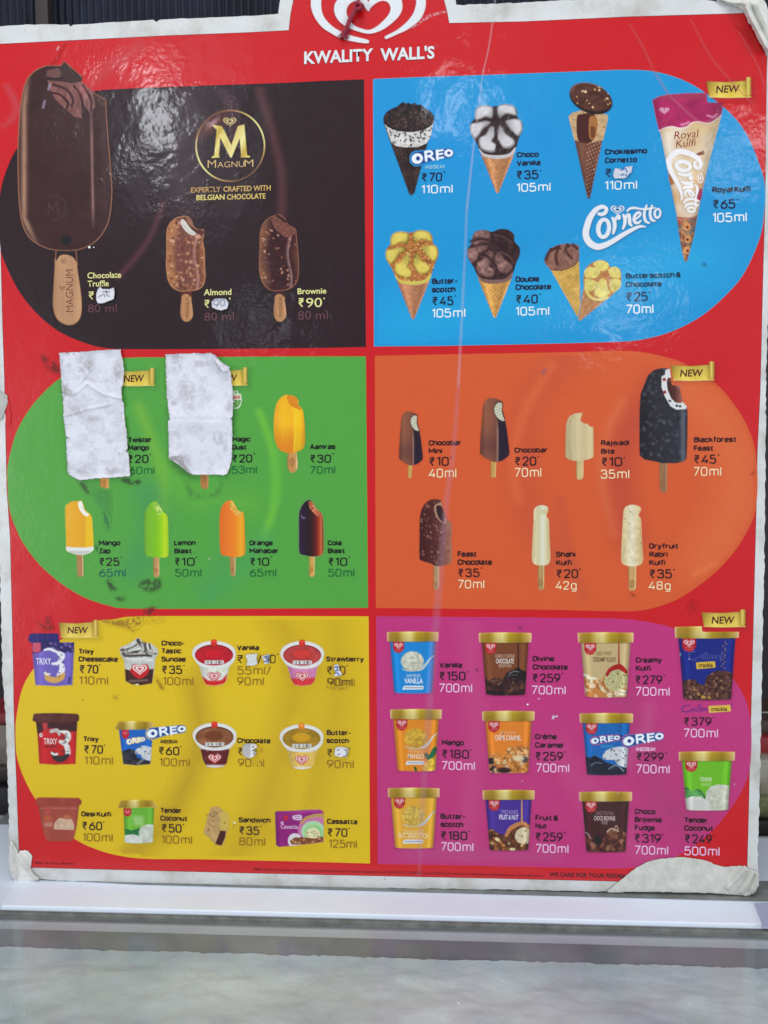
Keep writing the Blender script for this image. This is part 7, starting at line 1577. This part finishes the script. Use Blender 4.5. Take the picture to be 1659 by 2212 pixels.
scrap('B2', [(478, 830), (495, 785), (555, 795), (580, 775), (628, 768), (620, 815), (598, 830), (590, 858), (540, 864), (485, 862)], 'bluish white scrap over the price under the disc topped cone', 53, base=(206, 208, 220), marks=inkmarks([[(545, 800), (575, 790), (585, 815)], [(545, 838), (560, 832)], [(578, 835), (585, 850)]], (70, 100, 160), 6))
scrap('E2', [(528, 392), (560, 384), (632, 378), (625, 425), (636, 468), (580, 490), (535, 484), (546, 440)], 'grey white scrap left of the slash in the vanilla cup price', 54, base=(214, 216, 214))
scrap('E2', [(670, 404), (700, 395), (738, 383), (734, 425), (742, 462), (692, 472), (684, 440)], 'small scrap with blue pen marks right of the slash', 55, marks=inkmarks([[(690, 415), (715, 405), (710, 430), (730, 432)], [(690, 450), (725, 448)], [(728, 395), (728, 460)]], (60, 74, 110), 6))
scrap('E2', [(1298, 482), (1342, 472), (1344, 520), (1372, 562), (1340, 580), (1290, 575), (1318, 548), (1304, 520)], 'scrap with blue pen marks over the strawberry cup price', 56, marks=inkmarks([[(1310, 500), (1332, 495), (1328, 520)], [(1300, 555), (1330, 550), (1345, 570)], [(1312, 530), (1335, 528)]], (60, 84, 170), 6))
scrap('E2', [(508, 1190), (525, 1168), (575, 1163), (626, 1176), (630, 1200), (602, 1212), (622, 1245), (598, 1282), (560, 1297), (515, 1275), (500, 1240)], 'scrap half silver grey over the chocolate cup price', 57, base=(186, 184, 186), marks=lambda p, m: (p.poly([(575, 1160), (635, 1170), (630, 1290), (565, 1300)], (222, 222, 224), clip=m, soft=3), p.stroke([(598, 1190), (590, 1200)], 4, (60, 60, 64), clip=m), p.stroke([(590, 1225), (612, 1230), (600, 1262)], 4, (70, 70, 74), clip=m)))
scrap('E2', [(1310, 1210), (1330, 1198), (1362, 1194), (1420, 1203), (1424, 1240), (1412, 1285), (1352, 1283), (1305, 1272)], 'speckled white scrap over the butterscotch cup price', 58, marks=inkmarks([[(1330, 1225), (1345, 1220)], [(1335, 1260), (1350, 1258)], [(1395, 1225), (1412, 1220), (1410, 1270), (1385, 1278)]], (50, 50, 56), 4))

# ------------------------------------------------------------------ string
def tube(path, r, n=8):
    P = np.asarray(path, float); V, F = [], []
    for i, q in enumerate(P):
        d = nrm(P[min(i + 1, len(P) - 1)] - P[max(i - 1, 0)]); a = nrm(np.cross(d, [0.1, 1, .05])); b = np.cross(d, a)
        rr = r[i] if hasattr(r, '__len__') else r
        for k in range(n): V.append(q + rr * (math.cos(k * 2 * math.pi / n) * a + math.sin(k * 2 * math.pi / n) * b))
    for i in range(len(P) - 1):
        for k in range(n): F.append((i * n + k, i * n + (k + 1) % n, (i + 1) * n + (k + 1) % n, (i + 1) * n + k))
    return np.array(V), np.array(F)
M_STR = simple('red_string', (0.36, 0.012, 0.04), 0.6, var=.5, vs=900, bump=[(1500, 2, .0003, 1)])
def strand(pts, r, off, tw, ph, nstep=8):
    q = catmull(pts, nstep, closed=False); x, y = cd('H1', q[:, 0], q[:, 1]); c = onb(x, y, q[:, 2] if q.shape[1] > 2 else .001)
    t = np.linspace(0, tw, len(c)); c = c + np.column_stack([np.cos(t + ph), np.sin(t + ph) * .6 - .3, np.zeros(len(c))]) * off
    return tube(c, r)
def strands(name, pts, n, r, off, tw, parent, **kw):
    V, F, k = [], [], 0
    for i in range(n):
        v, f = strand(pts, r, off, tw, i * 2 * math.pi / n); V.append(v); F.append(f + k); k += len(v)
    return mesh_obj(name, np.vstack(V), np.vstack(F), M_STR, parent=parent, smooth=True, **kw)
kx = tuple(onb(*cd('H1', 668, 50)))
st_ = empty('hanging_string', kx, label='red string knotted at the heart emblem with a frayed tail', cat='string')
strands('cord', [(640, -420, .003), (650, -200, .003), (668, -40, .0022), (672, 40, .002)], 3, .0007, .0006, 30, st_)
strands('knot', [(650, 20, .002), (700, 40, .004), (712, 80, .003), (660, 100, .004), (640, 60, .004), (670, 30, .006), (700, 60, .006), (665, 92, .005), (648, 40, .003)], 2, .0009, .0005, 16, st_)
strands('tail', [(665, 70, .003), (640, 110, .0028), (600, 170, .0024), (560, 260, .002), (530, 330, .0018), (520, 365, .0015)], 5, .00075, .0011, 5, st_)
strands('loose_end', [(655, 90, .003), (625, 150, .003), (615, 185, .002), (590, 200, .002), (585, 240, .002), (572, 300, .0015), (560, 372, .0012)], 2, .0005, .0006, 7, st_)
strands('loose_end', [(645, 90, .003), (600, 150, .002), (560, 230, .0018), (510, 320, .0015), (480, 350, .0012)], 1, .0004, .0003, 3, st_)

# ------------------------------------------------------------------ chest freezer below the board
ZB = float(onb(830, 1916)[2]); Z0 = ZB - 0.0015
YF = float(onz(830, 1976, Z0)[1])
fz = empty('chest_freezer', (0, YF, Z0 - .4), label='chest freezer with white rim and glass top over frosted inside', cat='freezer')
M_WHITE = simple('white_enamel', (0.78, 0.86, 0.97), 0.38, bump=[(30, 2, .0004, .6)], var=.10, vs=7)
M_GASK = simple('grey_rubber', (0.17, 0.18, 0.165), 0.6, var=.5, vs=70, bump=[(160, 3, .0008, .8)])
M_LIN = simple('liner_plastic', (0.56, 0.54, 0.60), 0.45, var=.2, vs=14, bump=[(20, 2, .001, .5)])
M_GRV = simple('dark_groove', (0.16, 0.165, 0.20), 0.5, var=.4, vs=24)
box('rim', -1.2, 1.2, YF, .10, Z0 - .014, Z0, M_WHITE, fz, bevel=.0012)
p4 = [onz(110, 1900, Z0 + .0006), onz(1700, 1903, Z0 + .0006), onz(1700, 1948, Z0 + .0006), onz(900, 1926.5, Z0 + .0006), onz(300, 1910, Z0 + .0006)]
mesh_obj('shadow_strip', np.array(p4), [(0, 4, 3, 2, 1)], simple('shadow_grey', (.26, .28, .27), .7, var=.4, vs=60), parent=fz)  # shade under the board's bottom edge, painted as a flat dark strip
box('gasket', -1.2, 1.2, YF - .0046, YF - .0002, Z0 - .0085, Z0 - .0032, M_GASK, fz, bevel=.0016)
YG = YF - .0048
def glassmat():
    m, nt = mat_new('lid_glass')
    tr = N(nt, 'ShaderNodeBsdfTransparent'); tr.inputs[0].default_value = (0.93, 0.96, 0.95, 1)
    gl = N(nt, 'ShaderNodeBsdfGlossy', Roughness=.10); fr = N(nt, 'ShaderNodeFresnel', IOR=1.45)
    d = N(nt, 'ShaderNodeBsdfDiffuse'); d.inputs[0].default_value = (.75, .77, .78, 1)
    n = noise(nt, 9, 6, .62); r = N(nt, 'ShaderNodeMapRange'); r.inputs[1].default_value = .42; r.inputs[2].default_value = .72; r.inputs[3].default_value = .06; r.inputs[4].default_value = .14
    L(nt, n.outputs['Fac'], r.inputs[0])
    m0 = N(nt, 'ShaderNodeMixShader'); L(nt, r.outputs[0], m0.inputs[0]); L(nt, tr.outputs[0], m0.inputs[1]); L(nt, d.outputs[0], m0.inputs[2])
    ge = N(nt, 'ShaderNodeNewGeometry'); iv = N(nt, 'ShaderNodeMath', operation='SUBTRACT'); iv.inputs[0].default_value = 1; L(nt, ge.outputs['Backfacing'], iv.inputs[1])
    ml = N(nt, 'ShaderNodeMath', operation='MULTIPLY'); L(nt, fr.outputs[0], ml.inputs[0]); L(nt, iv.outputs[0], ml.inputs[1])
    mx = N(nt, 'ShaderNodeMixShader'); L(nt, ml.outputs[0], mx.inputs[0]); L(nt, m0.outputs[0], mx.inputs[1]); L(nt, gl.outputs[0], mx.inputs[2])
    out_of(nt, mx.outputs[0]); return m
zg = Z0 - .0062
mesh_obj('glass_lid', [(-1.2, -.60, zg), (1.2, -.60, zg), (1.2, YG + .005, zg), (-1.2, YG + .005, zg), (-1.2, -.60, zg - .004), (1.2, -.60, zg - .004), (1.2, YG + .005, zg - .004), (-1.2, YG + .005, zg - .004)],
         [(0, 1, 2, 3), (7, 6, 5, 4), (0, 4, 5, 1), (1, 5, 6, 2), (2, 6, 7, 3), (3, 7, 4, 0)], glassmat(), parent=fz)
zw = float(ony(830, 2028, YG)[2]); zd = float(ony(830, 2052, YG + .004)[2])
box('liner_wall', -1.2, 1.2, YG - .0005, YG + .006, zw, zg - .0043, M_LIN, fz, bevel=.0004)
box('liner_groove', -1.2, 1.2, YG + .004, YG + .012, zd - .06, zw - .0003, M_GRV, fz)
# frost on the inside
xs = np.linspace(-.75, .75, 420); ys = np.linspace(YG + .003, -.585, 240)
Xg, Yg = np.meshgrid(xs, ys)
def nzg(sx, sy, seed, o=4):
    r = 0; a = 1; t = 0
    for i in range(o): r = r + a * lattice(Xg / sx * 2 ** i + 9.1 * i + 40, Yg / sy * 2 ** i + 3.3 * i + 40, seed + i); t += a; a *= .55
    return r / t
dback = (YG + .003 - Yg)
Zf = zd - .004 + dback * .10 + (nzg(.13, .07, 5) - .5) * .018 + (nzg(.02, .016, 15, 4) - .5) * .005 - np.exp(-dback / .006) * .006
Zf = zd - .006 + (Zf - zd + .006) * np.clip(dback / .035, 0, 1)
Zf = Zf + (nzg(.004, .02, 25, 3) - .4) * .003 * np.exp(-dback / .012)
Zf = np.minimum(Zf, zg - .012)
idx = np.arange(Xg.size).reshape(Xg.shape); q = np.stack([idx[:-1, :-1], idx[1:, :-1], idx[1:, 1:], idx[:-1, 1:]], -1).reshape(-1, 4)
def frostmat():
    m, nt = mat_new('frost')
    p = N(nt, 'ShaderNodeBsdfPrincipled', Roughness=.55); n = noise(nt, 11, 6, .6); r = N(nt, 'ShaderNodeValToRGB'); e = r.color_ramp.elements
    e[0].position = .32; e[0].color = (.50, .55, .63, 1); e[1].position = .66; e[1].color = (.86, .89, .92, 1); x = e.new(.5); x.color = (.70, .74, .80, 1)
    L(nt, n.outputs['Fac'], r.inputs[0]); L(nt, r.outputs[0], p.inputs['Base Color'])
    v = N(nt, 'ShaderNodeTexVoronoi', Scale=260.0); L(nt, wpos(nt), v.inputs['Vector'])
    b = bump_chain(nt, [(70, 5, .0022, .8), (500, 3, .0006, .9)]); L(nt, b.outputs[0], p.inputs['Normal']); out_of(nt, p.outputs[0]); return m
mesh_obj('frost', np.stack([Xg, Yg, Zf], -1).reshape(-1, 3), q, frostmat(), parent=fz, smooth=True)
# ice glints
rg = random.Random(9); V, F = [], []
for i in range(260):
    ix = rg.randrange(420); iy = rg.randrange(10, 240); c_ = np.array([Xg[iy, ix], Yg[iy, ix], Zf[iy, ix] + .0008]); s_ = rg.uniform(.0004, .0010); k = len(V)
    o = [np.array([rg.uniform(-1, 1), rg.uniform(-1, 1), rg.uniform(-.6, 1)]) * s_ * 1.6 for _ in range(4)]
    V += [c_ + w for w in o]; F += [(k, k + 1, k + 2), (k, k + 2, k + 3), (k + 1, k + 3, k + 2), (k, k + 3, k + 1)]
mesh_obj('ice_crystal', V, F, simple('ice_crystal', (.95, .97, 1), .08, spec=1.0), parent=fz, kind='stuff')
# corner plates of the rim
def plate(name, pxs, h, mat):
    a = [onz(x, y, Z0 + h) for x, y in pxs]; n = len(a); b = [v - np.array([0, 0, h + .0004]) for v in a]
    f = [tuple(range(n))[::-1]] + [(i, (i + 1) % n, (i + 1) % n + n, i + n) for i in range(n)]
    return mesh_obj(name, a + b, f, mat, parent=fz)
plate('corner_plate', [(-40, 1917), (24, 1920), (0, 1956), (-40, 1958)], .0008, M_WHITE)
plate('corner_plate', [(1628, 1950), (1700, 1950), (1700, 2012), (1648, 2001)], .0008, simple('blue_grey_plate', (.40, .43, .60), .4))
M_FB = simple('freezer_body', (.55, .56, .6), .4)
box('body', -1.2, 1.2, -.5, YG + .012 + .0, Z0 - .75, zd - .07, M_FB, fz)

# ------------------------------------------------------------------ what shows behind the board
def at(px, py, y): return ony(px, py, y)
wallm = simple('dark_wall', (.030, .026, .028), .8, var=.4, vs=6)
box('rear_wall', -2.5, 2.5, .60, .64, -1.2, 1.6, wallm, None, kind='structure')
# ribbed dark sheet
yb = .10; xL = float(at(-120, 50, yb)[0]); xR = float(at(1800, 50, yb)[0]); zt = float(at(800, -260, yb)[2]); zb_ = float(at(800, 620, yb)[2])
n = int((xR - xL) / .0067) * 8; xs = np.linspace(xL, xR, n); rgp = np.random.RandomState(4)
amp = .0022 + .0006 * np.interp(xs, np.linspace(xL, xR, 60), rgp.rand(60)); yy = yb - np.abs(np.sin((xs - xL) / .0067 * math.pi)) ** .7 * amp
V = np.vstack([np.column_stack([xs, yy, np.full(n, zt)]), np.column_stack([xs, yy, np.full(n, zb_)])]); i = np.arange(n - 1)
F = np.column_stack([i, i + n, i + n + 1, i + 1])
V = np.vstack([V, V + [0, .004, 0]]); F = np.vstack([F, F[:, ::-1] + 2 * n])
mesh_obj('ribbed_sheet', V, F, simple('dark_blue_plastic', (.010, .014, .030), .45, spec=.25, var=.5, vs=40, bump=[(50, 3, .001, .8)]), None, label='dark blue ribbed plastic sheet behind the top of the board', cat='plastic sheet', smooth=True)
box('wooden_post', *[float(v) for v in (at(80, 0, .085)[0], at(108, 0, .085)[0])], .080, .092, zb_, zt, simple('dark_wood', (.030, .018, .016), .6, var=.4, vs=30), None, label='narrow dark brown post in front of the ribbed sheet', cat='post', bevel=.001)
def back(name, x0, x1, y0, y1, depth, thick, col, label, cat, var=.3, vs=25, rough=.6, col2=None, bevel=.003, **kw):
    a = at(x0, y0, depth); b = at(x1, y1, depth)
    return box(name, float(a[0]), float(b[0]), depth, depth + thick, float(b[2]), float(a[2]), simple(name + '_surface', col, rough, var=var, vs=vs, col2=col2), None, bevel=bevel, label=label, cat=cat, **kw)
SH = 'shelves behind the board'
back('red_crate', -60, 60, 1541, 1567, .20, .10, (.22, .01, .02), 'dark red crate beyond the lower left edge of the board', 'crate')
back('cardboard_box', -60, 62, 1567, 1657, .20, .12, (.22, .19, .16), 'dull beige carton under the dark red crate at the left edge', 'box', .4, 30)
back('wooden_shelf', -60, 64, 1657, 1690, .19, .14, (.035, .022, .016), 'dark brown shelf board under the beige carton', 'shelf')
back('grey_bin', -60, 66, 1700, 1766, .20, .10, (.05, .05, .055), 'dark grey bin between the brown shelf and the steel rail', 'bin')
back('steel_rail', -60, 70, 1769, 1776, .17, .01, (.5, .52, .56), 'thin pale rail above the white rail at the lower left', 'rail', bevel=.001)
back('steel_channel', -60, 70, 1777, 1790, .18, .02, (.14, .145, .16), 'grey channel between the thin rail and the white rail', 'channel', bevel=.002)
back('white_rail', -60, 70, 1792, 1807, .16, .02, (.42, .44, .52), 'white rail just above the grey box by the lower left corner', 'rail', bevel=.003)
back('grey_box', -60, 8, 1811, 1880, .10, .08, (.20, .21, .22), 'grey plastic box beside the lower left corner of the board', 'box', bevel=.008)
back('red_band', 1560, 1760, 1592, 1640, .20, .08, (.30, .01, .015), 'bright red box beyond the right edge of the board', 'box')
back('brown_box', 1560, 1760, 1556, 1590, .21, .08, (.07, .035, .025), 'dark brown carton on top of the bright red box', 'box')
back('snack_packet', 1560, 1760, 1641, 1722, .18, .05, (.50, .48, .40), 'crumpled cream packet under the bright red box', 'packet', .5, 40, .4, col2=(.20, .17, .12))
back('snack_packet', 1560, 1760, 1722, 1770, .17, .05, (.24, .27, .10), 'greenish packet under the cream packet at the right edge', 'packet', .5, 60, .4, col2=(.06, .06, .035))
back('wooden_shelf', 1560, 1760, 1772, 1806, .19, .12, (.10, .085, .07), 'dim brown shelf board under the greenish packet', 'shelf')
back('wire', 1560, 1760, 1538, 1541, .15, .002, (.6, .6, .6), 'thin white wire above the brown carton at the right edge', 'wire', bevel=.0005)
back('pale_strip', 1560, 1760, 1809, 1814, .15, .004, (.62, .63, .62), 'thin pale strip above the dark panel beside the lower right corner', 'strip', bevel=.0008)
back('dark_panel_board', 1560, 1760, 1816, 1890, .16, .02, (.018, .018, .026), 'black panel behind the lower right corner of the board', 'panel')
back('blue_white_ledge', 1560, 1760, 1892, 1912, .11, .04, (.40, .47, .66), 'pale blue ledge behind the freezer rim at the right', 'ledge')
